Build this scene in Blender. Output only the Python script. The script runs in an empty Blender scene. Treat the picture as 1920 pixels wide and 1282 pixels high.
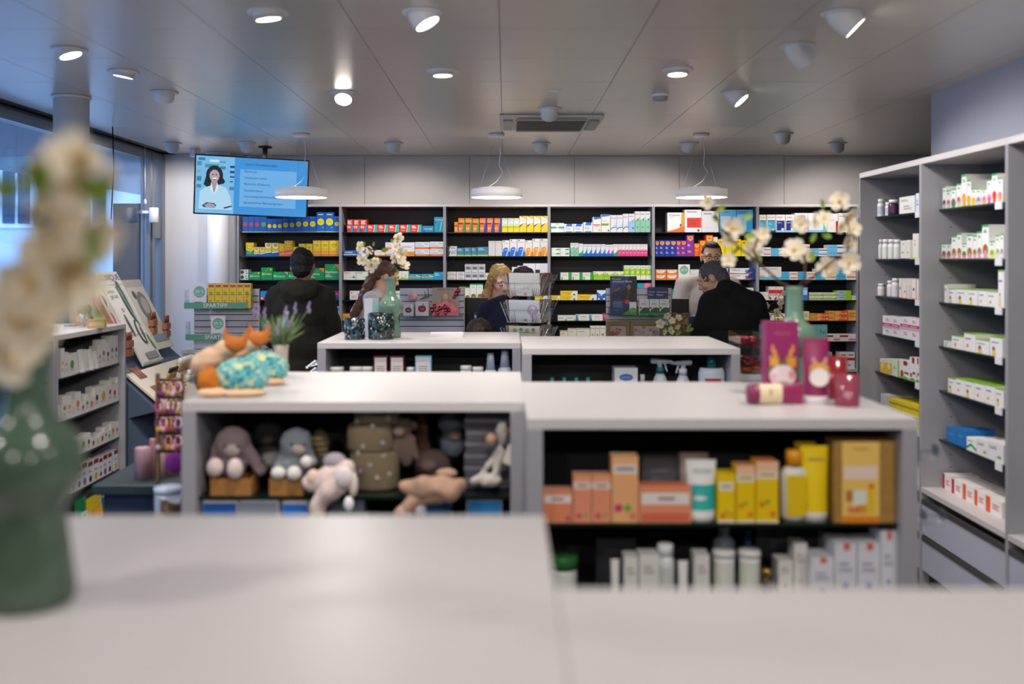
import bpy, bmesh, math, random
from mathutils import Vector, Matrix, Euler, noise
random.seed(7)
SC = bpy.context.scene
COL = SC.collection
# ---------------------------------------------------------------- camera, world, exposure
F = 1867.0; VX = 948.0; VY = 487.0; CZ = 1.65
def X(px, D): return (px - VX) * D / F
def Z(py, D): return CZ + (VY - py) * D / F
cd = bpy.data.cameras.new('camera'); cam = bpy.data.objects.new('camera', cd); COL.objects.link(cam)
cam.location = (0, 0, CZ); cam.rotation_euler = (math.pi/2, 0, 0)
cd.sensor_width = 36; cd.lens = F/1920*36
cd.shift_x = (960-VX)/1920; cd.shift_y = -(641-VY)/1920
cd.clip_start = .05; cd.clip_end = 200
cd.dof.use_dof = True; cd.dof.focus_distance = 7.8; cd.dof.aperture_fstop = 1.5
SC.camera = cam
w = bpy.data.worlds.new('world'); SC.world = w; w.use_nodes = True
bg = w.node_tree.nodes['Background']; bg.inputs[0].default_value = (.36, .6, 1.0, 1); bg.inputs[1].default_value = 2.9
SC.view_settings.view_transform = 'Standard'; SC.view_settings.look = 'None'
SC.view_settings.gamma = 1; SC.view_settings.exposure = 0.0
SC.view_settings.use_curve_mapping = False
LAMP_GAIN = 1.72      # all shop lamps
WARM = (1.0, .925, .87)
# ---------------------------------------------------------------- materials
def lin(c): return c/12.92 if c <= .04045 else ((c+.055)/1.055)**2.4
def hexc(h):
    h = h.lstrip('#')
    if len(h) == 3: h = ''.join(a*2 for a in h)
    return tuple(lin(int(h[i:i+2], 16)/255) for i in (0, 2, 4)) + (1,)
MC = {}
def mat(h, rough=.5, metal=0, emit=0, noise_s=0, noise_a=.1, bump=0, trans=0, coat=0, nm=None):
    key = (h, rough, metal, emit, noise_s, noise_a, bump, trans, coat)
    if key in MC: return MC[key]
    m = bpy.data.materials.new(nm or ('surface_' + h.lstrip('#'))); m.use_nodes = True
    nt = m.node_tree; b = nt.nodes['Principled BSDF']
    c = hexc(h)
    b.inputs['Base Color'].default_value = c; b.inputs['Roughness'].default_value = rough
    b.inputs['Metallic'].default_value = metal
    if trans: b.inputs['Transmission Weight'].default_value = trans
    if coat: b.inputs['Coat Weight'].default_value = coat
    if emit:
        b.inputs['Emission Color'].default_value = c; b.inputs['Emission Strength'].default_value = emit
        b.inputs['Base Color'].default_value = (.02, .02, .02, 1)
    if noise_s or bump:
        tc = nt.nodes.new('ShaderNodeTexCoord'); n = nt.nodes.new('ShaderNodeTexNoise')
        n.inputs['Scale'].default_value = noise_s or 50; n.inputs['Detail'].default_value = 4
        nt.links.new(tc.outputs['Object'], n.inputs['Vector'])
        if noise_s:
            mx = nt.nodes.new('ShaderNodeMix'); mx.data_type = 'RGBA'
            mx.inputs[6].default_value = tuple(v*(1-noise_a) for v in c[:3]) + (1,)
            mx.inputs[7].default_value = tuple(min(1, v*(1+noise_a)) for v in c[:3]) + (1,)
            nt.links.new(n.outputs['Fac'], mx.inputs[0]); nt.links.new(mx.outputs[2], b.inputs['Base Color'])
        if bump:
            bp = nt.nodes.new('ShaderNodeBump'); bp.inputs['Strength'].default_value = bump; bp.inputs['Distance'].default_value = .004
            nt.links.new(n.outputs['Fac'], bp.inputs['Height']); nt.links.new(bp.outputs[0], b.inputs['Normal'])
    MC[key] = m; return m
def clear(nm, tint=(.95, .985, .975), gl=.12, rough=.03):
    if nm in MC: return MC[nm]
    m = bpy.data.materials.new(nm); m.use_nodes = True; nt = m.node_tree
    for n in list(nt.nodes):
        if n.type != 'OUTPUT_MATERIAL': nt.nodes.remove(n)
    o = [n for n in nt.nodes][0]
    t = nt.nodes.new('ShaderNodeBsdfTransparent'); t.inputs[0].default_value = tint + (1,)
    g = nt.nodes.new('ShaderNodeBsdfGlossy'); g.inputs['Roughness'].default_value = rough
    lw = nt.nodes.new('ShaderNodeLayerWeight'); lw.inputs[0].default_value = .5
    fr = nt.nodes.new('ShaderNodeMath'); fr.operation = 'POWER'; fr.inputs[1].default_value = 5; nt.links.new(lw.outputs['Facing'], fr.inputs[0])
    ad = nt.nodes.new('ShaderNodeMath'); ad.operation = 'MULTIPLY_ADD'; ad.inputs[1].default_value = .8; ad.inputs[2].default_value = .03+gl*.3; ad.use_clamp = True
    mx = nt.nodes.new('ShaderNodeMixShader')
    nt.links.new(fr.outputs[0], ad.inputs[0]); nt.links.new(ad.outputs[0], mx.inputs[0])
    nt.links.new(t.outputs[0], mx.inputs[1]); nt.links.new(g.outputs[0], mx.inputs[2]); nt.links.new(mx.outputs[0], o.inputs[0])
    MC[nm] = m; return m
def pattern(nm, cols, scale, rough=.4, metal=0, feat='F1'):
    """voronoi patches in several colours"""
    if nm in MC: return MC[nm]
    m = bpy.data.materials.new(nm); m.use_nodes = True; nt = m.node_tree; b = nt.nodes['Principled BSDF']
    tc = nt.nodes.new('ShaderNodeTexCoord'); v = nt.nodes.new('ShaderNodeTexVoronoi'); v.inputs['Scale'].default_value = scale
    r = nt.nodes.new('ShaderNodeValToRGB'); r.color_ramp.interpolation = 'CONSTANT'
    sp = nt.nodes.new('ShaderNodeSeparateColor')
    nt.links.new(tc.outputs['Object'], v.inputs['Vector']); nt.links.new(v.outputs['Color'], sp.inputs[0]); nt.links.new(sp.outputs[0], r.inputs[0])
    e = r.color_ramp.elements
    while len(e) < len(cols): e.new(.5)
    for i, c in enumerate(cols): e[i].position = i/len(cols); e[i].color = hexc(c)
    nt.links.new(r.outputs[0], b.inputs['Base Color']); b.inputs['Roughness'].default_value = rough; b.inputs['Metallic'].default_value = metal
    MC[nm] = m; return m
LAM = mat('#9e9da4', .42, noise_s=260, noise_a=.035, nm='grey_laminate')
LAMTOP = mat('#c8c4c4', .38, noise_s=300, noise_a=.03, nm='pale_laminate_top')
DARKB = mat('#23252b', .55, nm='dark_back_board')
PAPER = lambda h: mat(h, .42)
GLASSD = mat('#16241f', .12, nm='dark_glass_shelf')
CHROME = mat('#c8ccd2', .18, 1, nm='chrome')
WHITEP = mat('#e9e9ea', .35, nm='white_plastic')
BLACK = mat('#0b0b0d', .35, nm='black_plastic')
ACRYL = clear('clear_acrylic')
# ---------------------------------------------------------------- mesh builder
TXT = {}
def textgeo(s):
    if s in TXT: return TXT[s]
    cu = bpy.data.curves.new('t', 'FONT'); cu.body = s; cu.resolution_u = 2; cu.fill_mode = 'FRONT'
    ob = bpy.data.objects.new('t', cu); COL.objects.link(ob)
    bpy.context.view_layer.update()
    me = bpy.data.meshes.new_from_object(ob.evaluated_get(bpy.context.evaluated_depsgraph_get()))
    vs = [(v.co.x, v.co.y) for v in me.vertices]; fs = [tuple(p.vertices) for p in me.polygons]
    bpy.data.objects.remove(ob); bpy.data.curves.remove(cu); bpy.data.meshes.remove(me)
    xs = [v[0] for v in vs] or [0]; ys = [v[1] for v in vs] or [0]
    TXT[s] = (vs, fs, min(xs), max(xs), min(ys), max(ys)); return TXT[s]
class MB:
    def __init__(s): s.v = []; s.f = []; s.m = []; s.mats = []; s.sm = []
    def mi(s, m):
        if m not in s.mats: s.mats.append(m)
        return s.mats.index(m)
    def add(s, vs, fs, m, smooth=False):
        o = len(s.v); s.v += [tuple(v) for v in vs]; i = s.mi(m)
        for f in fs: s.f.append(tuple(o+k for k in f)); s.m.append(i); s.sm.append(smooth)
        return s
    def box(s, x0, x1, y0, y1, z0, z1, m, top=None, M=None):
        vs = [(x0,y0,z0),(x1,y0,z0),(x1,y1,z0),(x0,y1,z0),(x0,y0,z1),(x1,y0,z1),(x1,y1,z1),(x0,y1,z1)]
        if M: vs = [M @ Vector(v) for v in vs]
        s.add(vs, [(0,3,2,1),(0,1,5,4),(1,2,6,5),(2,3,7,6),(3,0,4,7)], m)
        o = len(s.v)-8; s.f.append((o+4,o+5,o+6,o+7)); s.m.append(s.mi(top or m)); s.sm.append(False); return s
    def poly(s, pts, m): return s.add(pts, [tuple(range(len(pts)))], m)
    def lathe(s, prof, c, m, n=24, sx=1, sy=1, M=None, cap=True):
        vs = []; fs = []
        for r, z in prof:
            for k in range(n):
                a = 2*math.pi*k/n; p = Vector((r*math.cos(a)*sx, r*math.sin(a)*sy, z))
                if M: p = M @ p
                vs.append(p + Vector(c))
        for i in range(len(prof)-1):
            for k in range(n): fs.append((i*n+k, i*n+(k+1)%n, (i+1)*n+(k+1)%n, (i+1)*n+k))
        if cap:
            fs.append(tuple(range(n-1, -1, -1))); fs.append(tuple((len(prof)-1)*n+k for k in range(n)))
        return s.add(vs, fs, m, True)
    def ell(s, c, r, m, n=14, M=None):
        k = 8; prof = [(max(1e-4, math.sin(math.pi*i/k)), -math.cos(math.pi*i/k)) for i in range(k+1)]
        S = Matrix.Diagonal((r[0], r[1], r[2])).to_4x4()
        if M: S = M.to_4x4() @ S
        return s.lathe(prof, c, m, n, M=S, cap=False)
    def tube(s, pts, r, m, n=8, flat=1):
        pts = [Vector(p) for p in pts]; rs = r if isinstance(r, (list, tuple)) else [r]*len(pts)
        vs = []; fs = []
        for i, p in enumerate(pts):
            d = (pts[min(i+1, len(pts)-1)] - pts[max(i-1, 0)]).normalized()
            a = d.orthogonal().normalized() if abs(d.z) > .9 else d.cross(Vector((0,0,1))).normalized()
            b = d.cross(a)
            for k in range(n):
                t = 2*math.pi*k/n; vs.append(p + a*math.cos(t)*rs[i] + b*math.sin(t)*rs[i]*flat)
        for i in range(len(pts)-1):
            for k in range(n): fs.append((i*n+k, i*n+(k+1)%n, (i+1)*n+(k+1)%n, (i+1)*n+k))
        fs.append(tuple(range(n-1, -1, -1))); fs.append(tuple((len(pts)-1)*n+k for k in range(n)))
        return s.add(vs, fs, m, True)
    def text(s, t, x0, x1, z0, z1, y, m, align='c'):
        vs, fs, a, b, c, d = textgeo(t)
        if not vs: return s
        k = min((x1-x0)/(b-a), (z1-z0)/(d-c)); ww = (b-a)*k
        ox = x0 if align == 'l' else (x0+x1-ww)/2; oz = (z0+z1-(d-c)*k)/2
        return s.add([(ox+(vx-a)*k, y, oz+(vy-c)*k) for vx, vy in vs], fs, m)
    def mesh(s, name):
        me = bpy.data.meshes.new(name); me.from_pydata(s.v, [], s.f)
        for m in s.mats: me.materials.append(m)
        me.polygons.foreach_set('material_index', s.m); me.polygons.foreach_set('use_smooth', s.sm); me.update(); return me
    def build(s, name, parent=None, loc=None, rot=None, bevel=0):
        o = bpy.data.objects.new(name, s.mesh(name)); COL.objects.link(o)
        if parent: o.parent = parent
        if loc is not None: o.location = loc
        if rot is not None: o.rotation_euler = rot
        if bevel:
            b = o.modifiers.new('b', 'BEVEL'); b.width = bevel; b.segments = 2; b.limit_method = 'ANGLE'
        return o
def tag(o, label, cat, group=None, kind=None):
    o['label'] = label; o['category'] = cat
    if group: o['group'] = group
    if kind: o['kind'] = kind
    return o
def thing(name, label, cat, loc=(0,0,0), rz=0, group=None):
    o = bpy.data.objects.new(name, None); COL.objects.link(o); o.empty_display_size = .05
    o.location = loc; o.rotation_euler = (0, 0, rz); return tag(o, label, cat, group)
def struct(o, label=None):
    o['kind'] = 'structure'
    if label: o['label'] = label
    return o
def bx(name, x0, x1, y0, y1, z0, z1, m, parent=None, bevel=0, top=None):
    return MB().box(x0, x1, y0, y1, z0, z1, m, top).build(name, parent, bevel=bevel)
def solid(name, prims, m, voxel=.006, parent=None, smooth=3, disp=0, dscale=40, cut=None, loc=None, rot=None, M=None):
    """union of ellipsoids / tubes remeshed to one surface"""
    b = MB()
    for p in prims:
        if p[0] == 's': b.ell(p[1], p[2] if isinstance(p[2], tuple) else (p[2],)*3, m, 16, p[3] if len(p) > 3 else None)
        elif p[0] == 'c':
            a, c = Vector(p[1]), Vector(p[2]); b.tube([a, c], [p[3], p[4]], m, 14); b.ell(a, (p[3],)*3, m); b.ell(c, (p[4],)*3, m)
        elif p[0] == 'e':      # stack of elliptic rings  [(x,y,z,rx,ry)...]
            vs = []; fs = []; n = 20
            for (x, y, z, rx, ry) in p[1]:
                for k in range(n):
                    a = 2*math.pi*k/n; vs.append((x+rx*math.cos(a), y+ry*math.sin(a), z))
            for i in range(len(p[1])-1):
                for k in range(n): fs.append((i*n+k, i*n+(k+1)%n, (i+1)*n+(k+1)%n, (i+1)*n+k))
            fs.append(tuple(range(n-1, -1, -1))); fs.append(tuple((len(p[1])-1)*n+k for k in range(n)))
            b.add(vs, fs, m)
        elif p[0] == 'b': b.box(*p[1:7], m)
    if M: b.v = [tuple(M @ Vector(v)) for v in b.v]
    me = b.mesh(name); ob = bpy.data.objects.new('tmp', me); COL.objects.link(ob)
    r = ob.modifiers.new('r', 'REMESH'); r.mode = 'VOXEL'; r.voxel_size = voxel; r.use_smooth_shade = True
    if smooth: sm = ob.modifiers.new('s', 'SMOOTH'); sm.iterations = smooth; sm.factor = .5
    bpy.context.view_layer.update()
    m2 = bpy.data.meshes.new_from_object(ob.evaluated_get(bpy.context.evaluated_depsgraph_get()))
    bpy.data.objects.remove(ob); bpy.data.meshes.remove(me)
    m2.name = name; m2.materials.clear(); m2.materials.append(m)
    if disp:
        ns = [v.normal.copy() for v in m2.vertices]
        for v, nn in zip(m2.vertices, ns): v.co += nn*disp*noise.noise(v.co*dscale)
    if cut:
        bm = bmesh.new(); bm.from_mesh(m2); bmesh.ops.delete(bm, geom=[v for v in bm.verts if cut(v.co)], context='VERTS'); bm.to_mesh(m2); bm.free()
    m2.polygons.foreach_set('use_smooth', [True]*len(m2.polygons))
    o = bpy.data.objects.new(name, m2); COL.objects.link(o)
    if parent: o.parent = parent
    if loc is not None: o.location = loc
    if rot is not None: o.rotation_euler = rot
    return o
ORD = ['first','second','third','fourth','fifth','sixth','seventh','eighth','ninth','tenth','eleventh','twelfth','thirteenth','fourteenth']
# ---------------------------------------------------------------- room shell
XL, XR, DB, HC = -3.28, 2.564, 9.57, CZ+1.0
WALL = mat('#c0bbb8', .6, noise_s=30, noise_a=.02, nm='wall_paint'); WALLW = mat('#d8d9de', .6, nm='white_wall_paint')
FLOOR = mat('#4a4c52', .35, noise_s=9, noise_a=.3, nm='dark_grey_floor')
CEIL = mat('#dad3cb', .3, .4, noise_s=3, noise_a=.02, nm='satin_metal_ceiling')
GRID = mat('#5a5856', .6, nm='ceiling_joint')
struct(bx('floor', -3.4, 6, -3.2, 9.8, -.1, 0, FLOOR))
cl = struct(bx('ceiling', -3.4, 6, -3.2, 9.8, HC+.012, HC+.1, GRID))
tm = {}
def tile(x0, x1, y0, y1):
    k = (round(x1-x0, 3), round(y1-y0, 3))
    if k not in tm: tm[k] = MB().box(0, x1-x0, 0, y1-y0, 0, .012, CEIL).mesh('ceiling_tile')
    o = bpy.data.objects.new('ceiling_tile', tm[k]); COL.objects.link(o); o.parent = cl; o.location = (x0, y0, HC)
for i in range(-5, 10):
    for j in range(-11, 9):
        x0, x1 = -.026+.62*i+.0015, -.026+.62*(i+1)-.0015; y0, y1 = 4.31+.64*j+.0015, 4.31+.64*(j+1)-.0015
        x0 = max(x0, XL); y1 = min(y1, DB)
        if x1-x0 > .05 and y1-y0 > .05: tile(x0, x1, y0, y1)
wb = struct(bx('wall_back', -3.4, 6, DB+.01, 9.8, 0, HC+.012, mat('#6a6664', .6)))
for k in range(-2, 9):
    a, b = X(684+196.5*(k-1), DB)+.002, X(684+196.5*k, DB)-.002
    a = max(a, XL+.3); b = min(b, 5.9)
    if b > a: bx('wall_panel', a, b, DB-.004, DB+.01, .3, HC-.003, WALL, wb)
struct(bx('wall_right', XR, XR+.2, -3.2, 6.0, 0, HC, mat('#a9aebd', .6, nm='right_wall_paint')))
struct(bx('wall_right_far', 5.9, 6.0, 6.0, 9.8, 0, HC, WALL))
struct(bx('wall_partition', XR+.2, 6, 5.8, 6.0, 0, HC, WALL))
struct(bx('wall_rear', -3.4, 2.7, -3.2, -3.0, 0, HC, WALL))
# back-left white wall return next to the window front
struct(bx('wall_return', XL-.1, X(447, 9.25)-.03, 9.42, DB, 0, HC-.002, WALLW))
def column(label, x, D, r):
    t = thing('round_column', label, 'column', (x, D, 0))
    MB().lathe([(r, 0), (r, HC-.012)], (0,0,0), mat('#dde0e8', .5), 32).build('shaft', t)
    MB().lathe([(r+.012, HC-.014), (r+.012, HC-.002)], (0,0,0), WHITEP, 32).build('collar', t)
column('thick white round column reaching the ceiling by the window front', X(134, 6.1), 6.1, .103)
column('slim white round column beside the back shelves under the screen', X(409, 9.3), 9.3, .1)
# window front along the left side
FR = mat('#8f9299', .35, .6, nm='window_frame_metal'); GL = clear('window_glass', (.93, .97, 1.0), .05)
mull = [2.0, 4.1, 5.75, 7.35, 9.08]
for i in range(len(mull)-1):
    a, b = mull[i], mull[i+1]
    wn = struct(thing('window_%d' % (i+1), '', '', (XL, 0, 0)))
    del wn['label']; del wn['category']
    for nm, c in (('window_frame', (-.03, .05, a, a+.05, .25, HC-.02)), ('window_frame', (-.03, .05, b-.05, b, .25, HC-.02)),
                  ('window_frame', (-.03, .05, a+.05, b-.05, HC-.09, HC-.02)), ('window_sill', (-.05, .12, a, b, .2, .25))):
        bx(nm, *c, FR, wn)
    bx('pane', -.004, .004, a+.05, b-.05, .25, HC-.09, GL, wn)
wl = struct(bx('wall_left', XL-.06, XL+.0, -3.2, 9.08, 0, .2, WALLW))
bx('wall_panel', XL-.06, XL, -3.2, 2.0, .2, HC-.002, WALLW, wl)
# glazed door pair by the back wall
dn = struct(thing('door_1', '', '', (XL, 0, 0))); del dn['label']; del dn['category']
for c in ((-.03, .06, 9.08, 9.14, 0, HC-.02), (-.03, .06, 9.34, 9.42, 0, HC-.02), (-.03, .06, 9.14, 9.34, HC-.08, HC-.02), (-.03, .05, 9.14, 9.34, 1.85, 2.05)):
    bx('door_frame', *c, FR, dn)
bx('pane', -.004, .004, 9.14, 9.34, 0, HC-.08, GL, dn)
struct(bx('trim_1', XL-.05, XL+.05, 2.0, 9.42, HC-.02, HC-.003, mat('#4c5058', .4)))
# outside: street floor, soffit, neighbouring wall and the pale house over the street
struct(bx('ground', -40, XL-.06, -20, 60, -.2, -.1, mat('#8d93a0', .8, noise_s=2, noise_a=.1)))
struct(bx('soffit', -5.3, XL-.1, -4, 40, HC-.06, HC+.1, mat('#9fa6b3', .6, noise_s=4, noise_a=.05)))
tag(bx('outside_wall', -4.18, -3.5, 10.6, 11.0, -.1, 2.25, mat('#26272e', .7, noise_s=20, noise_a=.1)), 'dark grey wall outside the glass beyond the makeup stand', 'wall')
hs = thing('pale_house', 'pale apartment house with tall windows across the street', 'building', (-13, 22, -.1))
hm = mat('#dfe8f4', .8, noise_s=5, noise_a=.05)
bx('facade', -5, 5.2, 0, 6, 0, 9, hm, hs)
for fx in (-3.1, -1.45, .2, 1.85, 3.5):
    for fz in (-.35, 2.45, 5.3):
        wf = bx('window', fx, fx+.75, -.06, 0, fz, fz+1.35, mat('#f2f6fb', .5), hs)
        bx('pane', fx+.07, fx+.34, -.08, -.061, fz+.1, fz+1.25, mat('#39597a', .2), wf)
        bx('pane', fx+.41, fx+.68, -.08, -.061, fz+.1, fz+1.25, mat('#39597a', .2), wf)
h2 = thing('low_pavilion', 'long low pale blue building seen through the left window', 'building', (-9, 14.5, -.1))
bx('facade', -6, 3.9, 0, 4, 0, .95, mat('#cfdcf0', .8), h2); bx('roof', -6.2, 4.1, -.2, 4.2, .95, 1.05, mat('#eef3fa', .6), h2)
for k in range(7): bx('window', -5.4+k*1.3, -4.6+k*1.3, -.03, 0, .25, .75, mat('#54718f', .2), h2)
# ---------------------------------------------------------------- lamps
GLOW = mat('#fff6ea', emit=14.0, nm='lit_lens'); HOUS = mat('#dcdde0', .4, nm='white_lamp_housing')
def spot(parent, loc, aim, e, size=1.6, blend=.6, r=.05):
    l = bpy.data.lights.new('spot', 'SPOT'); l.energy = e*LAMP_GAIN; l.color = WARM; l.spot_size = size; l.spot_blend = blend; l.shadow_soft_size = r
    o = bpy.data.objects.new('spot', l); COL.objects.link(o); o.parent = parent; o.location = loc
    o.rotation_euler = Vector(aim).to_track_quat('-Z', 'Y').to_euler(); return o
def downlight(px, py, aim, lit, lab, e=26, size=1.7, drop=.045, xy=None):
    if xy: x, D = xy
    else: D = 1.0*F/(VY-py); x = X(px, D)
    t = thing('ceiling_spotlight', lab, 'ceiling lamp', (x, D, HC), 0, 'round swivel spotlights in the ceiling')
    MB().lathe([(.082, -.001), (.082, -.007), (.062, -.009)], (0,0,0), HOUS, 28).build('ring', t)
    a = Vector(aim).normalized(); q = a.to_track_quat('-Z', 'Y').to_matrix().to_4x4()
    b = MB(); prof = [(.05, -drop), (.056, -drop+.012), (.058, -.01), (.055, .02), (.04, .045)]
    b.lathe(prof, (0,0,-.012), HOUS, 24, M=q, cap=False); b.build('housing', t)
    MB().lathe([(.0001, -drop+.004), (.049, -drop+.004)], (0,0,-.012), GLOW if lit else mat('#b9b4ac', .3), 24, M=q, cap=False).build('lens', t)
    spot(t, tuple(Vector((0,0,-.012)) + a*(drop+.012)), aim, e, size)
    return t
downlight(130, 92, (.35, .02, -1), 1, 'tilted lit spotlight next to the round column, front left of ceiling', 30, drop=.022)
downlight(232, 134, (-.2, .05, -1), 1, 'lit spotlight right behind the round column', drop=.018)
downlight(308, 172, (-.1, .5, -1), 0, 'unlit spotlight given an added light, third from left by the column', 18)  # lens is dark, but a light is added inside this fixture as well
downlight(502, 22, (.14, .1, -1), 1, 'lit spotlight at the top edge, left of centre', 30, drop=.02)
downlight(645, 173, (0, -.75, -1), 1, 'bright round spotlight aimed at the viewer, above the screen side', 30)
downlight(792, 22, (.55, -.1, -1), 1, 'lit swivelled spotlight at the top edge near the centre', 30)
downlight(830, 132, (.03, .0, -1), 1, 'flat lit spotlight left of the centre ceiling seam', 26, drop=.018)
downlight(1270, 130, (0, -.05, -1), 1, 'flat lit spotlight left of the smoke detector side, right half', 26, drop=.018)
downlight(1578, 24, (1.0, -.2, -1), 1, 'large lit spotlight turned to the right wall shelves', 24, drop=.075)
downlight(1495, 85, (.95, .35, -1), 0, 'white cone spotlight turned away towards the right shelves', 22, drop=.085)
downlight(1378, 172, (.8, -.35, -1), 1, 'lit swivelled spotlight right of the smoke detector', 20, drop=.06)
for px, py, ax, lab in ((323, 268, -.2, 'spotlight above the window end of the back wall'), (462, 267, .1, 'spotlight right above the hanging screen pole'),
                     (738, 268, 0, 'spotlight between the left and middle pendant lamps'), (1015, 268, .05, 'spotlight right of the middle pendant lamp near the wall'),
                     (1030, 203, 0, 'spotlight hanging in front of the air conditioner cassette'), (1292, 268, -.3, 'spotlight left of the right pendant lamp cord'),
                     (1468, 250, .2, 'spotlight right of the right pendant lamp'), (1570, 268, .3, 'last spotlight on the right before the grey wall corner')):
    downlight(px, py, (ax, .8, -1), 0, lab, 21, 1.9, drop=.06)
k = 0
for x, D in ((-1.9, 2.6), (-.4, 2.4), (1.2, 2.5), (-1.7, .7), (.1, .9), (1.6, .5), (-.8, -1.2), (1.0, -1.3)):  # added lamps out of view, brightening counter tops and shelf fronts
    downlight(0, 0, (-.1*x, .75, -1), 1, '%s added unseen spotlight in the ceiling above the front counter' % ORD[k], 30, 2.2, xy=(x, D)); k += 1
DRUM = mat('#efedf0', .4, nm='pendant_acrylic_ring').copy(); DRUM.node_tree.nodes['Principled BSDF'].inputs['Emission Color'].default_value = hexc('#fff2e4'); DRUM.node_tree.nodes['Principled BSDF'].inputs['Emission Strength'].default_value = .22  # faint emission added to the drum so its side looks lit
def pendant(px, lab):
    D = 7.9; x = X(px, D); t = thing('pendant_lamp', lab, 'pendant lamp', (x, D, 0), 0, 'flat round pendant lamps above the service counters')
    zc = Z(362, D); R = .205
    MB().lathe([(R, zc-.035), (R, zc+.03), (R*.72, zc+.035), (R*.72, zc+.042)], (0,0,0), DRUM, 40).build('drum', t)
    MB().lathe([(.0001, zc-.0352), (R-.006, zc-.0352)], (0,0,0), mat('#fff4e6', emit=12, nm='pendant_diffuser'), 40, cap=False).build('diffuser', t)
    MB().lathe([(.0001, zc+.0425), (R*.7, zc+.0425)], (0,0,0), mat('#fff4e6', emit=2.2, nm='pendant_uplight'), 40, cap=False).build('uplight', t)
    MB().lathe([(.065, HC-.002), (.065, HC-.026)], (0,0,0), HOUS, 28).build('canopy', t)
    for k in range(3):
        a = 2*math.pi*k/3+.5; MB().tube([(.01*math.cos(a), .01*math.sin(a), HC-.026), (R*.8*math.cos(a), R*.8*math.sin(a), zc+.03)], .0009, mat('#b8b8bc', .3, .8), 5).build('wire', t)
    pts = [(.02, 0, HC-.03), (.03, .02, HC-.15), (.02, .01, HC-.25), (.05, -.02, HC-.31), (0, -.02, HC-.38), (-.06, 0, HC-.42), (-.07, 0, zc+.04)]
    MB().tube(pts, .0028, mat('#dcdce0', .5), 6).build('cable', t)
pendant(565, 'left flat round pendant lamp in front of the screen'); pendant(931, 'middle flat round pendant lamp'); pendant(1315, 'right flat round pendant lamp')
# air conditioner cassette, detector, speaker
t = thing('air_conditioner', 'square air conditioner cassette in the ceiling', 'air conditioner', (X(1031, 7.2), 7.2, HC))
ACM = mat('#cfcbc7', .4)
MB().box(-.36, .36, -.36, .36, -.022, -.001, ACM).build('panel', t, bevel=.006)
for a in range(4):
    M = Matrix.Rotation(a*math.pi/2, 4, 'Z'); MB().box(-.24, .24, -.335, -.27, -.034, -.0225, mat('#8d8984', .4), M=M).build('louver', t)
g = MB().box(-.25, .25, -.25, .25, -.0285, -.0225, mat('#a9a5a0', .4))
for k in range(11): g.box(-.24, .24, -.24+k*.046, -.225+k*.046, -.033, -.0286, mat('#6f6b67', .5))
g.build('grille', t)
t = thing('smoke_detector', 'small round smoke detector on the ceiling', 'smoke detector', (X(1238, 6.0), 6.0, HC))
MB().lathe([(.052, -.001), (.052, -.016), (.046, -.018)], (0,0,0), WHITEP, 24).build('base', t)
MB().lathe([(.046, -.0185), (.042, -.04), (.0001, -.044)], (0,0,0), mat('#a0a0a4', .5), 24, cap=False).build('grille', t)
tag(MB().lathe([(.045, -.001), (.04, -.008), (.0001, -.009)], (X(1040, 5.9), 5.9, HC), WHITEP, 20, cap=False).build('ceiling_disc'), 'small flat white disc on the ceiling before the air conditioner', 'sensor')
t = thing('wall_speaker', 'small white speaker box hanging left of the screen', 'speaker', (X(366, 9.0), 9.0, Z(283, 9.0)))
MB().box(-.028, .028, -.04, .04, -.055, .05, WHITEP).build('cabinet', t, rot=(0, 0, -.4), bevel=.004)
MB().tube([(0, 0, .05), (0, .0, .15)], .008, HOUS, 8).build('bracket', t)
t = thing('white_cup_sensor', 'white cylinder on the door frame by the back wall', 'sensor', (XL+.1, 9.0, Z(402, 9.0)))
MB().lathe([(.038, -.075), (.042, -.07), (.042, .055), (.036, .062)], (0,0,0), WHITEP, 24).build('cylinder', t)
MB().box(-.1, -.04, -.012, .012, .01, .035, WHITEP).build('bracket', t)
MB().tube([(X(211, 7.4), 7.4, HC-.01), (X(211, 7.4)+.01, 7.4, HC-.3), (X(211, 7.4)-.01, 7.4, HC-.7)], .005, BLACK, 6).build('hanging_cord', bpy.data.objects['trim_1'])
MB().tube([(X(272, 8.7), 8.7, HC-.01), (X(272, 8.7), 8.7, Z(375, 8.7))], .003, WHITEP, 6).build('blind_chain', bpy.data.objects['trim_1'])
MB().ell((X(272, 8.7), 8.7, Z(379, 8.7)), (.012, .012, .03), WHITEP).build('chain_knot', bpy.data.objects['trim_1'])
# ---------------------------------------------------------------- television
Dt = 8.55
tv = thing('wall_screen', 'hanging flat screen showing a woman in white and blue service list', 'screen', (X(472.5, Dt), Dt, Z(350, Dt)))
tv.rotation_euler = (-.0, .035, .0)
s = F/Dt; TW, TH = 104/s, 55.5/s
hd = bpy.data.objects.new('display', MB().box(-TW, TW, .0, .05, -TH, TH, BLACK).mesh('display')); COL.objects.link(hd); hd.parent = tv
hd.rotation_euler = (.10, 0, .25)
S = MB(); y = -.0012
def E(h, e=.9): return mat(h, emit=e)
def R(x0, z0, x1, z1, h, yy=y, e=.9): S.poly([(x0, yy, z0), (x1, yy, z0), (x1, yy, z1), (x0, yy, z1)], E(h, e))
w_, h_ = TW-.012, TH-.012
R(-w_, -h_, w_, h_, '#3f97e0')
U = lambda u: -w_+2*w_*u
V = lambda v: h_-2*h_*v
def Q(u0, v0, u1, v1, h, l=1, e=.9): R(U(u0), V(v1), U(u1), V(v0), h, y-.0004*l, e)
Q(0, 0, .34, 1, '#7cc0f0'); Q(.02, .03, .08, .08, '#3c88ad', 2); Q(.39, .2, .9, .86, '#6fb4ee')
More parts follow.
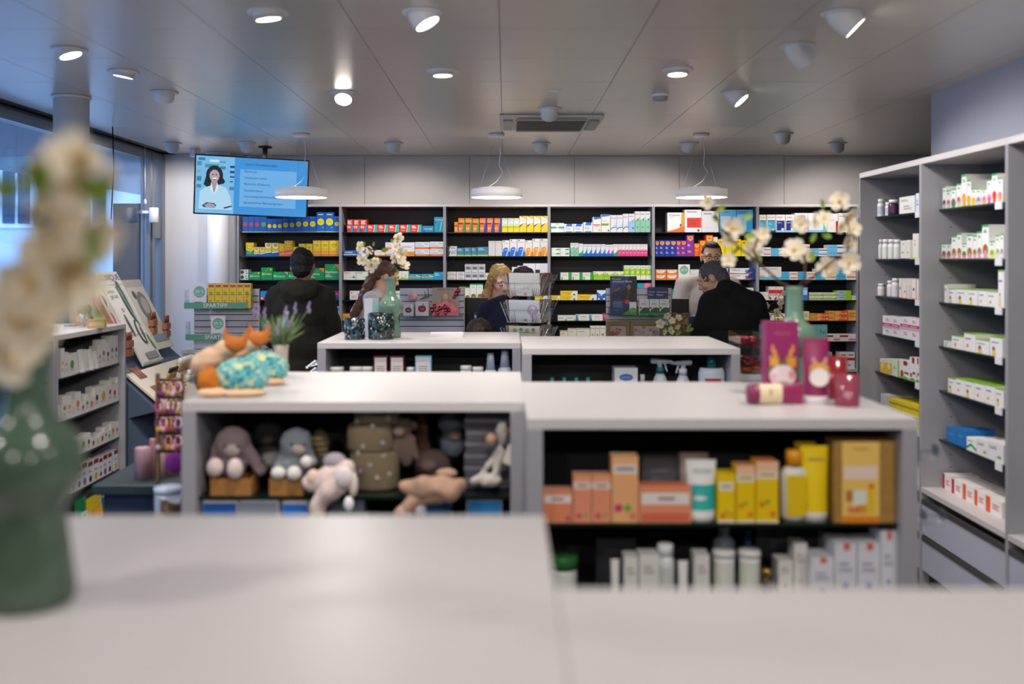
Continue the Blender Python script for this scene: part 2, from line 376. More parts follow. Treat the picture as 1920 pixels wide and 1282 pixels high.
for (a, b, c, d, h) in ((.01,.1,.05,.17,'#4a93b4'),(.08,.14,.2,.2,'#4a8fa8'),(.21,.17,.26,.22,'#3d8898'),(.3,.15,.34,.19,'#1d4a70'),(.3,.24,.34,.28,'#1c466c'),(.3,.33,.34,.36,'#285a80'),(.3,.42,.33,.44,'#1d4a70'),(.01,.25,.04,.3,'#8fae86'),(.01,.36,.05,.44,'#3a86a8'),(.12,.06,.2,.1,'#d4ecfa'),(.3,.52,.34,.58,'#4a86aa'),(.01,.5,.05,.56,'#3f8cb4'),(.21,.08,.26,.11,'#5a9ab8')): Q(a, b, c, d, h, 2)
def P(pts, h, l, e=.9): S.poly([(U(u), y-.0004*l, V(v)) for u, v in pts], E(h, e))
def elp(cu, cv, ru, rv, h, l): P([(cu+ru*math.cos(2*math.pi*k/22), cv-rv*math.sin(2*math.pi*k/22)) for k in range(22)][::-1], h, l)
P([(.03,.93),(.04,.62),(.1,.53),(.14,.5),(.2,.5),(.27,.54),(.31,.7),(.33,.93)], '#b4def7', 3)
elp(.165, .33, .075, .17, '#20242e', 4); P([(.09,.36),(.07,.5),(.1,.54),(.15,.5),(.19,.5),(.25,.47),(.26,.43),(.23,.34)], '#20242e', 4)
P([(.14,.42),(.13,.52),(.165,.64),(.2,.52),(.19,.42)], '#a59aa5', 5); elp(.165, .34, .044, .105, '#b9a8b0', 6)
elp(.15, .32, .008, .01, '#2c2c38', 7); elp(.18, .32, .008, .01, '#2c2c38', 7); elp(.166, .385, .02, .013, '#f4f4f6', 7); P([(.15,.4),(.18,.4),(.166,.425)], '#8a5260', 8)
P([(.14,.46),(.13,.56),(.163,.68),(.15,.54)], '#dff0fb', 7); P([(.19,.46),(.205,.55),(.165,.68),(.18,.54)], '#dff0fb', 7)
P([(.06,.87),(.1,.81),(.17,.82),(.19,.86),(.17,.9),(.08,.9)], '#3a4a6a', 8); P([(.08,.86),(.12,.82),(.17,.84),(.18,.89),(.1,.9)], '#a7a2b4', 9)
P([(.25,.89),(.32,.85),(.33,.87),(.26,.91)], '#1c3a66', 9)
tm_ = E('#0a1c3c', .5)
for v, tx, u1, hh in ((.115,'Unsere Dienstleistungen',.72,.045),(.235,'Blutdruck',.54,.04),(.35,'Cholesterin-Lipide',.63,.04),(.46,'Blutzucker (Diabetes)',.66,.045),(.57,'Hauslieferdienst',.6,.04),(.68,'Vermietung-Sanitätsartikel',.72,.045),(.79,'Sprechzimmer/Beratungsraum',.78,.045)):
    S.text(tx, U(.43), U(u1), V(v+hh*.62+.01), V(v-hh*.62-.01), y-.003, tm_, 'l')
so = S.build('screen', hd)
MB().box(-.04, .04, .05, .12, -.1, .1, mat('#3b3d42', .4)).build('mount', tv)
MB().lathe([(.022, .1), (.022, HC-Z(350, Dt)-.012)], (.04, .25, 0), mat('#5b5d62', .35, .7), 16).build('pole', tv)
MB().box(.0, .08, .08, .27, .08, .12, mat('#3b3d42', .4)).build('arm', tv)
MB().lathe([(.06, HC-Z(350, Dt)-.012), (.06, HC-Z(350, Dt)-.002)], (.04, .25, 0), BLACK, 16).build('ceiling_plate', tv)
# ---------------------------------------------------------------- shelving
PEG = mat('#2c2c30', .6)
def shelves(name, lab, cat, W, Dp, H, ts, tt, sh, loc, rz, z0=.0, deck=None, setback=.03, back=DARKB, tags=False, group=None, two=False, drawers=True, side=LAM, glass=GLASSD):
    t = thing(name, lab, cat, loc, rz, group)
    hw = W/2; back_y = Dp/2 if two else Dp-.012
    for sx in (-1, 1):
        sp = bx('side_panel', min(sx*hw, sx*(hw-ts)), max(sx*hw, sx*(hw-ts)), 0, Dp, z0, H-tt, side, t, bevel=.0012)
        p = MB()
        for col_ in (setback+.06, back_y-.07):
            zz = (deck or z0)+.1
            while zz < H-.1:
                xx = sx*(hw-ts); p.box(xx-.0006, xx+.0006, col_-.003, col_+.003, zz-.003, zz+.003, PEG); zz += .064
        q = p.build('peg_holes', sp); q['kind'] = 'stuff'
    bx('top_panel', -hw, hw, 0, Dp, H-tt, H, LAMTOP, t, bevel=.0015)
    bx('back_panel', -hw+ts, hw-ts, back_y, back_y+.01, z0+.05, H-tt, back, t)
    for z in sh:
        bx('shelf', -hw+ts, hw-ts, setback, back_y, z-.009, z, glass, t)
        if two: bx('shelf', -hw+ts, hw-ts, back_y+.012, Dp-setback, z-.009, z, glass, t)
        if tags:
            pt = bx('price_tag', .165, .225, setback-.006, setback-.001, z-.03, z+.004, PAPER('#e6e4ea'), t)
    dk = deck or (z0+.1)
    bx('deck', -hw+ts, hw-ts, 0.0, Dp if not two else Dp, dk-.025, dk, LAMTOP, t)
    if drawers and dk > .3:
        n = 2; zz = .08
        hgt = (dk-.05-.08)/n
        for k in range(n):
            a = .08+hgt*k
            dr = bx('drawer', -hw+ts+.002, hw-ts-.002, .004, .03, a, a+hgt-.035, mat('#b4b6c4', .4, nm='drawer_front'), t, bevel=.002)
            bx('handle_rail', -hw+ts+.002, hw-ts-.002, .0, .018, a+hgt-.032, a+hgt-.008, mat('#8e8c88', .3, .8), dr)
    bx('plinth', -hw+ts, hw-ts, .04, Dp-.04, 0, .075, mat('#2b2c30', .6), t)
    return t
# ---------------------------------------------------------------- carton designs: key -> (words, body colour, prints)
def ring(u, v, r, c1, c2): return [('c', u, v, r, c1), ('c', u, v, r*.78, c2)]
W0 = '#ecebea'
DS = {
 'bdr': ('blue carton with red disc', '#1a56a6', [('c',.5,.5,.36,'#b8404a'),('r',0,0,1,.03,'#e5e37a')]),
 'bdg': ('blue carton with green disc', '#1a56a6', [('c',.5,.5,.38,'#5fa04c'),('r',0,0,1,.03,'#e5e37a')]),
 'bds': ('small blue carton with yellow disc', '#155ab4', [('c',.5,.45,.4,'#f0d820'),('l',.25,.43,.75,.47,1,'#8a7a20'),('r',0,0,1,.03,'#e5e37a')]),
 'bdy': ('blue carton with yellow disc', '#1560bd', [('c',.5,.52,.4,'#f2de1c'),('l',.25,.5,.75,.54,1,'#8a7a20'),('l',.2,.9,.8,.95,1,'#6c9a50'),('r',0,0,1,.03,'#e5e37a')]),
 'bdt': ('tall blue carton with yellow disc', '#0f6acb', [('c',.5,.52,.42,'#f6ec1e'),('l',.25,.5,.75,.53,1,'#9a9a30'),('l',.2,.85,.8,.93,1,'#dfeec8'),('p',[(.6,.2),(.8,.28),(.85,.2),(.75,.24)],'#cfe6f6'),('r',0,0,1,.04,'#e5e37a')]),
 'ytl': ('yellow and teal carton with ring emblem', '#d8c416', [('p',[(0,.0),(1,0),(1,.45),(.6,.3),(0,.45)],'#1f7f7c'),('c',.5,.74,.4,'#b99a12'),('c',.5,.74,.33,'#e0cc20'),('t','Supradyn',.18,.7,.82,.8,'#26324a'),('l',.1,.18,.8,.26,1,'#8fc8d8')]),
 'gwb': ('gold and blue carton with white ring', '#d2b83a', [('p',[(0,0),(1,0),(1,.28),(0,.2)],'#1d61ae'),('p',[(0,.2),(1,.28),(1,.34),(0,.25)],'#f3f1e6'),('c',.5,.76,.42,'#f4efe0'),('c',.5,.8,.34,'#c9aa50'),('t','Supradyn',.2,.74,.8,.84,'#3a4256')]),
 'gbt': ('tall gold and blue carton with white ring', '#d4bb3c', [('p',[(0,0),(1,0),(1,.3),(0,.22)],'#1d61ae'),('p',[(0,.24),(1,.3),(1,.36),(0,.29)],'#f3f1e6'),('c',.5,.8,.42,'#f6f2e2'),('c',.52,.84,.34,'#c3a258'),('t','Supradyn',.18,.78,.82,.86,'#3a4256')]),
 'yor': ('yellow and red carton with ring emblem', '#e9b91c', [('p',[(0,0),(1,0),(1,.42),(0,.4)],'#ee6a32'),('p',[(0,.1),(1,.2),(1,.3),(0,.16)],'#f2a8a0'),('c',.5,.72,.38,'#c9a416'),('c',.5,.72,.3,'#ecd23a'),('t','Supradyn',.18,.66,.82,.78,'#2c3850')]),
 'yop': ('yellow and orange carton with ring emblem', '#f2c416', [('r',0,0,1,.3,'#f08c28'),('r',0,.14,1,.24,'#f4b46a'),('c',.5,.7,.4,'#f9e94e'),('c',.5,.7,.31,'#edbd1c'),('t','Supradyn',.15,.65,.85,.77,'#3a4254')]),
 'wgs': ('white and green carton', '#e9ece8', [('c',.25,.5,.22,'#2f6e4c'),('l',.6,.55,.9,.8,2,'#6a7a74'),('r',.7,.15,.9,.35,'#2b5c7c')]),
 'grd': ('green carton with yellow dot', '#12974c', [('p',[(0,.3),(.6,1),(.75,1),(0,.1)],'#2fb467'),('c',.84,.84,.08,'#d4e64a'),('t','Berocca',.08,.34,.9,.62,'#eef8f0'),('p',[(.45,.42),(.7,.42),(.7,.54),(.5,.54)],'#e8a438')]),
 'grk': ('wide green carton with pink corner', '#12a04e', [('p',[(0,.5),(.5,1),(.6,1),(0,.3)],'#30ba6a'),('p',[(.75,1),(1,1),(1,.6)],'#e4a4bc'),('t','Berocca',.05,.32,.9,.62,'#f4fbf4')]),
 'gro': ('large green carton with orange corner', '#0f9549', [('p',[(0,.2),(.8,1),(.9,1),(0,.05)],'#2db066'),('p',[(.7,1),(1,1),(1,.6)],'#f08a3c'),('t','Berocca',.05,.4,.9,.62,'#f4fbf4'),('l',.05,.15,.5,.35,2,'#a8dcc0')]),
 'bpk': ('blue and pink carton', '#1f96d8', [('r',0,0,1,.38,'#d8186c'),('t','vit',.05,.4,.5,.8,'#ffffff'),('r',.5,.1,.68,.3,'#f4e4ec')]),
 'pkb': ('magenta and blue carton', '#d8186c', [('r',.2,0,1,.42,'#2450b0'),('l',.2,.6,.9,.85,2,'#f4c4d8')]),
 'lem': ('white carton with lemon picture', '#e6eaf0', [('r',.1,.72,1,.92,'#2a6cb4'),('r',.1,.68,1,.73,'#6ab04c'),('c',.55,.35,.25,'#f0c01c')]),
 'grw': ('green and white leaf carton', '#d8e8c4', [('p',[(0,0),(.3,0),(1,1),(.5,1)],'#8cc43c'),('t','Pharmawell',.2,.4,.95,.65,'#3a4a4a')]),
 'rbt': ('tall red carton with blue corner', '#d83a2c', [('p',[(.55,0),(1,0),(1,.6),(.9,.55)],'#2f9bd4'),('p',[(0,.3),(.6,.3),(.6,.5),(0,.5)],'#e2b8b4'),('p',[(0,.1),(.4,.25),(0,.3)],'#c2303a'),('l',.1,.6,.8,.92,3,'#f6e6e2')]),
 'rdt': ('red carton with teal stripe', '#e8402c', [('p',[(.66,0),(1,0),(1,1),(.76,1)],'#3ab4b4'),('p',[(.6,0),(.66,0),(.76,1),(.7,1)],'#f4dcd0'),('l',.1,.5,.5,.86,2,'#fbf0ec'),('l',.1,.2,.45,.3,1,'#f4b0a0')]),
 'clm': ('flat blue carton', '#1c88c0', [('t','Calcimag',.15,.3,.75,.66,'#f2f8fc'),('c',.8,.5,.08,'#b8d84a'),('p',[(.05,0),(.2,0),(.2,.6)],'#14509c')]),
 'tlt': ('tall teal carton with white print', '#1a94b4', [('t','Calcimag',.1,.74,.95,.88,'#e8f6fa'),('p',[(.6,.1),(.68,.1),(.86,.65),(.78,.65)],'#a6dce8'),('p',[(.05,.55),(.25,.6),(.2,.8)],'#1656a4')]),
 'blf': ('flat blue carton with white stripe', '#1f6cc4', [('r',0,0,1,.2,'#18406c'),('r',0,.2,1,.34,'#e8eef6'),('l',.1,.55,.7,.75,1,'#dfeefa')]),
 'wor': ('white carton with orange base', '#eef0f0', [('p',[(0,0),(1,0),(1,.22),(.6,.28),(0,.16)],'#f0812a'),('t','RIOPAN',.1,.5,.7,.74,'#e04a2a')]),
 'rio': ('flat white carton with red base', '#e9eef2', [('r',0,0,1,.26,'#e2541f'),('r',.1,.05,.9,.16,'#f0a04c'),('t','RIOPAN',.06,.62,.4,.86,'#d8402c'),('t','forte',.66,.64,.9,.84,'#33384a'),('l',.06,.36,.6,.5,1,'#b4c0cc')]),
 'rib': ('large white carton with orange base', '#eef2f6', [('p',[(.3,0),(1,0),(1,.34),(.3,.3)],'#f29416'),('p',[(.0,0),(.4,0),(.4,.2),(0,.1)],'#e2541f'),('t','RIOPAN',.12,.58,.75,.78,'#e0402c')]),
 'gas': ('cream carton with green spoon', '#ebe9dc', [('p',[(.4,.45),(.7,.2),(.8,.3)],'#c8d0a0'),('c',.85,.32,.1,'#4e9a3c'),('t','Gaspan',.05,.72,.6,.96,'#3c4440'),('c',.9,.84,.03,'#7c6c40')]),
 'wlg': ('white carton with lime base', '#f0f0ea', [('r',0,0,1,.12,'#9ad83c'),('r',0,.86,1,1,'#cfe08c'),('l',.1,.4,.8,.7,2,'#b8a8c0')]),
 'flw': ('white and green flower carton', '#eef3e4', [('p',[(0,0),(1,0),(1,.16),(0,.34)],'#9ccc40'),('c',.6,.5,.2,'#f4c8cc'),('r',0,0,1,.05,'#8ed04c')]),
 'tor': ('flat turquoise carton with orange stripe', '#10a4bc', [('p',[(0,.3),(.8,.3),(.9,.5),(0,.6)],'#eb9526'),('p',[(.6,.7),(1,.4),(1,.55),(.6,.85)],'#e2f2ee'),('l',.15,.75,.4,.86,1,'#bfe6f0')]),
 'tqp': ('turquoise carton', '#14a2cc', [('l',.1,.5,.6,.85,2,'#c4e4f4'),('p',[(.6,.6),(1,.8),(1,.95)],'#6cc8e2')]),
 'wrd': ('white carton with red line', '#eeeae8', [('r',0,0,1,.06,'#a82a30'),('c',.14,.8,.06,'#d46c70'),('l',.1,.2,.55,.5,3,'#e0a8a8'),('l',.6,.6,.95,.75,1,'#8c8484')]),
 'orl': ('flat orange tray', '#f0960c', [('r',0,.7,1,1,'#f8b83c')]),
 'ogs': ('small orange and green carton', '#ee8a36', [('r',.2,.1,.7,.5,'#f2b06c'),('r',0,.55,1,.68,'#3f7a3c')]),
 'ogn': ('orange carton with green slant', '#ee7a24', [('p',[(.6,0),(1,0),(1,1),(.86,1)],'#3a9a44'),('r',0,.56,.7,.66,'#5c3018'),('r',0,.68,.86,.88,'#f6a04a'),('c',.3,.25,.18,'#fbe4cc'),('p',[(.2,.2),(.4,.2),(.3,.34)],'#2f7a4c')]),
 'obl': ('orange carton with navy slant', '#f0702c', [('p',[(.56,0),(1,0),(1,1),(.84,1)],'#2a3f94'),('r',0,.56,.6,.64,'#3c2f58'),('r',0,.66,.8,.88,'#f59a5a'),('c',.28,.26,.19,'#f4dcd4'),('p',[(.18,.2),(.38,.2),(.28,.36)],'#3a64a8')]),
 'ygn': ('yellow and green carton with navy slants', '#f4e24a', [('p',[(0,.4),(.5,.62),(1,.5),(1,1),(0,1)],'#dfeef0'),('p',[(0,.96),(.15,.96),(.6,.8)],'#1f3d7c'),('p',[(0,.32),(.5,.58),(.15,.36)],'#1f3d7c'),('r',0,.3,1,.42,'#a4d43c'),('r',0,0,1,.3,'#f4dc1c'),('r',.5,.86,1,1,'#f2dc2a')]),
 'ynt': ('tall yellow carton with navy slants', '#f6d41c', [('p',[(0,.34),(1,.62),(1,.76),(0,1)],'#eef0e8'),('p',[(.1,1),(.3,1),(.75,.85)],'#1f3d7c'),('p',[(.02,.3),(.02,.42),(.7,.58)],'#1c3a80'),('l',.1,.7,.9,.73,1,'#8a94a8'),('c',.25,.12,.12,'#fae888'),('p',[(.5,1),(1,1),(1,.8)],'#f4c81c')]),
 'gst': ('grey and black carton', '#d8dadc', [('p',[(0,0),(.2,0),(.35,1),(0,1)],'#4a4e58'),('l',.4,.5,.9,.8,2,'#8c9098')]),
 'stl': ('steel blue carton with yellow base', '#3f8aa8', [('r',0,0,1,.16,'#c4d42c'),('l',.1,.6,.7,.9,2,'#a8d0dc')]),
 'wtp': ('tall plain white carton', '#e2e0da', [('t','TRAVOGEN',.1,.86,.9,.94,'#4a8088'),('r',0,0,1,.05,'#d8c440')]),
 'wbc': ('tall white carton with blue circles', '#eeeceb', [('r',0,0,1,.28,'#1f72d8'),('c',.5,.36,.42,'#1c70dc'),('p',[(.5,.0),(.62,.0),(.9,.5),(.86,.55)],'#e8f2fc'),('c',.22,.93,.1,'#4a6a9c'),('l',.15,.8,.85,.84,1,'#b8b4bc'),('l',.3,.36,.7,.44,1,'#a4ccf4')]),
 'woc': ('tall white carton with orange circles', '#f2eeea', [('r',0,0,1,.26,'#f4a02c'),('c',.5,.36,.42,'#f6a51e'),('p',[(.5,.0),(.62,.0),(.9,.5),(.86,.55)],'#fdf0dc'),('c',.22,.93,.1,'#5a6a9c'),('l',.15,.8,.85,.84,1,'#c8b8ac'),('l',.3,.36,.7,.44,1,'#f8d49c')]),
 'wrl': ('white carton with thin red frame', '#eceae8', [('r',0,0,1,.06,'#c05048'),('r',0,0,.04,1,'#c87068'),('l',.2,.2,.9,.4,1,'#4a4a50'),('l',.2,.6,.8,.8,1,'#9a969c')]),
 'wbk': ('white carton with dark lettering', '#dfdfdf', [('r',.1,.28,.92,.72,'#9aa2ac'),('l',.2,.36,.85,.62,2,'#2c3038'),('l',.1,.84,.8,.94,1,'#77777c')]),
 'wpu': ('white and purple carton', '#f0f0f4', [('r',.3,0,1,.4,'#6a44b0'),('r',0,0,.36,.62,'#2a1840'),('t','TENA',.45,.08,.85,.3,'#efe6ff')]),
 'gec': ('green capped carton with pink flower', '#eef0ea', [('r',0,.92,1,1,'#3fae6c'),('t','A.V',.25,.72,.75,.86,'#2c8a54'),('c',.55,.24,.4,'#5a9a38'),('c',.5,.26,.22,'#c4382c'),('p',[(.2,0),(.8,0),(.62,.2),(.38,.2)],'#f090a8')]),
 'wtl': ('wide white carton with teal bar', '#eff2ec', [('r',0,.4,1,.62,'#2fae9c'),('r',.4,.38,.6,.64,'#bfe4e8'),('l',.2,.78,.8,.84,1,'#f0a8a0'),('c',.48,.9,.04,'#3a5a6c')]),
 'wbt': ('white carton with blue cap shape', '#e9ecf0', [('p',[(.15,.7),(.3,1),(.85,1),(.85,.7)],'#2a72d4'),('c',.22,.62,.05,'#d8504c'),('l',.15,.3,.7,.5,2,'#b4bcc8'),('r',.15,0,.85,.1,'#2a9a8c')]),
 'wkt': ('tall white carton with kite emblem', '#f0efe9', [('p',[(.1,1),(1,1),(1,.9),(.1,.82)],'#3a78c8'),('r',0,.46,.9,.52,'#e85040'),('c',.25,.4,.06,'#222'),('c',.45,.4,.06,'#222'),('c',.65,.4,.06,'#222'),('c',.78,.15,.12,'#c8c838')]),
 'wkg': ('taller white carton with green bar', '#f1f0ea', [('p',[(0,1),(1,1),(.9,.9),(0,.84)],'#5a74c4'),('r',0,.42,.9,.5,'#9ac42c'),('r',0,.38,.8,.42,'#3c4a6c'),('t','Livsane',.1,.6,.6,.68,'#5a6078'),('c',.8,.1,.1,'#5c5c94')]),
 'wnv': ('pale blue white carton with dark line', '#e6e8ee', [('t','Nivea',.1,.78,.9,.88,'#5a6478'),('p',[(0,.14),(.4,.26),(1,.26),(1,.3),(.35,.3),(0,.2)],'#4a5462'),('p',[(.4,.3),(1,.6),(1,.3)],'#c4dcf0')]),
 'wcb': ('tall white and blue carton with tick', '#ebe9ea', [('r',0,0,1,.6,'#9cc8ee'),('p',[(.4,.7),(.6,.62),(1,.72),(.65,.56)],'#2c3c50'),('c',.72,.22,.16,'#1c7ac8'),('l',.1,.84,.8,.9,1,'#8c8c94')]),
 'wcg': ('tall white and mint carton with tick', '#e4e6ea', [('r',0,0,1,.6,'#8ccbac'),('p',[(.3,.7),(.5,.62),(1,.74),(.55,.54)],'#24343c'),('c',.5,.24,.18,'#3f9a84'),('l',.1,.84,.8,.9,1,'#8c8c94')]),
 'wgp': ('flat white carton with green leaf', '#eef3ee', [('p',[(.45,.6),(.9,.85),(.95,.4),(.6,.4)],'#4ab06c'),('r',0,.3,.2,.9,'#d4e8f6')]),
 'wvt': ('slim white carton with teal wave', '#eceeee', [('p',[(0,0),(1,0),(1,.5),(.6,.3),(0,.2)],'#1fa084'),('l',.1,.8,.8,.86,1,'#8a949c')]),
 'wvb': ('slim white carton with blue wave', '#e6eaf0', [('p',[(0,0),(1,0),(1,.3),(0,.22)],'#1866d4'),('p',[(.4,.25),(1,.62),(1,.25)],'#2a84dc'),('c',.3,.3,.2,'#f6f8fa'),('l',.1,.82,.9,.88,1,'#8a94ac')]),
 'wvm': ('slim white carton with magenta wave', '#eceaf0', [('p',[(0,0),(1,0),(1,.3),(0,.22)],'#1866d4'),('p',[(.4,.3),(1,.6),(1,.28)],'#b848a4'),('c',.28,.3,.2,'#f6f8fa'),('l',.1,.82,.9,.88,1,'#8a94ac')]),
 'wpk': ('slim white and pink carton with tick', '#eee6ea', [('r',0,0,1,.48,'#ee3f88'),('p',[(.1,.6),(.4,.5),(1,.62),(.45,.42)],'#3a2c44'),('r',.1,.24,.9,.32,'#f690b8'),('l',.15,.84,.85,.9,1,'#b49cac')]),
 'wgr': ('white carton with green end', '#ecefe9', [('r',.72,0,1,1,'#12ae3c'),('c',.14,.3,.06,'#1f8a4c'),('r',.1,.0,.18,.2,'#1f8a4c'),('l',.1,.6,.6,.75,1,'#e8a8a0')]),
 'lim': ('wide lime and white carton', '#a4d22c', [('p',[(0,1),(1,1),(1,.8),(.5,.55),(.35,.8),(0,.6)],'#eef2de'),('c',.12,.82,.05,'#4a5a2c'),('t','Dulcosoft',.06,.36,.5,.55,'#5c8a1c')]),
 'lit': ('tall lime and white carton', '#a6d636', [('r',0,.78,1,1,'#f0f2e6'),('r',0,0,1,.3,'#eceee0'),('p',[(.3,.4),(.7,.5),(.55,.65)],'#f4fbe4'),('l',.15,.84,.85,.92,1,'#8a9a6c')]),
 'yel': ('flat yellow and white carton', '#f6d021', [('p',[(.55,0),(1,0),(1,1),(.75,1)],'#f2efdf'),('t','Flectorex',.1,.42,.62,.74,'#8a8030'),('c',.8,.2,.06,'#1f7a6c'),('p',[(.3,.1),(.7,.3),(.4,.3)],'#f0a81c')]),
 'bwh': ('blue and white carton', '#1668d0', [('p',[(0,1),(1,1),(1,.75),(.5,.5),(0,.85)],'#f2f2f4'),('r',.1,.05,.3,.2,'#fff'),('r',.7,.05,.9,.2,'#fff'),('l',.2,.42,.6,.5,1,'#bcd4f4')]),
 'tpi': ('teal carton with cartoon blob', '#1ca0bc', [('c',.5,.25,.25,'#eef6f8'),('c',.7,.15,.15,'#eef6f8')]),
 'pki': ('pink carton', '#ee7c9c', [('c',.55,.3,.2,'#f8b8c8'),('l',.3,.5,.7,.6,1,'#fde4ec')]),
 'wla': ('flat white carton with lime triangle', '#eceeea', [('p',[(.75,0),(1,0),(1,.2),(.9,.5)],'#a4c83c'),('l',.1,.4,.6,.6,1,'#7c8084')]),
 'bys': ('white carton with blue yellow slants', '#efefec', [('p',[(0,0),(.22,0),(.04,1),(0,1)],'#1f8ac4'),('p',[(.04,1),(.24,1),(.16,.5)],'#c4dc28'),('l',.35,.6,.75,.74,1,'#5a9ac8'),('l',.35,.25,.8,.36,1,'#f0a078')]),
 'mag': ('magenta carton', '#cc1c6c', [('t','DUL',.1,.5,.9,.8,'#ffd8e8'),('c',.4,.25,.2,'#f08a4c')]),
 'llf': ('cream carton with lime leaf', '#ece9d6', [('p',[(.3,.05),(.9,.4),(1,.2),(.6,.02)],'#a6c632'),('r',0,.9,1,1,'#d4ccb4'),('l',.1,.7,.6,.78,1,'#a8a494')]),
 'wsd': ('slim white carton with olive dot', '#e6e3da', [('c',.5,.42,.26,'#c4cc5c'),('c',.5,.42,.12,'#7c7c40'),('l',.1,.8,.9,.86,1,'#9c988c')]),
 'vol': ('large white carton with orange swoosh', '#f1f0ee', [('p',[(0,0),(1,0),(1,.3),(.7,.22),(.3,.1),(0,.06)],'#f0702a'),('p',[(.84,1),(1,1),(1,.3),(.7,.22),(.82,.5)],'#f6a51c'),('t','Voltaren',.08,.82,.75,.93,'#23263c'),('l',.1,.74,.35,.78,1,'#f08a5c'),('c',.8,.36,.07,'#2c6ca4')]),
 'wre': ('large white carton with red panel', '#eeeef0', [('r',.14,.2,.98,.64,'#e6402e'),('l',.2,.32,.8,.56,3,'#b83c3c'),('l',.12,.86,.7,.93,1,'#8c8c98'),('c',.82,.08,.07,'#3c4678')]),
 'wla2': ('large plain white carton', '#e8e8ea', [('l',.1,.82,.6,.93,1,'#a4a4ac'),('r',.05,.22,.95,.225,'#9c9ca4')]),
 'lbl': ('large light blue carton', '#4faede', [('p',[(.06,.1),(.7,.1),(.7,.72),(.06,.72)],'#a8d4ee'),('l',.1,.86,.6,.93,1,'#2c6a9c')]),
 'lb2': ('large deeper blue carton', '#2f9fdc', [('p',[(.06,.1),(.62,.1),(.62,.78),(.06,.78)],'#94cdef'),('l',.1,.86,.7,.93,1,'#2c6a9c')]),
 'nsh': ('navy carton with orange shield', '#1534a4', [('p',[(.12,.92),(.88,.92),(.88,.76),(.5,.68),(.12,.76)],'#f4a33a'),('l',.3,.8,.7,.86,1,'#8a2c1c'),('l',.1,.46,.5,.58,2,'#e4e0e8'),('l',.1,.16,.6,.28,2,'#c4c4b4')]),
 'psh': ('purple carton with orange shield', '#8a2fa0', [('p',[(.12,.94),(.88,.94),(.88,.8),(.5,.7),(.12,.8)],'#f5a038'),('l',.3,.82,.7,.88,1,'#8a2c1c'),('l',.1,.46,.5,.58,2,'#f8c8dc'),('l',.1,.16,.7,.28,2,'#f0a078')]),
 'osh': ('orange carton with yellow shield', '#f2641c', [('p',[(.12,.94),(.88,.94),(.88,.76),(.5,.66),(.12,.76)],'#f9c03c'),('l',.3,.8,.7,.88,1,'#c83c1c'),('l',.15,.4,.8,.5,1,'#fbbc5c')]),
 'ysh': ('yellow carton with orange shield', '#f5e00e', [('p',[(.18,.92),(.82,.92),(.82,.8),(.5,.72),(.18,.8)],'#f2a018'),('l',.34,.82,.66,.88,1,'#b84c1c')]),
 'owt': ('orange carton with white label', '#f2892a', [('p',[(.06,.9),(.9,.9),(.84,.5),(.6,.3),(.3,.3),(.1,.5)],'#f4efe8'),('l',.15,.66,.7,.78,1,'#c87c50'),('c',.93,.4,.05,'#3474bc')]),
 'vll': ('long white carton with blue end', '#eceef2', [('p',[(.62,0),(1,0),(1,1),(.8,1)],'#2245a0'),('p',[(0,0),(.8,0),(.95,.3),(.5,.1),(0,.2)],'#e86428'),('t','Voltaren',.06,.55,.5,.85,'#23263c'),('c',.68,.5,.06,'#3c8cd0')]),
 'vls': ('white and blue carton', '#eceef2', [('p',[(.4,0),(1,0),(1,1),(.6,1)],'#2b4fae'),('r',0,0,1,.2,'#e86428')]),
 'lyt': ('plain white carton end', '#e8e8ea', [('t','Voltaren',.2,.4,.9,.6,'#4a4a5c')]),
 'tpt': ('teal patterned carton', '#1a6f84', [('c',.3,.7,.1,'#7cc4d0'),('c',.7,.5,.1,'#7cc4d0'),('c',.4,.25,.1,'#7cc4d0')]),
 'gnw': ('pale green and white carton', '#e4ecd8', [('c',.6,.4,.3,'#8cbc4c'),('c',.6,.4,.18,'#e4ecd8'),('l',.1,.8,.8,.9,1,'#8a9a8a')]),
 'der': ('white and turquoise carton', '#f2f0ea', [('r',.08,.1,.96,.66,'#34aed2'),('r',0,0,1,.1,'#1c3a74'),('r',.08,.64,.96,.68,'#16242e'),('t','Der-med',.1,.78,.9,.92,'#1c1c20'),('c',.7,.16,.12,'#e8dce4'),('l',.16,.4,.6,.56,2,'#7cd0e8')]),
 'lub': ('white and navy carton', '#f2f0ec', [('r',.06,.1,.94,.66,'#1c2f86'),('r',0,0,1,.1,'#a8d4f0'),('t','Lubex',.1,.8,.7,.92,'#1c1c20'),('c',.72,.16,.16,'#e8f0f6'),('l',.14,.5,.6,.58,1,'#a4b4e0')]),
 'wmi': ('white and mint carton', '#eeece8', [('p',[(0,0),(1,0),(.5,.3),(0,.5)],'#5cd4c4'),('l',.1,.8,.8,.88,1,'#d4a8a0')]),
 'wsk': ('white carton with sky base', '#eceef0', [('r',0,0,1,.12,'#8cc4ee'),('p',[(.6,1),(.8,1),(.8,.7)],'#a42848')]),
 'wrs': ('white carton with red side stripe', '#f0ecec', [('r',.8,0,1,.6,'#c8303c'),('l',.1,.6,.6,.7,1,'#d0a0a4')]),
 'wos': ('white and orange carton', '#efece6', [('r',.6,.1,.95,.45,'#f4ae5a'),('l',.1,.8,.7,.88,1,'#c0a890')]),
 'wrf': ('flat white carton with red bars', '#eeebec', [('r',.4,.36,.96,.56,'#c8485c'),('l',.1,.7,.6,.8,1,'#b0a4ac')]),
 'bof': ('flat white and blue carton', '#f0f0f0', [('r',0,0,.5,1,'#7cc4ec'),('r',.5,.4,1,.66,'#2f6fb4'),('l',.08,.5,.44,.6,1,'#3474a8')]),
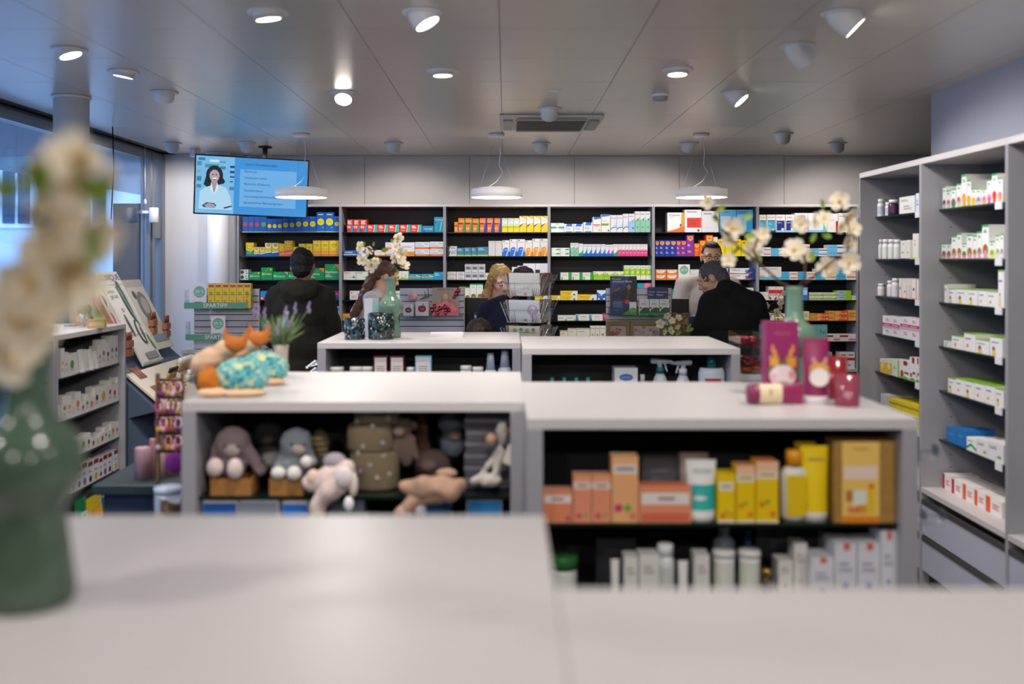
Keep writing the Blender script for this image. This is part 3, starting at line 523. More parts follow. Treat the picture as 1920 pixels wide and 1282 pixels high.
 'bor': ('flat blue and rose carton', '#e6eef4', [('p',[(0,0),(.5,0),(.4,1),(0,1)],'#6cc0e8'),('r',.5,.3,1,.62,'#f0a4a0'),('l',.08,.5,.44,.6,1,'#3474a8')]),
 'grs': ('pale green and rose carton', '#cfe6de', [('r',.7,0,1,1,'#f0d4d0'),('r',.72,.4,1,.62,'#d84c58'),('l',.1,.5,.4,.6,1,'#5a9c8c')]),
 'boo': ('flat blue and orange carton', '#f0ede8', [('p',[(0,0),(.5,0),(.46,1),(0,1)],'#4cb8e4'),('r',.52,.34,.98,.64,'#f08a34'),('l',.08,.5,.44,.6,1,'#2c6a9c')]),
 'wob': ('white carton with blue orange base', '#ece8e2', [('r',0,0,1,.22,'#5cc0e8'),('r',.05,.24,.6,.32,'#f0944c'),('l',.1,.8,.7,.88,1,'#a49c98')]),
 'rwr': ('white carton with red top band', '#ebe7e6', [('p',[(0,.5),(1,.5),(1,.76),(0,.76)],'#d82c3c'),('p',[(0,.3),(1,.3),(1,.5),(0,.5)],'#f0b4b4')]),
 'wpr': ('flat white carton with rose print', '#ede6e4', [('c',.25,.5,.04,'#a83c3c'),('c',.42,.5,.04,'#a83c3c'),('l',.1,.2,.8,.3,1,'#d8b4b0')]),
 'bls': ('blue and white tall carton', '#2f8ade', [('r',.1,.4,.9,.8,'#c0def6'),('l',.1,.85,.9,.92,1,'#dff0fc')]),
 'lfw': ('flat white and lime carton with tick', '#e8ead8', [('r',0,.15,1,.5,'#9cc42c'),('p',[(.82,.6),(.9,.3),(1,.9),(.9,.5)],'#2c3020'),('l',.1,.66,.6,.76,1,'#9c9c8c')]),
 'lfb': ('lime carton with blue label', '#9cd42c', [('p',[(0,.1),(.5,.1),(.66,.9),(0,.9)],'#b4c8e4'),('l',.15,.5,.5,.66,1,'#2c4ca4')]),
 'wyl': ('white and yellow carton', '#f2efe4', [('r',0,0,1,.36,'#f2c41c'),('l',.1,.66,.7,.76,1,'#a4a094')]),
 'cry': ('cream and yellow carton', '#efe6c0', [('r',0,0,1,.1,'#e8b41c'),('r',.86,0,1,1,'#e8c21c'),('l',.2,.4,.7,.8,3,'#c8a05c')]),
 'opa': ('flat orange carton', '#f06428', [('p',[(0,0),(.3,0),(.5,1),(0,1)],'#f8a84c'),('t','Perskindol',.15,.35,.8,.7,'#fbe8cc'),('c',.88,.5,.05,'#fff')]),
 'ora': ('pale orange carton', '#f4b45c', [('l',.1,.3,.9,.8,3,'#d86c2c')]),
 'wdr': ('white carton with dark red label', '#eee4e4', [('r',0,.6,.5,.84,'#9c2c34'),('p',[(.5,.1),(1,.1),(1,.4),(.6,.4)],'#e08c94')]),
 'nic': ('white carton with red band', '#ece8e4', [('r',0,.5,1,.66,'#cc2f24'),('c',.3,.25,.2,'#3c8cc0'),('c',.36,.3,.16,'#ece8e4'),('l',.15,.78,.85,.88,1,'#b84c40')]),
}
DM = {}
def carton_mesh(key, w, d, h, style=None):
    k = (key, round(w, 3), round(d, 3), round(h, 3), style)
    if k in DM: return DM[k]
    desc, body, pr = DS[key]; b = MB()
    b.box(-w/2, w/2, 0, d, 0, h, PAPER(body), PAPER(style) if style else None)
    y = -.0004
    for i, p in enumerate(pr):
        y -= .00012; q = lambda u, v: (-w/2+w*min(max(u, .0), 1), y, h*min(max(v, .0), 1))
        if p[0] == 'r': b.poly([q(p[1], p[2]), q(p[3], p[2]), q(p[3], p[4]), q(p[1], p[4])], PAPER(p[5]))
        elif p[0] == 'c':
            n = 14; r = p[3]*w
            b.poly([q((p[1]*w+r*math.cos(2*math.pi*t/n))/w, (p[2]*h+r*math.sin(2*math.pi*t/n))/h) for t in range(n)], PAPER(p[4]))
        elif p[0] == 'p':
            pts = p[1]; a = sum(pts[i][0]*pts[(i+1) % len(pts)][1]-pts[(i+1) % len(pts)][0]*pts[i][1] for i in range(len(pts)))
            if a < 0: pts = pts[::-1]
            b.poly([q(u, v) for u, v in pts], PAPER(p[2]))
        elif p[0] == 'l':
            x0, v0, x1, v1, n, c = p[1:]
            for t in range(n):
                st = (v1-v0)/n; a = v0+st*t+st*.2; e = x1-(x1-x0)*(.25 if t % 2 else 0)
                b.poly([q(x0, a), q(e, a), q(e, a+st*.62), q(x0, a+st*.62)], PAPER(c))
        elif p[0] == 't': b.text(p[1], q(p[2], 0)[0], q(p[4], 0)[0], h*p[3], h*p[5], y, PAPER(p[6]), 'l')
    DM[k] = b.mesh('carton'); return DM[k]
KIND = ['medicine_carton', 'medicine box']
def carton(key, w, d, h, loc, rz=0, label=None, group=None, parent=None, style=None):
    o = bpy.data.objects.new(KIND[0], carton_mesh(key, w-.001, d, h-.0006, style)); COL.objects.link(o)
    o.location = loc; o.rotation_euler = (0, 0, rz)
    tag(o, label or DS[key][0], KIND[1], group); return o
SHN = ['top', 'second', 'third', 'fourth', 'fifth', 'sixth', 'bottom']
BAY = ['leftmost back bay', 'second back bay', 'third back bay', 'fourth back bay', 'fifth back bay', 'rightmost back bay']
USED = {}
def uniq(s):
    USED[s] = USED.get(s, 0)+1
    return s if USED[s] == 1 else s + ' again'
# back wall units
FB = 9.25; UT = Z(387, FB)+.02
edges = [(445, 638.2), (638.2, 833.5), (833.5, 1029.5), (1029.5, 1225.3), (1225.3, 1420.7), (1420.7, 1610)]
SY = [435, 480, 524.3, 562.5, 601, 639.7]
for i, (a, b_) in enumerate(edges):
    x0, x1 = X(a, FB), X(b_, FB)
    sh = [Z(y, FB+.03)-.001 for y in SY]
    shelves('wall_shelf_unit', 'grey wall shelf unit with dark back, %s' % BAY[i], 'shelf unit', x1-x0-.001, .312, UT, .012, .022, sh, ((x0+x1)/2, FB, 0), 0, deck=Z(692, FB), group=None)
# rows: bay, row, [(x0, x1, ytop, design, levels)]
ROWS = [
(0,0,434.5,[(454,465.3,405,'bdr'),(465.6,476.3,405,'bdr'),(476.6,487.8,405,'bdr'),(488,500.3,405,'bdg'),(500.6,510,409,'bds'),(510.2,519.8,409,'bds'),(520,529.5,409,'bds'),(529.8,541.8,408,'bdy'),(542,553.3,408,'bdy'),(553.6,566.3,405.5,'bdy'),(566.6,579.3,405,'bdy'),(579.6,593.2,405,'bdy'),(593.6,609.2,397.2,'bdt'),(609.6,626,397.2,'bdt'),(626.4,636.4,404.5,'bdy')]),
(0,1,479.5,[(461,475.8,454,'ytl'),(476,486,462.3,'gwb'),(486.4,496.5,462.3,'gwb'),(496.8,509.3,454.5,'gbt'),(509.8,523,454.5,'gbt'),(523.3,533,456,'yor'),(533.3,548.5,450.4,'yor'),(549,559.6,462,'yop'),(560,573.2,456,'yop'),(573.8,586,456,'yop'),(586.8,601.5,450.2,'yop'),(602,616.3,450.2,'yop'),(616.8,635.4,450,'yop')]),
(0,2,524,[(450.5,465.5,504.8,'wgs',2),(467,488.4,509,'grd'),(489.5,511.4,501,'grd'),(512,540,509,'grk'),(540.6,565,509,'grk'),(575,608,502,'gro'),(609,636,494.7,'gro')]),
(0,3,561.5,[(478,500.4,544.7,'bpk'),(501,521,545,'bpk'),(606,636,544.2,'pkb')]),
(0,4,601,[(620.5,636,574.4,'lem')]),
(0,5,640,[(610,636,613,'grw')]),
(1,0,434.5,[(651,662.3,410.5,'rbt'),(663,674.7,410.5,'rbt'),(675.5,688,410.5,'rbt'),(688.6,707.8,420.3,'rdt'),(708.4,728,420.3,'rdt'),(728.6,748.6,420.3,'rdt'),(749.5,769.8,420.3,'rdt'),(770.4,790.6,420.3,'rdt'),(791.6,813,422.6,'clm'),(814,831,406,'tlt')]),
(1,1,479.5,[(644,668,468.6,'blf'),(668.5,690,470,'blf'),(702,721.6,468,'wor'),(722.4,748.6,453.6,'rio',2),(750.6,777.6,453.6,'rib'),(778.4,805.4,453,'rio',2),(806,831,452.2,'rio',2)]),
(1,2,524,[(644,667,508.4,'gas'),(667.6,691,508.6,'gas'),(692,710,512,'wlg'),(740,752.8,507.8,'flw'),(753,765.8,507.8,'flw'),(766.2,789,513.2,'tor'),(789.6,813,513,'tor'),(813.4,831.2,509.2,'tqp')]),
(1,3,561.7,[(655.7,680,544.5,'wrd'),(680.4,701,544.5,'wrd'),(728,751,544.4,'wrd')]),
(1,4,601,[(642.5,664,588,'orl')]),
(2,0,434.6,[(851.8,858.6,415.4,'ogs'),(859.3,872.1,408,'ogn'),(872.6,886,408,'ogn'),(886.4,898.9,409,'ogn'),(899.7,912.8,408,'obl'),(913.3,926.6,408,'obl'),(927,940.4,408,'obl'),(941,951.8,408.2,'ygn'),(952.3,962.8,408.2,'ygn'),(963.2,973.8,408.2,'ygn'),(974.2,987.2,404,'ynt'),(987.7,1000.4,404,'ynt'),(1001,1014.1,404,'ynt'),(1014.6,1027.4,404,'ynt')]),
(2,1,479.5,[(838,856.5,460.7,'gst',2),(857,870.2,463.8,'stl'),(870.8,883.4,463,'stl'),(883.9,893.9,463,'stl'),(894.5,915.3,462,'stl'),(915.9,928.4,450.8,'wtp'),(928.7,941.4,450.8,'wtp'),(942,955.2,449.7,'wbc'),(955.8,969.4,447.6,'wbc'),(970,984.2,447.6,'wbc'),(984.6,997.8,449.7,'woc'),(998.4,1012.5,446.7,'woc'),(1013,1027.4,446.7,'woc')]),
(2,2,524,[(838,854.7,509,'wrl',2),(855.2,871,509,'wrl',2),(871.7,884.1,494.6,'wbk',2),(884.6,896.4,494.6,'wbk',2),(896.9,909.7,494.6,'wbk',2),(910,918.6,511,'wlg'),(960,969.9,500,'lyt'),(970.3,980.4,497.6,'lyt'),(981,1003.6,493.3,'wpu'),(1004,1027.3,493.3,'wpu')]),
(2,3,562,[(861,870.8,537,'gec'),(871.2,880.6,537.6,'gec'),(881,893.2,531.3,'gec'),(893.6,905.6,531.3,'gec'),(1003,1027,553,'yel')]),
(3,0,434.6,[(1033,1057.6,417.5,'wtl'),(1058,1075.4,419,'wbt'),(1076,1093.2,419,'wbt'),(1094,1111.4,416,'wbt'),(1112,1127.1,406,'wkt'),(1127.6,1144.2,400.8,'wkg'),(1144.8,1156.2,402.4,'wnv'),(1156.6,1167.8,402.4,'wnv'),(1168.2,1178.2,400,'wnv'),(1178.6,1190,400,'wcb'),(1190.5,1200,395.6,'wcg'),(1200.3,1209.9,395.6,'wcg'),(1210.2,1219.8,395.6,'wcg')]),
(3,1,479.5,[(1034,1050,463.8,'wgp',2),(1050.4,1068,463.8,'wgp',2),(1070,1077.5,454.5,'wcg'),(1077.8,1084.9,454.5,'wcg'),(1085.3,1093.1,456,'wvt'),(1093.4,1101,457,'wvb'),(1101.3,1109.4,457,'wvb'),(1109.8,1117.9,457,'wvb'),(1118.3,1126.4,457,'wvb'),(1126.8,1134.8,457,'wvb'),(1135.1,1142.4,458,'wvm'),(1142.7,1150,458,'wvm'),(1150.3,1158.4,457,'wvt')]+[(1158.7+6.95*k,1165.4+6.95*k,457,'wpk') for k in range(8)]),
(3,2,524.2,[(1051,1071.4,510.6,'wgr'),(1072,1092,510.6,'wgr'),(1092.4,1112.4,510.6,'wgr'),(1112.8,1132.4,508.4,'lim'),(1132.8,1151.4,508.4,'lim'),(1151.8,1169.8,508.4,'lim'),(1170.2,1180.4,497.2,'lit'),(1180.8,1190.6,497.2,'lit'),(1191,1200.6,497.2,'lit'),(1201,1210.8,497.2,'lit'),(1211.2,1221,497.2,'lit')]),
(3,3,562.8,[(1033,1050.6,554.2,'yel'),(1051,1083.1,545.5,'yel',2),(1083.5,1119,552.4,'yel'),(1119.4,1136,544.2,'bwh'),(1195,1207.8,530.6,'tpi'),(1208.2,1221,530.6,'pki')]),
(3,4,600.8,[(1046,1062.8,591,'wla'),(1063.2,1079.8,591,'wla'),(1080.2,1105,589.3,'bys'),(1105.5,1130,589.3,'bys'),(1130.4,1150,587.3,'mag')]),
(3,5,639.7,[(1050,1064.2,620,'llf'),(1064.6,1081,615.6,'llf'),(1081.4,1106.2,615.4,'llf'),(1107,1115.6,610.6,'wsd'),(1116,1124.2,610.6,'wsd'),(1124.6,1136,610.6,'wsd')]),
(4,0,434.2,[(1251.4,1282.8,397.3,'vol'),(1283.6,1315.4,391.6,'wre'),(1316,1347.6,394.5,'wla2'),(1349,1380,392,'lbl'),(1380.5,1411.6,392,'lb2')]),
(4,1,480,[(1228.8,1236,450.2,'nsh'),(1236.5,1246.6,450,'nsh'),(1247,1257,450,'nsh'),(1257.4,1268,450,'nsh'),(1268.4,1277,450.8,'psh'),(1277.3,1287.2,450.6,'psh'),(1287.6,1301,440.3,'psh'),(1301.8,1311.8,456,'osh'),(1312.2,1323.2,450.3,'osh'),(1323.6,1336.8,440.3,'osh'),(1337.4,1345.6,444,'lyt'),(1346,1359,448.2,'ysh'),(1359.4,1372.4,448.2,'ysh'),(1373,1389.6,448.2,'ysh'),(1390,1400,450.3,'ysh'),(1400.4,1411.2,440.2,'ysh')]),
(4,2,524.3,[(1229.2,1249.4,505,'owt',2),(1250,1271.4,505,'owt',2),(1294,1313,505,'lyt'),(1360.6,1368,502.8,'vls',2),(1368.4,1414.4,502.6,'vll',2)]),
(4,3,562.5,[(1258.6,1268.6,542,'tpt'),(1396.6,1413,539.4,'gnw')]),
(5,0,436,[(1424,1436.6,403.2,'der'),(1438,1454.4,403,'der'),(1455.2,1472,403,'lub'),(1473.2,1489.8,403,'lub'),(1490.6,1514.8,400,'wmi'),(1515.4,1543.6,400,'wsk'),(1544.2,1551.2,401,'wmi'),(1551.6,1571,401,'wrs'),(1572,1588.6,400,'wos'),(1589.2,1606,400,'wos')]),
(5,1,480,[(1424,1445.6,463.4,'wrf',2),(1446.4,1478.4,465,'bor',2),(1480,1518.6,457.6,'grs',2),(1519.2,1551,465.2,'bof',2),(1551.6,1588.2,458.6,'bof',2),(1588.6,1606,464,'bls')]),
(5,2,524.8,[(1424,1441,500.8,'wob'),(1441.4,1465,500.6,'wob'),(1465.6,1496,509.8,'boo',2),(1497,1529,509.8,'boo',2),(1529.6,1567,504,'boo',2),(1568,1606,504,'boo',2)]),
(5,3,563,[(1423.6,1440.8,548,'wpr',2),(1441.2,1455,537.6,'rwr'),(1455.4,1469.4,537.6,'rwr'),(1504,1514.6,538.4,'bls'),(1517.4,1543.4,549,'lfw',2),(1543.8,1568.8,549,'lfw',2),(1569.2,1596,545,'lfb',2),(1597,1606.6,554.6,'wlg')]),
(5,4,601.4,[(1426,1452,588.2,'lyt'),(1454,1472,588.4,'wyl'),(1507,1518,584.2,'cry'),(1519,1530.4,588.2,'ora',2),(1530.8,1553.2,588.2,'opa',2),(1553.6,1564,583.4,'ora',2),(1564.4,1590,583.4,'opa',2),(1590.5,1606,582,'ora')]),
(5,5,639.5,[(1550,1574.6,626,'wdr'),(1575,1605.6,626,'wdr')]),
(5,6,692,[(1574.7,1588,661,'nic'),(1588.6,1602.6,661,'nic')]),
]
def nm_ord(n, N, word='from left'): return '' if N == 1 else ', %s %s' % (ORD[n], word)
DF = 9.295
for bay, row, yb, items in ROWS:
    zb = Z(yb, DF) if row == 6 else Z(SY[row], FB+.03)-.001
    if row == 6: zb = Z(692, FB)
    cnt = {}
    for it in items: cnt[it[3]] = cnt.get(it[3], 0)+1
    seen = {}
    for it in items:
        a, c, yt, key = it[:4]; lv = it[4] if len(it) > 4 else 1
        n = seen.get(key, 0); seen[key] = n+1
        w_ = (c-a)*DF/F; H = (yb-yt)*DF/F/lv; d = .12 if w_ > .04 else .09
        for l in range(lv):
            pre = '' if lv == 1 else (', lower' if l == 0 else ', upper')
            lab = DS[key][0]+pre+nm_ord(n, cnt[key])+', %s shelf, %s' % (SHN[row], BAY[bay])
            carton(key, w_, d, H, (X((a+c)/2, DF), DF+random.uniform(0, .004)-.002, zb+.0004+l*(H+.0002)), 0, lab)
# discount card on the shelf
t = thing('discount_card', 'white upright card with green 20 % disc, third shelf, fifth back bay', 'sign', (X(1282.7, 9.27), 9.27, Z(524.3, FB)))
b = MB(); w_, h_ = 21.5*9.27/F, 28.5*9.27/F
b.box(-w_/2, w_/2, 0, .002, 0, h_, PAPER('#f0f0ee'))
def disc(b, cx, cz, r, y, m, n=24): b.poly([(cx+r*math.cos(2*math.pi*k/n), y, cz+r*math.sin(2*math.pi*k/n)) for k in range(n)], m)
disc(b, 0, h_*.64, w_*.38, -.0006, PAPER('#7db89c')); b.text('20 %', -w_*.28, w_*.28, h_*.56, h_*.72, -.001, PAPER('#eef6f2')); b.build('card', t)
KIND[:] = ['herbal_carton', 'remedy box']
# ---------------------------------------------------------------- right wall unit
XU = 2.105; UD = XR-XU-.004
RTOP = Z(487-162, 5.92)
for k in range(3):
    y1 = 5.925-.87*k; y0 = y1-.87
    shs = [CZ+.255, CZ+.004, CZ-.2135, CZ-.4345, CZ-.6575, CZ-.906]
    shelves('side_shelf_unit', 'grey shelf unit with drawers along the right wall, %s' % ['farthest bay', 'middle bay', 'bay cut off by the frame'][k], 'shelf unit', .869, UD, RTOP, .011, .03,
            shs if k < 2 else [CZ-.2, CZ-.6] if 0 else [], (XU, (y0+y1)/2, 0), -math.pi/2, deck=CZ-1.15, setback=.09, back=mat('#8c9098', .5), tags=k < 2)
PXR = 2.2
def dR(px): return PXR*F/(px-VX)
def boxR(a, b, yt, yb_z, key, label, lv=1, depth=.14, style=None, cat=None):
    Da, Db = dR(a), dR(b); Dm = (Da+Db)/2
    H = ((VY-yt)*Da/F + CZ - yb_z)/lv
    for l in range(lv):
        pre = '' if lv == 1 else (', lower' if l == 0 else ', upper')
        carton(key, Da-Db, depth, H, (PXR+.004, Dm, yb_z+.0004+l*(H+.0002)), -math.pi/2, label.replace('@', pre), style=style)
DS.update({
 'kgr': ('white carton', '#e9e8e4', [('l',.1,.7,.6,.85,2,'#9ab87c'),('l',.3,.2,.8,.5,2,'#b4b0b4')]),
 'kbl': ('white and blue carton', '#dfe8f4', [('r',0,0,.12,1,'#3c78c4'),('l',.3,.3,.8,.7,2,'#7ca4d8')]),
 'kcr': ('cream carton', '#eae7dc', [('c',.5,.8,.06,'#2c3c5c'),('l',.2,.3,.6,.4,1,'#8a8478'),('r',0,0,1,.04,'#3c4c80')]),
 'kyb': ('white carton with yellow base', '#eceae2', [('r',0,0,1,.07,'#eadc1c'),('l',.2,.5,.6,.8,2,'#e4cc9c')]),
 'kor': ('white and orange carton', '#eeebe6', [('r',.6,0,.72,1,'#f08450'),('r',0,0,1,.05,'#f07c44'),('l',.15,.4,.4,.6,1,'#44548c')]),
 'kpk': ('white carton with magenta band', '#efecee', [('r',0,0,1,.3,'#d6186c'),('l',.1,.08,.42,.2,1,'#f8c0d8'),('l',.55,.08,.9,.2,1,'#f8c0d8'),('l',.2,.5,.4,.8,2,'#e89cb0'),('l',.65,.5,.85,.8,2,'#e89cb0')]),
 'kpl': ('white carton with small pink print', '#ece8ea', [('l',.2,.3,.4,.6,2,'#e87c94'),('l',.65,.3,.85,.6,2,'#e87c94'),('r',0,.75,1,1,'#c2bcc2')]),
 'kyw': ('white and yellow carton', '#e6e4d8', [('r',0,.05,1,.75,'#ecc01c'),('c',.5,.5,.2,'#f6e2a0')]),
 'kgn': ('pale green carton', '#dfe6d4', [('r',.8,0,1,1,'#a4c46c'),('l',.2,.4,.6,.6,2,'#a8b89c')]),
 'krf': ('white carton with red flower', '#edecea', [('r',.4,.76,.8,1,'#a81c2c'),('c',.25,.25,.16,'#c4402c'),('p',[(0,0),(1,0),(1,.05),(.6,.15),(0,.08)],'#7cac3c'),('r',.5,.3,.95,.4,'#4c5c74')]),
 'kyl': ('long yellow carton', '#e8d22c', [('r',0,.75,1,.85,'#a89c34'),('l',.1,.2,.9,.5,3,'#8c8434')]),
 'kgy': ('grey white carton', '#c9c9c8', [('l',.2,.3,.7,.6,2,'#a0a0a4')]),
 'klm': ('lime topped white carton', '#eceae8', [('r',0,.95,1,1,'#8ab83c'),('l',.1,.62,.6,.76,1,'#8c94b4'),('c',.3,.3,.09,'#d8905c')]),
 'kly': ('lime topped white carton with child print', '#eceae8', [('r',0,.95,1,1,'#8ab83c'),('l',.1,.66,.7,.76,1,'#8c94b4'),('c',.3,.35,.12,'#a85c3c'),('p',[(.15,0),(.5,0),(.4,.3),(.25,.3)],'#e0c85c')]),
 'kbu': ('blue carton', '#1f72bc', [('l',.2,.5,.7,.7,1,'#3c8cd0'),('r',0,0,1,.05,'#184c90')]),
 'kwg': ('white and green carton', '#e9ece8', [('p',[(0,.1),(.5,.4),(1,.1),(1,.3),(.5,.6),(0,.3)],'#2f9c5c'),('l',.1,.7,.6,.8,1,'#7c8c84')]),
 'klx': ('white carton with green leaf mark', '#e8e6ea', [('t','Laxol',.1,.6,.7,.85,'#4c4c78'),('p',[(.5,.2),(.8,.4),(.9,.2)],'#7cac3c')]),
 'krd': ('white and red carton', '#ece8e6', [('r',0,0,.25,1,'#b81c28'),('l',.4,.3,.85,.7,3,'#d8848c')]),
 'kro': ('white and orange carton', '#ece9e6', [('r',0,0,.28,1,'#e8541c'),('l',.42,.3,.85,.7,3,'#d8848c')]),
})
def flower(key, words, c1, c2, c3):
    DS[key] = (words, '#eef0ec', [('r',0,.93,1,1,'#3fae6c'),('r',0,0,1,.03,'#2f9c5c'),('l',.25,.76,.75,.86,2,'#2c8a54'),('c',.5,.26,.42,c1),('c',.48,.34,.24,c2),('p',[(.2,.02),(.85,.02),(.66,.24),(.36,.24)],c3)])
flower('f_d', 'slim white carton with dark berry picture', '#5c5458', '#3c2c3c', '#b8b0a8'); flower('f_p', 'slim white carton with pale pink picture', '#e0b4b4', '#a85c64', '#d8c4bc')
flower('f_g', 'slim white carton with red and green picture', '#2f7c44', '#b83c3c', '#3c8c4c'); flower('f_y', 'tall white carton with yellow petals', '#f2b81c', '#e8a414', '#e8a818')
flower('f_s', 'small white carton with yellow picture', '#f4c83c', '#e8ac2c', '#f2c43c'); flower('f_v', 'small white carton with violet picture', '#b49cc8', '#8c7cac', '#d8c8dc')
flower('f_o', 'small white carton with rosy orange picture', '#f0a08c', '#e86c9c', '#f0a45c'); flower('f_m', 'white carton with magenta flower', '#e84ca8', '#f0a4c0', '#d82ca0')
flower('f_r', 'white carton with red flower', '#e0442c', '#c8341c', '#d8402c'); flower('f_e', 'white carton with pink coneflower', '#6ca43c', '#d8402c', '#f08cac')
flower('f_k', 'small white carton with pink coneflower', '#4c8c3c', '#a83c3c', '#e88c9c'); flower('f_l', 'white carton with lime picture', '#c4d868', '#8ca43c', '#dce0a0')
FAR, MID = 'farthest side bay', 'middle side bay'
SH = [CZ+.255, CZ+.004, CZ-.2135, CZ-.4345, CZ-.6575, CZ-.906, CZ-1.15]
def rowR(row, bay, items):
    cnt = {}; seen = {}
    for it in items: cnt[it[3]] = cnt.get(it[3], 0)+1
    for it in items:
        n = seen.get(it[3], 0); seen[it[3]] = n+1; lv = it[4] if len(it) > 4 else 1
        boxR(it[0], it[1], it[2], SH[row], it[3], DS[it[3]][0]+'@'+nm_ord(n, cnt[it[3]])+', %s shelf, %s' % (SHN[row], bay), lv, style='#7fae3c' if it[3] in ('klm', 'kly') else '#d8d4d0' if it[3][0] == 'f' else None)
rowR(0, FAR, [(1685, 1713.4, 370.4, 'kgr'), (1715, 1721.6, 363, 'kbl')])
rowR(1, FAR, [(1687, 1697.6, 451, 'kcr'), (1698, 1704.5, 451, 'kcr'), (1710, 1721, 438, 'kyb')])
rowR(2, FAR, [(1684.2, 1692.4, 521.5, 'kor'), (1692.8, 1701.5, 533.7, 'kor'), (1708.4, 1721, 523.6, 'kor')])
rowR(3, FAR, [(1653.6, 1686, 609, 'kpl'), (1686.8, 1722, 611, 'kpl')])
for a, b_, yt, w_ in ((1653.6, 1686, 591, 'far'), (1686.8, 1722, 593, 'near')):
    Da, Db = dR(a), dR(b_); zb = (VY-(609.5 if w_ == 'far' else 611.5))*Da/F+CZ; H = (VY-yt)*Da/F+CZ-zb
    carton('kpk', Da-Db, .1, H, (PXR+.004, (Da+Db)/2, zb), -math.pi/2, '%s white carton with magenta band on the pair, fourth shelf, %s' % (w_, FAR))
rowR(4, FAR, [(1648.4, 1658.7, 671.4, 'kyw'), (1659.3, 1671, 671.6, 'kyw'), (1671.5, 1684.6, 672, 'kgn'), (1685.3, 1703.7, 674, 'krf'), (1704.2, 1715.5, 668.6, 'krf'), (1716, 1722, 670.5, 'krf')])
rowR(5, FAR, [(1650, 1664.8, 737, 'kgy'), (1666, 1679, 745.4, 'kyl'), (1679.5, 1693, 749, 'kyl'), (1693.5, 1707, 753, 'kyl'), (1707.5, 1721.5, 757, 'kyl')])
rowR(0, MID, [(1766, 1772.2, 350, 'f_d'), (1772.8, 1781.4, 357, 'f_p'), (1781.8, 1791, 354.6, 'f_g'), (1791.8, 1801, 345, 'f_p'), (1801.4, 1810.8, 328, 'f_y'), (1811.2, 1819, 337.4, 'f_y'), (1819.4, 1828.4, 353.8, 'f_s'), (1828.8, 1837.8, 353.8, 'f_v'), (1838.8, 1848.6, 354.6, 'f_o'), (1849, 1857.6, 336.7, 'f_m'), (1858, 1868, 326.5, 'f_r'), (1868.4, 1878.4, 333.5, 'f_o')])
rowR(1, MID, [(1764, 1773, 456.8, 'f_k'), (1773.4, 1782, 456.6, 'f_k'), (1782.6, 1792.4, 442.7, 'f_e'), (1792.8, 1801.8, 437.3, 'f_e'), (1802.2, 1810.6, 456, 'f_k'), (1811.2, 1822, 439.6, 'f_e'), (1822.4, 1830.2, 441, 'f_e'), (1830.6, 1839.4, 434, 'f_e'), (1839.8, 1852.6, 421.7, 'f_e'), (1853, 1864.4, 452, 'f_l'), (1865.2, 1873.4, 440.4, 'f_l'), (1873.8, 1880, 437.5, 'f_v')])
rowR(2, MID, [(1769, 1775.6, 532, 'klm'), (1776.2, 1790.5, 540.4, 'kly'), (1792, 1813, 540.4, 'kly'), (1813.6, 1831, 542, 'kly'), (1832.8, 1849, 543.5, 'klm'), (1849.6, 1869.5, 545.6, 'klm'), (1870, 1881, 506, 'kly')])
rowR(3, MID, [(1768, 1782, 636.6, 'klm'), (1783, 1805.3, 628, 'klm'), (1806.2, 1827.6, 623, 'klm'), (1828.3, 1853, 634.9, 'kly'), (1854.8, 1878, 629.7, 'kly')])
rowR(4, MID, [(1776, 1790.2, 707, 'kly'), (1790.8, 1806.4, 708, 'klm'), (1807, 1825.7, 712, 'kly'), (1826.5, 1845.3, 716, 'klm'), (1846, 1864.4, 720, 'klm'), (1865, 1880, 727, 'kly')])
rowR(5, MID, [(1773, 1791.4, 799, 'kbu'), (1791.8, 1809.6, 801, 'kbu'), (1810.7, 1829, 817.5, 'kwg'), (1830, 1850.4, 820, 'klx'), (1851, 1880, 824, 'klx')])
rowR(6, MID, [(1766, 1781.5, 886, 'krd'), (1783, 1802.4, 896, 'krd'), (1804, 1824.6, 905.7, 'kro'), (1825.7, 1846, 917, 'kro'), (1847, 1877, 927.4, 'kro')])
# jars in the farthest bay
def bottle(label, x, y, z, r, h, body='#e8e8e8', cap='#f0f0f0', band='#c4c8dc', group=None, name='pill_bottle', capr=.86, caph=.2):
    t = thing(name, label, 'bottle', (x, y, z), 0, group)
    hb = h*(1-caph)
    MB().lathe([(r*.94, 0), (r, .004), (r, hb*.86), (r*.7, hb)], (0,0,.0004), mat(body, .3), 20).build('body', t)
    MB().lathe([(r*1.004, hb*.2), (r*1.004, hb*.76)], (0,0,0), PAPER(band), 20, cap=False).build('paper_label', t)
    MB().lathe([(r*capr, hb+.0006), (r*capr, h*.985), (r*capr*.9, h)], (0,0,0), mat(cap, .35), 20).build('cap', t)
    return t
def bottleR(px, yt, row, lab, back=.03, **k):
    D = (PXR+back)*F/(px-VX); h = (VY-yt)*D/F+CZ-SH[row]
    return bottle(lab, PXR+back, D, SH[row], k.pop('r', .022), h, **k)
bottleR(1651, 373.5, 0, 'white pill bottle at the far end, top shelf, %s' % FAR, r=.024)
bottleR(1662, 373, 0, 'white pill bottle behind the small label jar, top shelf, %s' % FAR, back=.07, r=.024)
bottleR(1665, 379.5, 0, 'low white jar with pale label, top shelf, %s' % FAR, r=.016, back=.02)
bottleR(1675, 374.5, 0, 'dark purple pill bottle, top shelf, %s' % FAR, body='#3a1c38', band='#4a2044', r=.028)
for k, (p, yt, bk) in enumerate(((1650.5, 449, .03), (1661, 448.5, .03), (1672, 448.5, .03), (1682.6, 449, .03), (1707, 450, .03))):
    bottleR(p, yt, 1, 'white pill bottle, %s from left, second shelf, %s' % (ORD[k], FAR), back=bk, r=.021, band='#dfe6dc')
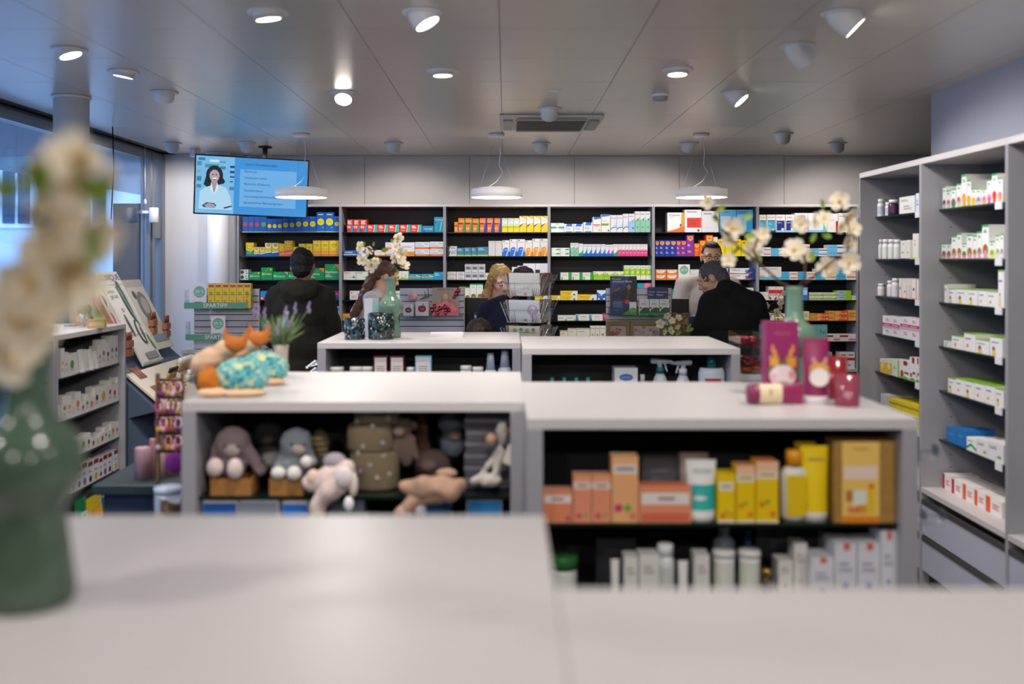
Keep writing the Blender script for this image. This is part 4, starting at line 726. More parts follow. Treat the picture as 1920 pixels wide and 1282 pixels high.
for k, (p, yt, bk) in enumerate(((1652, 531.7, .03), (1658, 523.6, .09), (1665.5, 519.5, .1), (1670, 526, .045), (1679, 521.5, .04))):
    bottleR(p, yt, 2, 'white jar with pink print, %s from left, third shelf, %s' % (ORD[k], FAR), back=bk, r=.021, band='#e8dce2')
# ---------------------------------------------------------------- left shelf unit
KIND[:] = ['cosmetic_carton', 'cosmetics box']
XG = -2.14; GT = CZ-.36
for k in range(2):
    y0 = 4.74+.87*k - (.87 if k == 1 else 0); y0 = 4.745 if k == 0 else 3.87
    shelves('low_shelf_unit', 'low grey shelf unit by the window, %s' % ['far bay with white cosmetics', 'near bay hidden behind the flowers'][k], 'shelf unit', .87, .42, GT, .02, .026,
            [CZ-.579, CZ-.791, CZ-.994, CZ-1.172], (XG, y0+.435, 0), math.pi/2, deck=CZ-1.41, setback=.03, back=DARKB, drawers=False)
def dL(px, off=.035): return (-XG+off)*F/(VX-px)
def itemL(a, b, yt, row_z, key, label, kind='c', depth=.05):
    Da, Db = dL(a), dL(b); w_ = abs(Db-Da); H = (VY-yt)*Da/F+CZ-row_z; D = (Da+Db)/2
    if kind == 'c': carton(key, w_, depth, H, (XG-.035, D, row_z+.0004), math.pi/2, label)
    else: tube_(label, XG-.045, D, row_z, w_*.48, H, key)
def tube_(label, x, y, z, r, h, colr='#ececea', cap='#f4f4f2', up=False, band=None, rz=math.pi/2, name='cream_tube', band2=None, text=None):
    t = thing(name, label, 'tube', (x, y, z), rz)
    n = 24; vs = []; fs = []; c0 = .0006; ch = h*.13
    prof = [(ch, 1, 1), (ch+.3*(h-ch), 1, .8), (ch+.7*(h-ch), 1.05, .4), (h*.95, 1.1, .08), (h, 1.1, .06)]
    def ringv(k, i):
        a = 2*math.pi*k/n; zz, sx, sy = prof[i]; return (r*sx*math.cos(a), r*sy*math.sin(a)*.9, zz)
    b = MB(); vs = [ringv(k, i) for i in range(len(prof)) for k in range(n)]
    fs = [(i*n+k, i*n+(k+1) % n, (i+1)*n+(k+1) % n, (i+1)*n+k) for i in range(len(prof)-1) for k in range(n)]
    m = mat(colr, .35); b.add(vs, fs, m, True); b.poly([ringv(k, len(prof)-1) for k in range(n)], m)
    if text: b.text(text, -r*.7, r*.7, h*.8, h*.88, -r*.5, PAPER('#7c7c70'))
    b.build('body', t)
    if band:
        pb = [(ch+.08*(h-ch), 1.01, .97), (ch+.55*(h-ch), 1.035, .57)]
        vs = [(r*sx*math.cos(2*math.pi*k/n), r*sy*math.sin(2*math.pi*k/n)*.9-.0004, zz) for zz, sx, sy in pb for k in range(n)]
        MB().add(vs, [(k, (k+1) % n, n+(k+1) % n, n+k) for k in range(n)], mat(band, .4), True).build('printed_band', t)
    MB().lathe([(r*.95, c0), (r, ch*.9), (r*.98, ch-.0005)], (0,0,0), mat(cap, .3), n, sy=.9).build('cap', t)
    return t
def spot_(key, c, c2='#e9e7e3'): DS[key] = ('white carton', '#e3e1dd', [('c',.5,.5,.26,c),('l',.2,.2,.8,.34,2,'#b4b0ac')])
for kk, c in (('s_y','#d8a83c'),('s_g','#5c8c3c'),('s_o','#e07c2c'),('s_r','#a82c3c'),('s_d','#3c3c34'),('s_v','#84709c'),('s_w','#c4beb4')): spot_(kk, c)
nmk = {'s_y':'amber', 's_g':'green', 's_o':'orange', 's_r':'red', 's_d':'dark', 's_v':'violet', 's_w':'beige'}
LB = 'low window unit'
def rowL(row, zz, items):
    k = 0; tk = 0
    for a, b_, yt, key, kd in items:
        if kd == 'c': lab = 'white carton with %s print, %s box on the %s shelf of the %s' % (nmk[key], ORD[k] if k < 14 else 'last', SHN[row], LB); k += 1
        else: lab = 'white cream tube, %s tube on the %s shelf of the %s' % (ORD[tk], SHN[row], LB); tk += 1
        itemL(a, b_, yt, zz, '#dedcd8' if kd != 'c' else key, lab, kd)
c2 = lambda *v: [(100+a/7.12, 100+b/7.12, 620+y/7.12, k, kd) for a, b, y, k, kd in v]
c3 = lambda *v: [(100+a/6.75, 100+b/6.75, 780+y/6.75, k, kd) for a, b, y, k, kd in v]
rowL(0, CZ-.579, c2((98,150,240,'s_y','c'),(155,198,290,'s_o','c'),(203,298,312,'s_g','c'),(300,338,290,'s_w','t'),(345,415,255,'s_y','t'),(422,465,250,'s_g','t'),(470,535,250,'s_y','t'),(540,596,270,'s_w','t'),(600,640,205,'s_v','c'),(645,700,120,'s_v','c'),(705,755,160,'s_d','c'),(760,812,66,'s_v','c'),(815,865,66,'s_d','c'),(870,922,50,'s_g','c')))
rowL(1, CZ-.791, c2((88,116,1000,'s_g','t'),(120,180,880,'s_g','c'),(184,245,870,'s_y','c'),(250,286,935,'s_w','c'),(290,368,830,'s_o','c'),(372,422,945,'s_r','c'),(426,476,850,'s_g','c'),(482,545,890,'s_o','c'),(550,615,755,'s_d','c'),(622,720,745,'s_y','c'),(732,785,665,'s_r','c'),(790,850,710,'s_r','c'),(856,902,620,'s_r','c')))
rowL(2, CZ-.994, c3((250,345,290,'s_w','c'),(350,418,262,'s_g','c'),(424,475,225,'s_d','c'),(482,535,285,'s_r','c'),(538,590,270,'s_w','c'),(594,645,215,'s_r','c'),(648,684,145,'s_g','c'),(690,726,185,'s_g','c'),(730,782,85,'s_o','c'),(786,826,80,'s_r','c'),(830,874,40,'s_r','c')))
for kk, c in (('r_a','#d8a43c'),('r_b','#2c4c7c'),('r_c','#8c4c9c'),('r_d','#3c3434')):
    DS[kk] = ('white carton with dark red top', '#dcdbe0', [('r',.05,.8,.95,1,'#7c1820'),('c',.5,.22,.3,c),('l',.15,.5,.8,.62,2,'#8c8c9c')])
for k, (a, b_, yt) in enumerate(((225,295,700),(302,360,655),(365,432,610),(440,500,590),(508,575,555),(580,622,540),(628,685,505),(690,740,478),(765,818,440))):
    itemL(100+a/6.75, 100+b_/6.75, 780+yt/6.75, CZ-1.172, 'r_'+'abcd'[k % 4], 'white carton with dark red top, %s on the fourth shelf of the %s' % (ORD[k], LB))
def pouch(label, x, y, z, w_, h_, c1, c2_, rz, d=.05):
    t = thing('pouch', label, 'pouch', (x, y, z), rz)
    b = MB(); n = 5
    prof = [(0, .5), (.15, 1), (.5, .9), (.85, .35), (1, .03)]
    vs = []; 
    for v, dd in prof:
        for u in (-1, -.8, -.3, .3, .8, 1): vs.append((u*w_/2, -dd*d/2*(1-abs(u)**3), .0005+v*h_))
    fs = [(i*6+k, i*6+k+1, (i+1)*6+k+1, (i+1)*6+k) for i in range(4) for k in range(5)]
    vb = [(vx, -vy, vz) for vx, vy, vz in vs]
    b.add(vs, fs, mat(c1, .25), True); b.add(vb, [f[::-1] for f in fs], mat(c1, .25), True); b.build('bag', t)
    MB().poly([(-w_*.3, -d*.52, h_*.2), (w_*.3, -d*.52, h_*.2), (w_*.3, -d*.4, h_*.62), (-w_*.3, -d*.4, h_*.62)], PAPER(c2_)).build('printed_label', t)
    return t
for a, b_, yt, c1, c2_, lb in ((330,470,1075,'#1c7c44','#c4d8c4','green and white foil bag'),(475,665,1055,'#d8c01c','#e8a41c','shiny yellow foil bag'),(668,722,1045,'#1c6c8c','#3c9cac','narrow teal foil bag')):
    Da, Db = dL(100+a/6.75), dL(100+b_/6.75); H = (VY-(780+yt/6.75))*Da/F+1.41
    pouch(lb+' on the bottom shelf by the window', XG-.06, (Da+Db)/2, CZ-1.41, abs(Db-Da), H, c1, c2_, math.pi/2)
itemL(100+725/6.75, 100+775/6.75, 780+1015/6.75, CZ-1.41, 's_o', 'white carton right of the foil bags, bottom shelf of the %s' % LB)
itemL(100+780/6.75, 100+830/6.75, 780+975/6.75, CZ-1.41, 's_r', 'tall white carton farthest from the foil bags, bottom shelf of the %s' % LB)
# things on top of the left unit
zt = GT+.0005
t = thing('paper_tray', 'white paper tray on the low window unit', 'tray', (XG-.2, 4.9, zt), math.pi/2)
b = MB(); b.box(-.15, .15, -.1, .1, 0, .003, PAPER('#eceff4'))
for q in ((-.15,.15,-.1,-.096,.003,.03),(-.15,.15,.096,.1,.003,.03),(-.15,-.146,-.096,.096,.003,.03),(.146,.15,-.096,.096,.003,.03)): b.box(*q, PAPER('#eceff4'))
b.build('tray', t)
t = thing('brush_cup', 'small glass cup holding dark makeup brushes', 'cup', (X(158, 5.3), 5.3, zt))
MB().lathe([(.022, 0), (.026, .05), (.026, .055)], (0,0,0), ACRYL, 20, cap=False).build('cup', t)
for k in range(5):
    a = k*1.3; br = MB(); br.tube([(0, 0, .003), (.02*math.cos(a), .02*math.sin(a), .07)], .003, CHROME, 6); br.ell((.028*math.cos(a), .028*math.sin(a), .095), (.011, .011, .028), mat('#23242c', .8), 10)
    br.build('brush', t)
for px, D, w_, h_, lb in ((150, 5.45, .1, .075, 'tall'), (182, 5.25, .085, .045, 'low')):
    t = thing('wooden_holder', '%s light wooden holder on the low window unit' % lb, 'holder', (X(px, D), D, zt), .2)
    MB().box(-w_/2, w_/2, -.03, .03, 0, h_, mat('#c49a78', .55, noise_s=30, noise_a=.15)).build('block', t, bevel=.002)
    MB().box(-w_*.4, w_*.4, -.032, -.0302, h_*.3, h_*.7, PAPER('#d8b496')).build('plaque', t)
t = thing('acrylic_stand', 'clear acrylic stand on the low window unit', 'stand', (X(128, 5.4), 5.4, zt), .3)
MB().box(-.04, .04, -.02, .02, 0, .004, ACRYL).build('foot', t); MB().box(-.04, .04, -.002, .002, .0045, .13, ACRYL).build('sheet', t)
KIND[:] = ['skincare_carton', 'skincare box']
# ---------------------------------------------------------------- display gondolas
GZ = CZ-.425
def gondola(lab, x0, x1, y0, y1, sh):
    W = x1-x0
    return shelves('gondola', lab, 'shelf unit', W, y1-y0, GZ, .043, .03, sh, ((x0+x1)/2, y0, 0), 0, setback=.03, two=True, drawers=False)
S1, S2 = CZ-.715, CZ-.935
gondola('nearest left gondola with vase, at the bottom of the view', -1.005, .0645, .88, 1.66, [S1, S2])
gondola('nearest right gondola with empty top, bottom right', .0655, 1.12, .5, 1.29, [S1, S2])
gondola('middle left gondola with plush toys on its shelf', X(340, 2.98), X(984, 2.98), 2.98, 3.78, [S1, S2])
gondola('middle right gondola with yellow and peach skincare', X(988, 2.67), X(1722, 2.67), 2.67, 3.47, [S1, S2])
gondola('far left gondola with dark vase and mosaic jars on top', X(595, 5.1), X(976.5, 5.1), 5.1, 5.86, [S1-.035, S2-.03])
gondola('far right gondola with spray bottles on its shelf', X(980, 4.78), X(1388, 4.78), 4.78, 5.54, [S1-.035, S2-.03])
# --- middle right gondola: upper shelf
DP = 2.71; kp = DP/F; z0 = S1
def px2(a): return 990+a/2.56
def py2(a): return 720+a/2.56
DS.update({
 'pch': ('peach carton', '#eea27e', [('r',.03,.04,.97,.96,'#e88c66'),('r',.05,.62,.95,.86,'#f0e4e0'),('l',.28,.68,.7,.8,1,'#8c7470'),('c',.85,.12,.08,'#a84c5c')]),
 'pcs': ('slim peach carton', '#f0a680', [('r',.06,.03,.94,.7,'#ec9874'),('r',.0,.72,1,.86,'#f0dcd4'),('l',.2,.75,.8,.83,1,'#9c8480'),('c',.3,.14,.16,'#c85474'),('c',.7,.16,.12,'#8cac54')]),
 'pct': ('tall peach carton', '#f2b684', [('r',.06,.02,.94,.7,'#f0b27c'),('r',.05,.74,.95,.88,'#ecdcd4'),('l',.15,.78,.85,.85,1,'#8c8490'),('c',.25,.22,.16,'#c8406c'),('c',.6,.22,.14,'#6cac4c'),('c',.8,.1,.14,'#e8805c')]),
 'pcw': ('wide peach carton', '#f0a078', [('r',.02,.03,.98,.96,'#ec9470'),('r',.04,.5,.96,.82,'#efe6e2'),('l',.36,.58,.68,.74,1,'#a49490'),('r',.04,.03,.96,.26,'#dc6c54'),('c',.07,.88,.03,'#7cac4c')]),
 'yca': ('yellow carton with white label', '#f3cf10', [('r',0,0,1,.04,'#f2efe2'),('r',.1,.66,.9,.82,'#eeeade'),('l',.2,.7,.8,.78,1,'#a49c7c'),('c',.3,.14,.18,'#e8842c'),('c',.75,.16,.14,'#e8a428'),('c',.5,.22,.08,'#7cac3c')]),
 'ycb': ('yellow carton with apricot top', '#f3cc10', [('r',0,.72,1,.84,'#efe6c4'),('l',.15,.75,.85,.82,1,'#b4a06c'),('r',0,.84,1,1,'#f4c4a0'),('c',.25,.3,.12,'#e0602c'),('c',.75,.14,.14,'#e8782c'),('c',.5,.34,.1,'#6ca43c'),('r',0,0,1,.03,'#f2efe2')]),
})
def pct(key, a, c, yt, label, dep=.06, D=DP, z=None, conv=True, top=None, rz=0):
    a, c, yt = (px2(a), px2(c), py2(yt)) if conv else (a, c, yt); z = z0 if z is None else z
    H = (VY-yt)*D/F+CZ-z; w_ = (c-a)*D/F
    return carton(key, w_, dep, H, (X((a+c)/2, D), D, z+.0004), rz, label, style=top)
pct('pch', 72, 214, 512, 'low peach carton at the left end of the yellow row', top='#f0b494')
pct('pcs', 218, 305, 440, 'left slim peach carton of the pair', top='#f2b890')
pct('pcs', 308, 398, 440, 'right slim peach carton of the pair', top='#f2b890')
pct('pct', 402, 530, 348, 'tallest peach carton with flower print', top='#f4c49c')
pct('pcw', 534, 785, 490, 'wide low peach carton beside the white and teal tube', top='#f08c64')
pct('yca', 910, 995, 430, 'shortest yellow carton right of the white and teal tube', top='#f4d81c')
pct('ycb', 1000, 1090, 392, 'middle yellow carton with apricot top', top='#f0a070')
pct('ycb', 1095, 1203, 372, 'tallest yellow carton left of the yellow bottle', top='#f0904c')
DS['grb'] = ('grey carton', '#55565c', [('l',.2,.5,.7,.8,2,'#6c6c74')])
pct('grb', 545, 770, 345, 'dark grey carton standing behind the peach row', D=DP+.14)
def tubeF(label, a, c, yt, D=DP, z=None, conv=True, **k):
    a, c, yt = (px2(a), px2(c), py2(yt)) if conv else (a, c, yt); z = z0 if z is None else z
    H = (VY-yt)*D/F+CZ-z; return tube_(label, X((a+c)/2, D), D+.03, z, (c-a)*D/F/2*.86, H, rz=0, **k)
tubeF('white cream tube with teal band', 762, 918, 372, colr='#eceeee', band='#2fb4ae', text='WELEDA')
tubeF('rose grey tube behind the white and teal tube', 730, 880, 338, D=DP+.1, colr='#b8a49c', cap='#8c6c54')
tubeF('large bright yellow cream tube next to the gift box', 1318, 1462, 305, colr='#f6d40c', cap='#eceae6', text='WELEDA')
tubeF('second yellow tube standing behind the large yellow one', 1290, 1400, 285, D=DP+.11, colr='#e8c40c', cap='#eceae6')
t = thing('lotion_bottle', 'clear lotion bottle with yellow label and orange cap', 'bottle', (X(px2(1276), DP+.03), DP+.03, z0))
w_ = 128/2.56*kp; H = (VY-py2(325))*kp+CZ-z0
MB().lathe([(w_/2*.8, .0005), (w_/2, .012), (w_/2, H*.68), (w_/2*.85, H*.74), (w_*.2, H*.78)], (0,0,0), mat('#e8e6dc', .2), 28, sy=.6).build('body', t)
MB().poly([(-w_*.36, -w_*.3-.003, H*.08), (w_*.36, -w_*.3-.003, H*.08), (w_*.36, -w_*.3-.003, H*.66), (-w_*.36, -w_*.3-.003, H*.66)], PAPER('#ecc816')).build('front_label', t)
MB().lathe([(w_*.3, H*.785), (w_*.3, H*.99), (w_*.27, H)], (0,0,0), mat('#f0a41c', .35), 24).build('cap', t)
t = thing('gift_carton', 'brown kraft gift carton with yellow printed panel', 'carton', (X(px2(1617), DP), DP, z0+.0004))
w_ = 295/2.56*kp; H = (VY-py2(278))*kp+CZ-z0
MB().box(-w_/2, w_/2, 0, .08, 0, H, mat('#a8803c', .7, noise_s=40, noise_a=.25)).build('box', t)
b = MB(); xa, xb = -w_/2+38/2.56*kp, w_/2-78/2.56*kp; yy = -.0006
def rr(u0, v0, u1, v1, c, l=0): b.poly([(xa+(xb-xa)*u, yy-.0003*l, H*v) for u, v in ((u0, v0), (u1, v0), (u1, v1), (u0, v1))], PAPER(c))
rr(0, 0, 1, 1, '#f4cc6c'); rr(0, 0, 1, .08, '#ee8a1c', 1); rr(.05, .54, .95, .7, '#f3dccb', 1); rr(.3, .12, .65, .4, '#e8ead8', 1); rr(.7, .12, .86, .42, '#f2c81c', 2); rr(.7, .42, .86, .48, '#e8782c', 2); rr(.1, .26, .28, .4, '#c07c4c', 2); rr(.4, .12, .66, .22, '#ee9a28', 3); rr(.15, .12, .42, .2, '#e88a4c', 3)
b.text('WELEDA', xa+(xb-xa)*.26, xa+(xb-xa)*.72, H*.88, H*.95, yy-.001, PAPER('#b4904c')); b.build('printed_panel', t)
# --- lower shelf
z1 = S2
def jar(label, a, c, yt, z=None, body='#e6e6e2', lid='#e9e9e6', side=None, D=DP, conv=True, lidh=.2, name='cream_jar', rbody=.92):
    a, c, yt = (px2(a), px2(c), py2(yt)) if conv else (a, c, yt); z = z1 if z is None else z
    r = (c-a)*D/F/2; H = (VY-yt)*D/F+CZ-z
    t = thing(name, label, 'jar', (X((a+c)/2, D), D+.04, z))
    MB().lathe([(r*rbody*.96, .0005), (r*rbody, .005), (r*rbody, H*(1-lidh)-.001)], (0,0,0), mat(body, .3), 26).build('body', t)
    if side: MB().lathe([(r*rbody*1.004, .006), (r*rbody*1.004, H*(1-lidh)*.9)], (0,0,0), PAPER(side), 26, cap=False).build('wrap_label', t)
    MB().lathe([(r, H*(1-lidh)), (r, H*.97), (r*.94, H)], (0,0,0), mat(lid, .3), 26).build('lid', t)
    return t
jar('white jar with green lid, lower shelf of the middle right gondola', 108, 244, 842, lid='#2f6c34', side='#dfe2da', lidh=.28)
DS.update({'wcr': ('white carton', '#dddcd8', [('l',.2,.6,.8,.8,2,'#b4b0a8'),('c',.5,.25,.12,'#c8a484')]),
 'wrt': ('white carton with red top mark', '#dcdde4', [('r',.4,.88,.7,1,'#d86c5c'),('l',.2,.5,.8,.7,2,'#b4b4c4'),('c',.5,.3,.14,'#8c94c4')]),
 'drk': ('dark carton', '#3c3e44', [('l',.2,.6,.7,.8,2,'#55565c')])})
pct('drk', 328, 520, 745, 'dark grey carton behind the white jars, lower shelf', D=DP+.16, z=z1)
pct('drk', 1095, 1420, 690, 'wide dark carton behind the right white jars, lower shelf', D=DP+.2, z=z1)
tubeF('small white tube left of the white cartons, lower shelf', 402, 446, 855, z=z1)
pct('wcr', 462, 528, 830, 'narrow white carton, first of the low pair, lower shelf', z=z1)
pct('wcr', 534, 630, 820, 'wider white carton, second of the low pair, lower shelf', z=z1)
bottle('white pump bottle between carton and tilted tube, lower shelf', X(px2(670), DP), DP+.04, z1, 44/2.56*kp, (VY-py2(785))*kp+CZ-z1, body='#e3e4e4', band='#d4d6d4')
tubeF('small white tube leaning by the pump bottle, lower shelf', 728, 778, 862, z=z1)
pct('wcr', 800, 872, 820, 'single white carton before the blue label bottle, lower shelf', z=z1)
jar('left white paper cup jar with green side, lower shelf', 900, 1010, 815, lidh=.12, side='#e0e2d8')
jar('right white paper cup jar with green side, lower shelf', 1026, 1134, 815, lidh=.12, side='#dde2d4')
bottle('clear bottle with navy label behind the cup jars', X(px2(940), DP+.2), DP+.2, z1, 56/2.56*kp, (VY-py2(672))*(DP+.2)/F+CZ-z1, body='#a4aebc', band='#1c2f74', cap='#c4ccd4', capr=.5, caph=.22)
bottle('slim blue bottle behind the right cup jar', X(px2(1055), DP+.2), DP+.2, z1, 26/2.56*kp, (VY-py2(690))*(DP+.2)/F+CZ-z1, body='#24406c', band='#1c3464', cap='#24406c')
t = thing('gold_bell', 'small golden round ornament right of the cup jars', 'ornament', (X(px2(1158), DP), DP+.03, z1))
MB().lathe([(.012, .0005), (.012, .06), (.006, .064)], (0,0,0), mat('#5a4a30', .5), 14).build('base', t); MB().ell((0, 0, .078), (.013,)*3, mat('#e0b45c', .2, 1), 14).build('ball', t)
pct('wcr', 1200, 1272, 845, 'short white carton behind the white dish', z=z1+.012, D=DP+.05)
pct('wcr', 1277, 1340, 765, 'tall narrow white carton behind the white dish', z=z1+.012, D=DP+.05)
tag(MB().lathe([(.045, .0005), (.068, .006), (.07, .022), (.066, .02), (.05, .012), (.0001, .011)], (X(px2(1262), DP), DP+.06, z1), mat('#e6e5e3', .3), 30, cap=False).build('white_dish'), 'round white dish on the lower shelf', 'dish')
for k, (a, c, yt, w_) in enumerate(((1358, 1468, 832, 'shortest'), (1472, 1578, 762, 'left of the middle pair'), (1583, 1690, 762, 'right of the middle pair'), (1693, 1770, 705, 'tallest'))):
    pct('wrt', a, c, yt, 'white carton with red top mark, %s, lower shelf' % w_, z=z1, dep=.09)
DS['wrt2'] = DS['wrt']; pct('wrt2', 1425, 1520, 715, 'white carton standing behind the red marked row', z=z1, D=DP+.14)
# --- things on the middle right gondola
PK = '#a8306c'
def top_at(py): return .425*F/(py-VY)
t = thing('gift_set_box', 'tall pink magenta gift box with floral print beside the large vase', 'box', (X(1467, 3.08), 3.08, GZ+.0004), .04)
w_, H = 62*3.08/F, (VY-603)*3.08/F+.425
MB().box(-w_/2, w_/2, 0, .05, 0, H, mat('#8f2c62', .35)).build('box', t, bevel=.001)
b = MB(); y = -.0008
def el2(b, u, v, ru, rv, c, l): b.poly([(w_*(u-.5)+w_*ru*math.cos(2*math.pi*k/20), y-.0004*l, H*v+H*rv*math.sin(2*math.pi*k/20)) for k in range(20)], PAPER(c))
for u, v, ru, rv, c, l in ((.2,.64,.05,.06,'#d88a4c',1),(.27,.57,.06,.07,'#d8944c',1),(.34,.5,.07,.06,'#c87c4c',1),(.82,.64,.05,.06,'#d88a4c',1),(.75,.57,.06,.07,'#d8944c',1),(.66,.5,.07,.06,'#c87c4c',1),(.5,.47,.05,.04,'#5c6c4c',1),(.14,.52,.05,.04,'#b8946c',1),(.88,.5,.05,.04,'#b8946c',1),(.25,.45,.14,.08,'#e0a444',2),(.78,.45,.14,.08,'#e0a444',2),(.5,.4,.12,.07,'#6c7c5c',3),(.2,.33,.16,.09,'#6c7444',3),(.8,.3,.16,.1,'#5c6c3c',3),(.5,.28,.4,.15,'#ecdcdc',4),(.5,.12,.36,.09,'#e4d4cc',4),(.78,.3,.1,.06,'#e89cac',5),(.22,.26,.1,.06,'#e4b8c4',5)): el2(b, u, v, ru, rv, c, l)
b.text('WELEDA', -w_*.25, w_*.25, H*.82, H*.87, y, PAPER('#c06c84')); b.build('floral_print', t)
def pinktube(label, px, D, yt, w_px, stand=True):
    r = w_px*D/F/2*.8
    t = tube_(label, X(px, D), D, GZ, r, (VY-yt)*D/F+.425, colr='#8c2454', cap='#e8e2e6', rz=0)
    return t, r
t, r = pinktube('magenta hand cream tube standing on its white cap', 1529, 2.95, 634, 57)
b = MB(); H = (VY-634)*2.95/F+.425
for u, v, ru, rv, c, l in ((.26,.68,.07,.05,'#d89cac',1),(.34,.63,.07,.05,'#d8a48c',1),(.76,.68,.07,.05,'#d89cac',1),(.68,.63,.07,.05,'#d8a48c',1),(.5,.56,.4,.08,'#d8a050',2),(.5,.5,.42,.05,'#c8b85c',2),(.5,.42,.4,.14,'#ece2de',3)): 
    b.poly([(2*r*(u-.5)+2*r*ru*math.cos(2*math.pi*k/20), -r*.93-.002-.0006*l, H*v+H*rv*math.sin(2*math.pi*k/20)) for k in range(20)], PAPER(c))
b.build('floral_print', t)
t = tube_('magenta cream tube lying flat before the pink gift box', X(1401, 2.93)+.0, 2.93, GZ+.031, .029, .165, colr='#922456', cap='#7c1c4c', rz=0, band='#e0cfa8')
t.rotation_euler = (0, math.pi/2, 0)
def candle(label, x, y, z, r, h, m, inner='#d8a08c', fl=False):
    t = thing('candle_glass', label, 'candle holder', (x, y, z))
    MB().lathe([(r, .0005), (r, h), (r*.93, h), (r*.93, .008), (.0001, .008)], (0,0,0), m, 32, cap=False).build('glass', t)
    MB().lathe([(r*.85, .0085), (r*.85, h*.35)], (0,0,0), mat(inner, .5), 24).build('wax', t)
    if fl:
        for s in (-.3, .35): MB().ell((r*s, -r*.2, h*.4+.006), (.004, .004, .009), mat('#ffb070', emit=14), 10).build('flame', t)
    return t
PG = mat('#a84e62', .15, trans=.35, nm='pink_glass')
candle('pink glass candle holder with two tealight flames', X(1588, 2.9), 2.9, GZ, 22.5*2.9/F, 58*2.9/F, PG, fl=True)
candle('red glass candle holder half hidden behind the pink one', X(1567, 3.05), 3.05, GZ, 20*3.05/F, 78*3.05/F, mat('#a02c34', .15, trans=.3, nm='red_glass'))
# hooks with clear tags on the right side of the middle right gondola
sx = X(1722, 2.67)+.0005
for k, (y, z) in enumerate(((2.8, CZ-.56), (2.95, CZ-.6), (2.8, CZ-.74), (2.95, CZ-.78), (3.1, CZ-.8))):
    t = thing('display_hook', 'metal display hook with clear price flag, %s on the gondola side' % ORD[k], 'hook', (sx, y, z))
    b = MB(); b.tube([(0, 0, 0), (.09+.01*k, 0, 0), (.1+.01*k, 0, .01)], .002, CHROME, 6); b.tube([(0, 0, .02), (.1+.01*k, 0, .022)], .0015, CHROME, 6); b.build('wire', t)
    MB().box(.1+.01*k, .102+.01*k, -.02, .02, .012, .04, clear('tag_plastic', (.8, .92, .95), 1.6, .2)).build('price_flag', t)
# --- middle left gondola: plush shelf
DQ = 3.02; kq = DQ/F
def P3(px, py, D=DQ): return Vector((X(px, D), D, Z(py, D)))
FUR = lambda h: mat(h, .95, noise_s=60, noise_a=.12)
def plush(label, px, py, D, prims, colr, name='plush_toy', vox=.006, disp=.004):
    """prims in px offsets from (px,py): (kind, dx, dy, ddepth, r...) converted to metres"""
    t = thing(name, label, 'plush toy' if name == 'plush_toy' else 'hat', (X(px, D), D, Z(py, D))); k = D/F; out = []
    for q in prims:
        if q[0] == 's': out.append(('s', (q[1]*k, q[3], -q[2]*k), tuple(v*k for v in q[4])))
        else: out.append(('c', (q[1]*k, q[3], -q[2]*k), (q[4]*k, q[6], -q[5]*k), q[7]*k, q[8]*k))
    solid('body', out, FUR(colr), vox, t, 2, disp, 60); return t, k
def bit(t, k, name, dx, dy, dd, r, colr, m=None):
    return MB().ell((dx*k, dd, -dy*k), tuple(v*k for v in (r if isinstance(r, tuple) else (r, r, r))), m or FUR(colr), 14).build(name, t)
def tray(label, x0, x1, y0, D):
    k = D/F; w_ = (x1-x0)*k; h_ = (921-y0)*k*.95
    t = thing('kraft_tray', label, 'tray', (X((x0+x1)/2, D), D, S1+.0005)); m = mat('#a8763c', .75, noise_s=30, noise_a=.12); b = MB()
    b.box(-w_/2, w_/2, 0, .1, 0, .003, m); b.box(-w_/2, w_/2, 0, .003, .0031, h_, m); b.box(-w_/2, w_/2, .097, .1, .0031, h_, m)
    b.box(-w_/2, -w_/2+.003, .0031, .0969, .0031, h_, m); b.box(w_/2-.003, w_/2, .0031, .0969, .0031, h_, m); b.build('card', t)
tray('left brown card tray holding the rose bunny', 394, 471, 888, DQ); tray('right brown card tray holding the grey blue plush', 505, 568, 888, DQ)
t, k = plush('mauve grey plush bunny with pink feet in the left card tray', 436, 840, DQ+.05, [('s', 0, -8, 0, (34, 30, 33)), ('s', 0, 32, .0, (27, 24, 30)), ('c', -30, 0, 0, -36, 34, -.01, 10, 8), ('c', 30, 4, 0, 52, 40, 0, 12, 12)], '#8c7c80')
for nm, a in (('foot', (-24, 30, -.05, (16, 14, 18))), ('foot', (14, 32, -.055, (15, 13, 20)))): bit(t, k, nm, *a, '#dccac8')
bit(t, k, 'muzzle', 6, 0, -.045, (16, 9, 12), '#9c9490'); bit(t, k, 'eye', -4, -10, -.053, 2.5, '#222', mat('#15151a', .15)); bit(t, k, 'eye', 18, -8, -.05, 2.5, '#222', mat('#15151a', .15))
t, k = plush('pale blue grey plush animal in the right card tray', 555, 838, DQ+.05, [('s', 0, -6, 0, (31, 28, 30)), ('s', -2, 32, 0, (28, 24, 30)), ('c', 24, 10, 0, 34, 24, -.03, 10, 10), ('c', -24, 12, 0, -32, 36, -.02, 9, 8)], '#8c939c')
for a in ((-26, 42, -.05, (14, 13, 12)), (4, 42, -.055, (14, 13, 14)), (27, 20, -.06, (11, 11, 11))): bit(t, k, 'paw', *a, '#e0dcd6')
bit(t, k, 'muzzle', 10, 0, -.045, (14, 9, 10), '#a4988e'); bit(t, k, 'eye', -2, -10, -.045, 2.5, '#222', mat('#15151a', .15)); bit(t, k, 'eye', 20, -8, -.042, 2.5, '#222', mat('#15151a', .15))
t, k = plush('dark grey plush sitting far back between the two trays', 503, 822, DQ+.2, [('s', 0, -8, 0, (26, 24, 28)), ('s', 2, 34, 0, (24, 22, 30))], '#3c3c40'); bit(t, k, 'muzzle', 4, -2, -.035, (12, 8, 9), '#55504c')
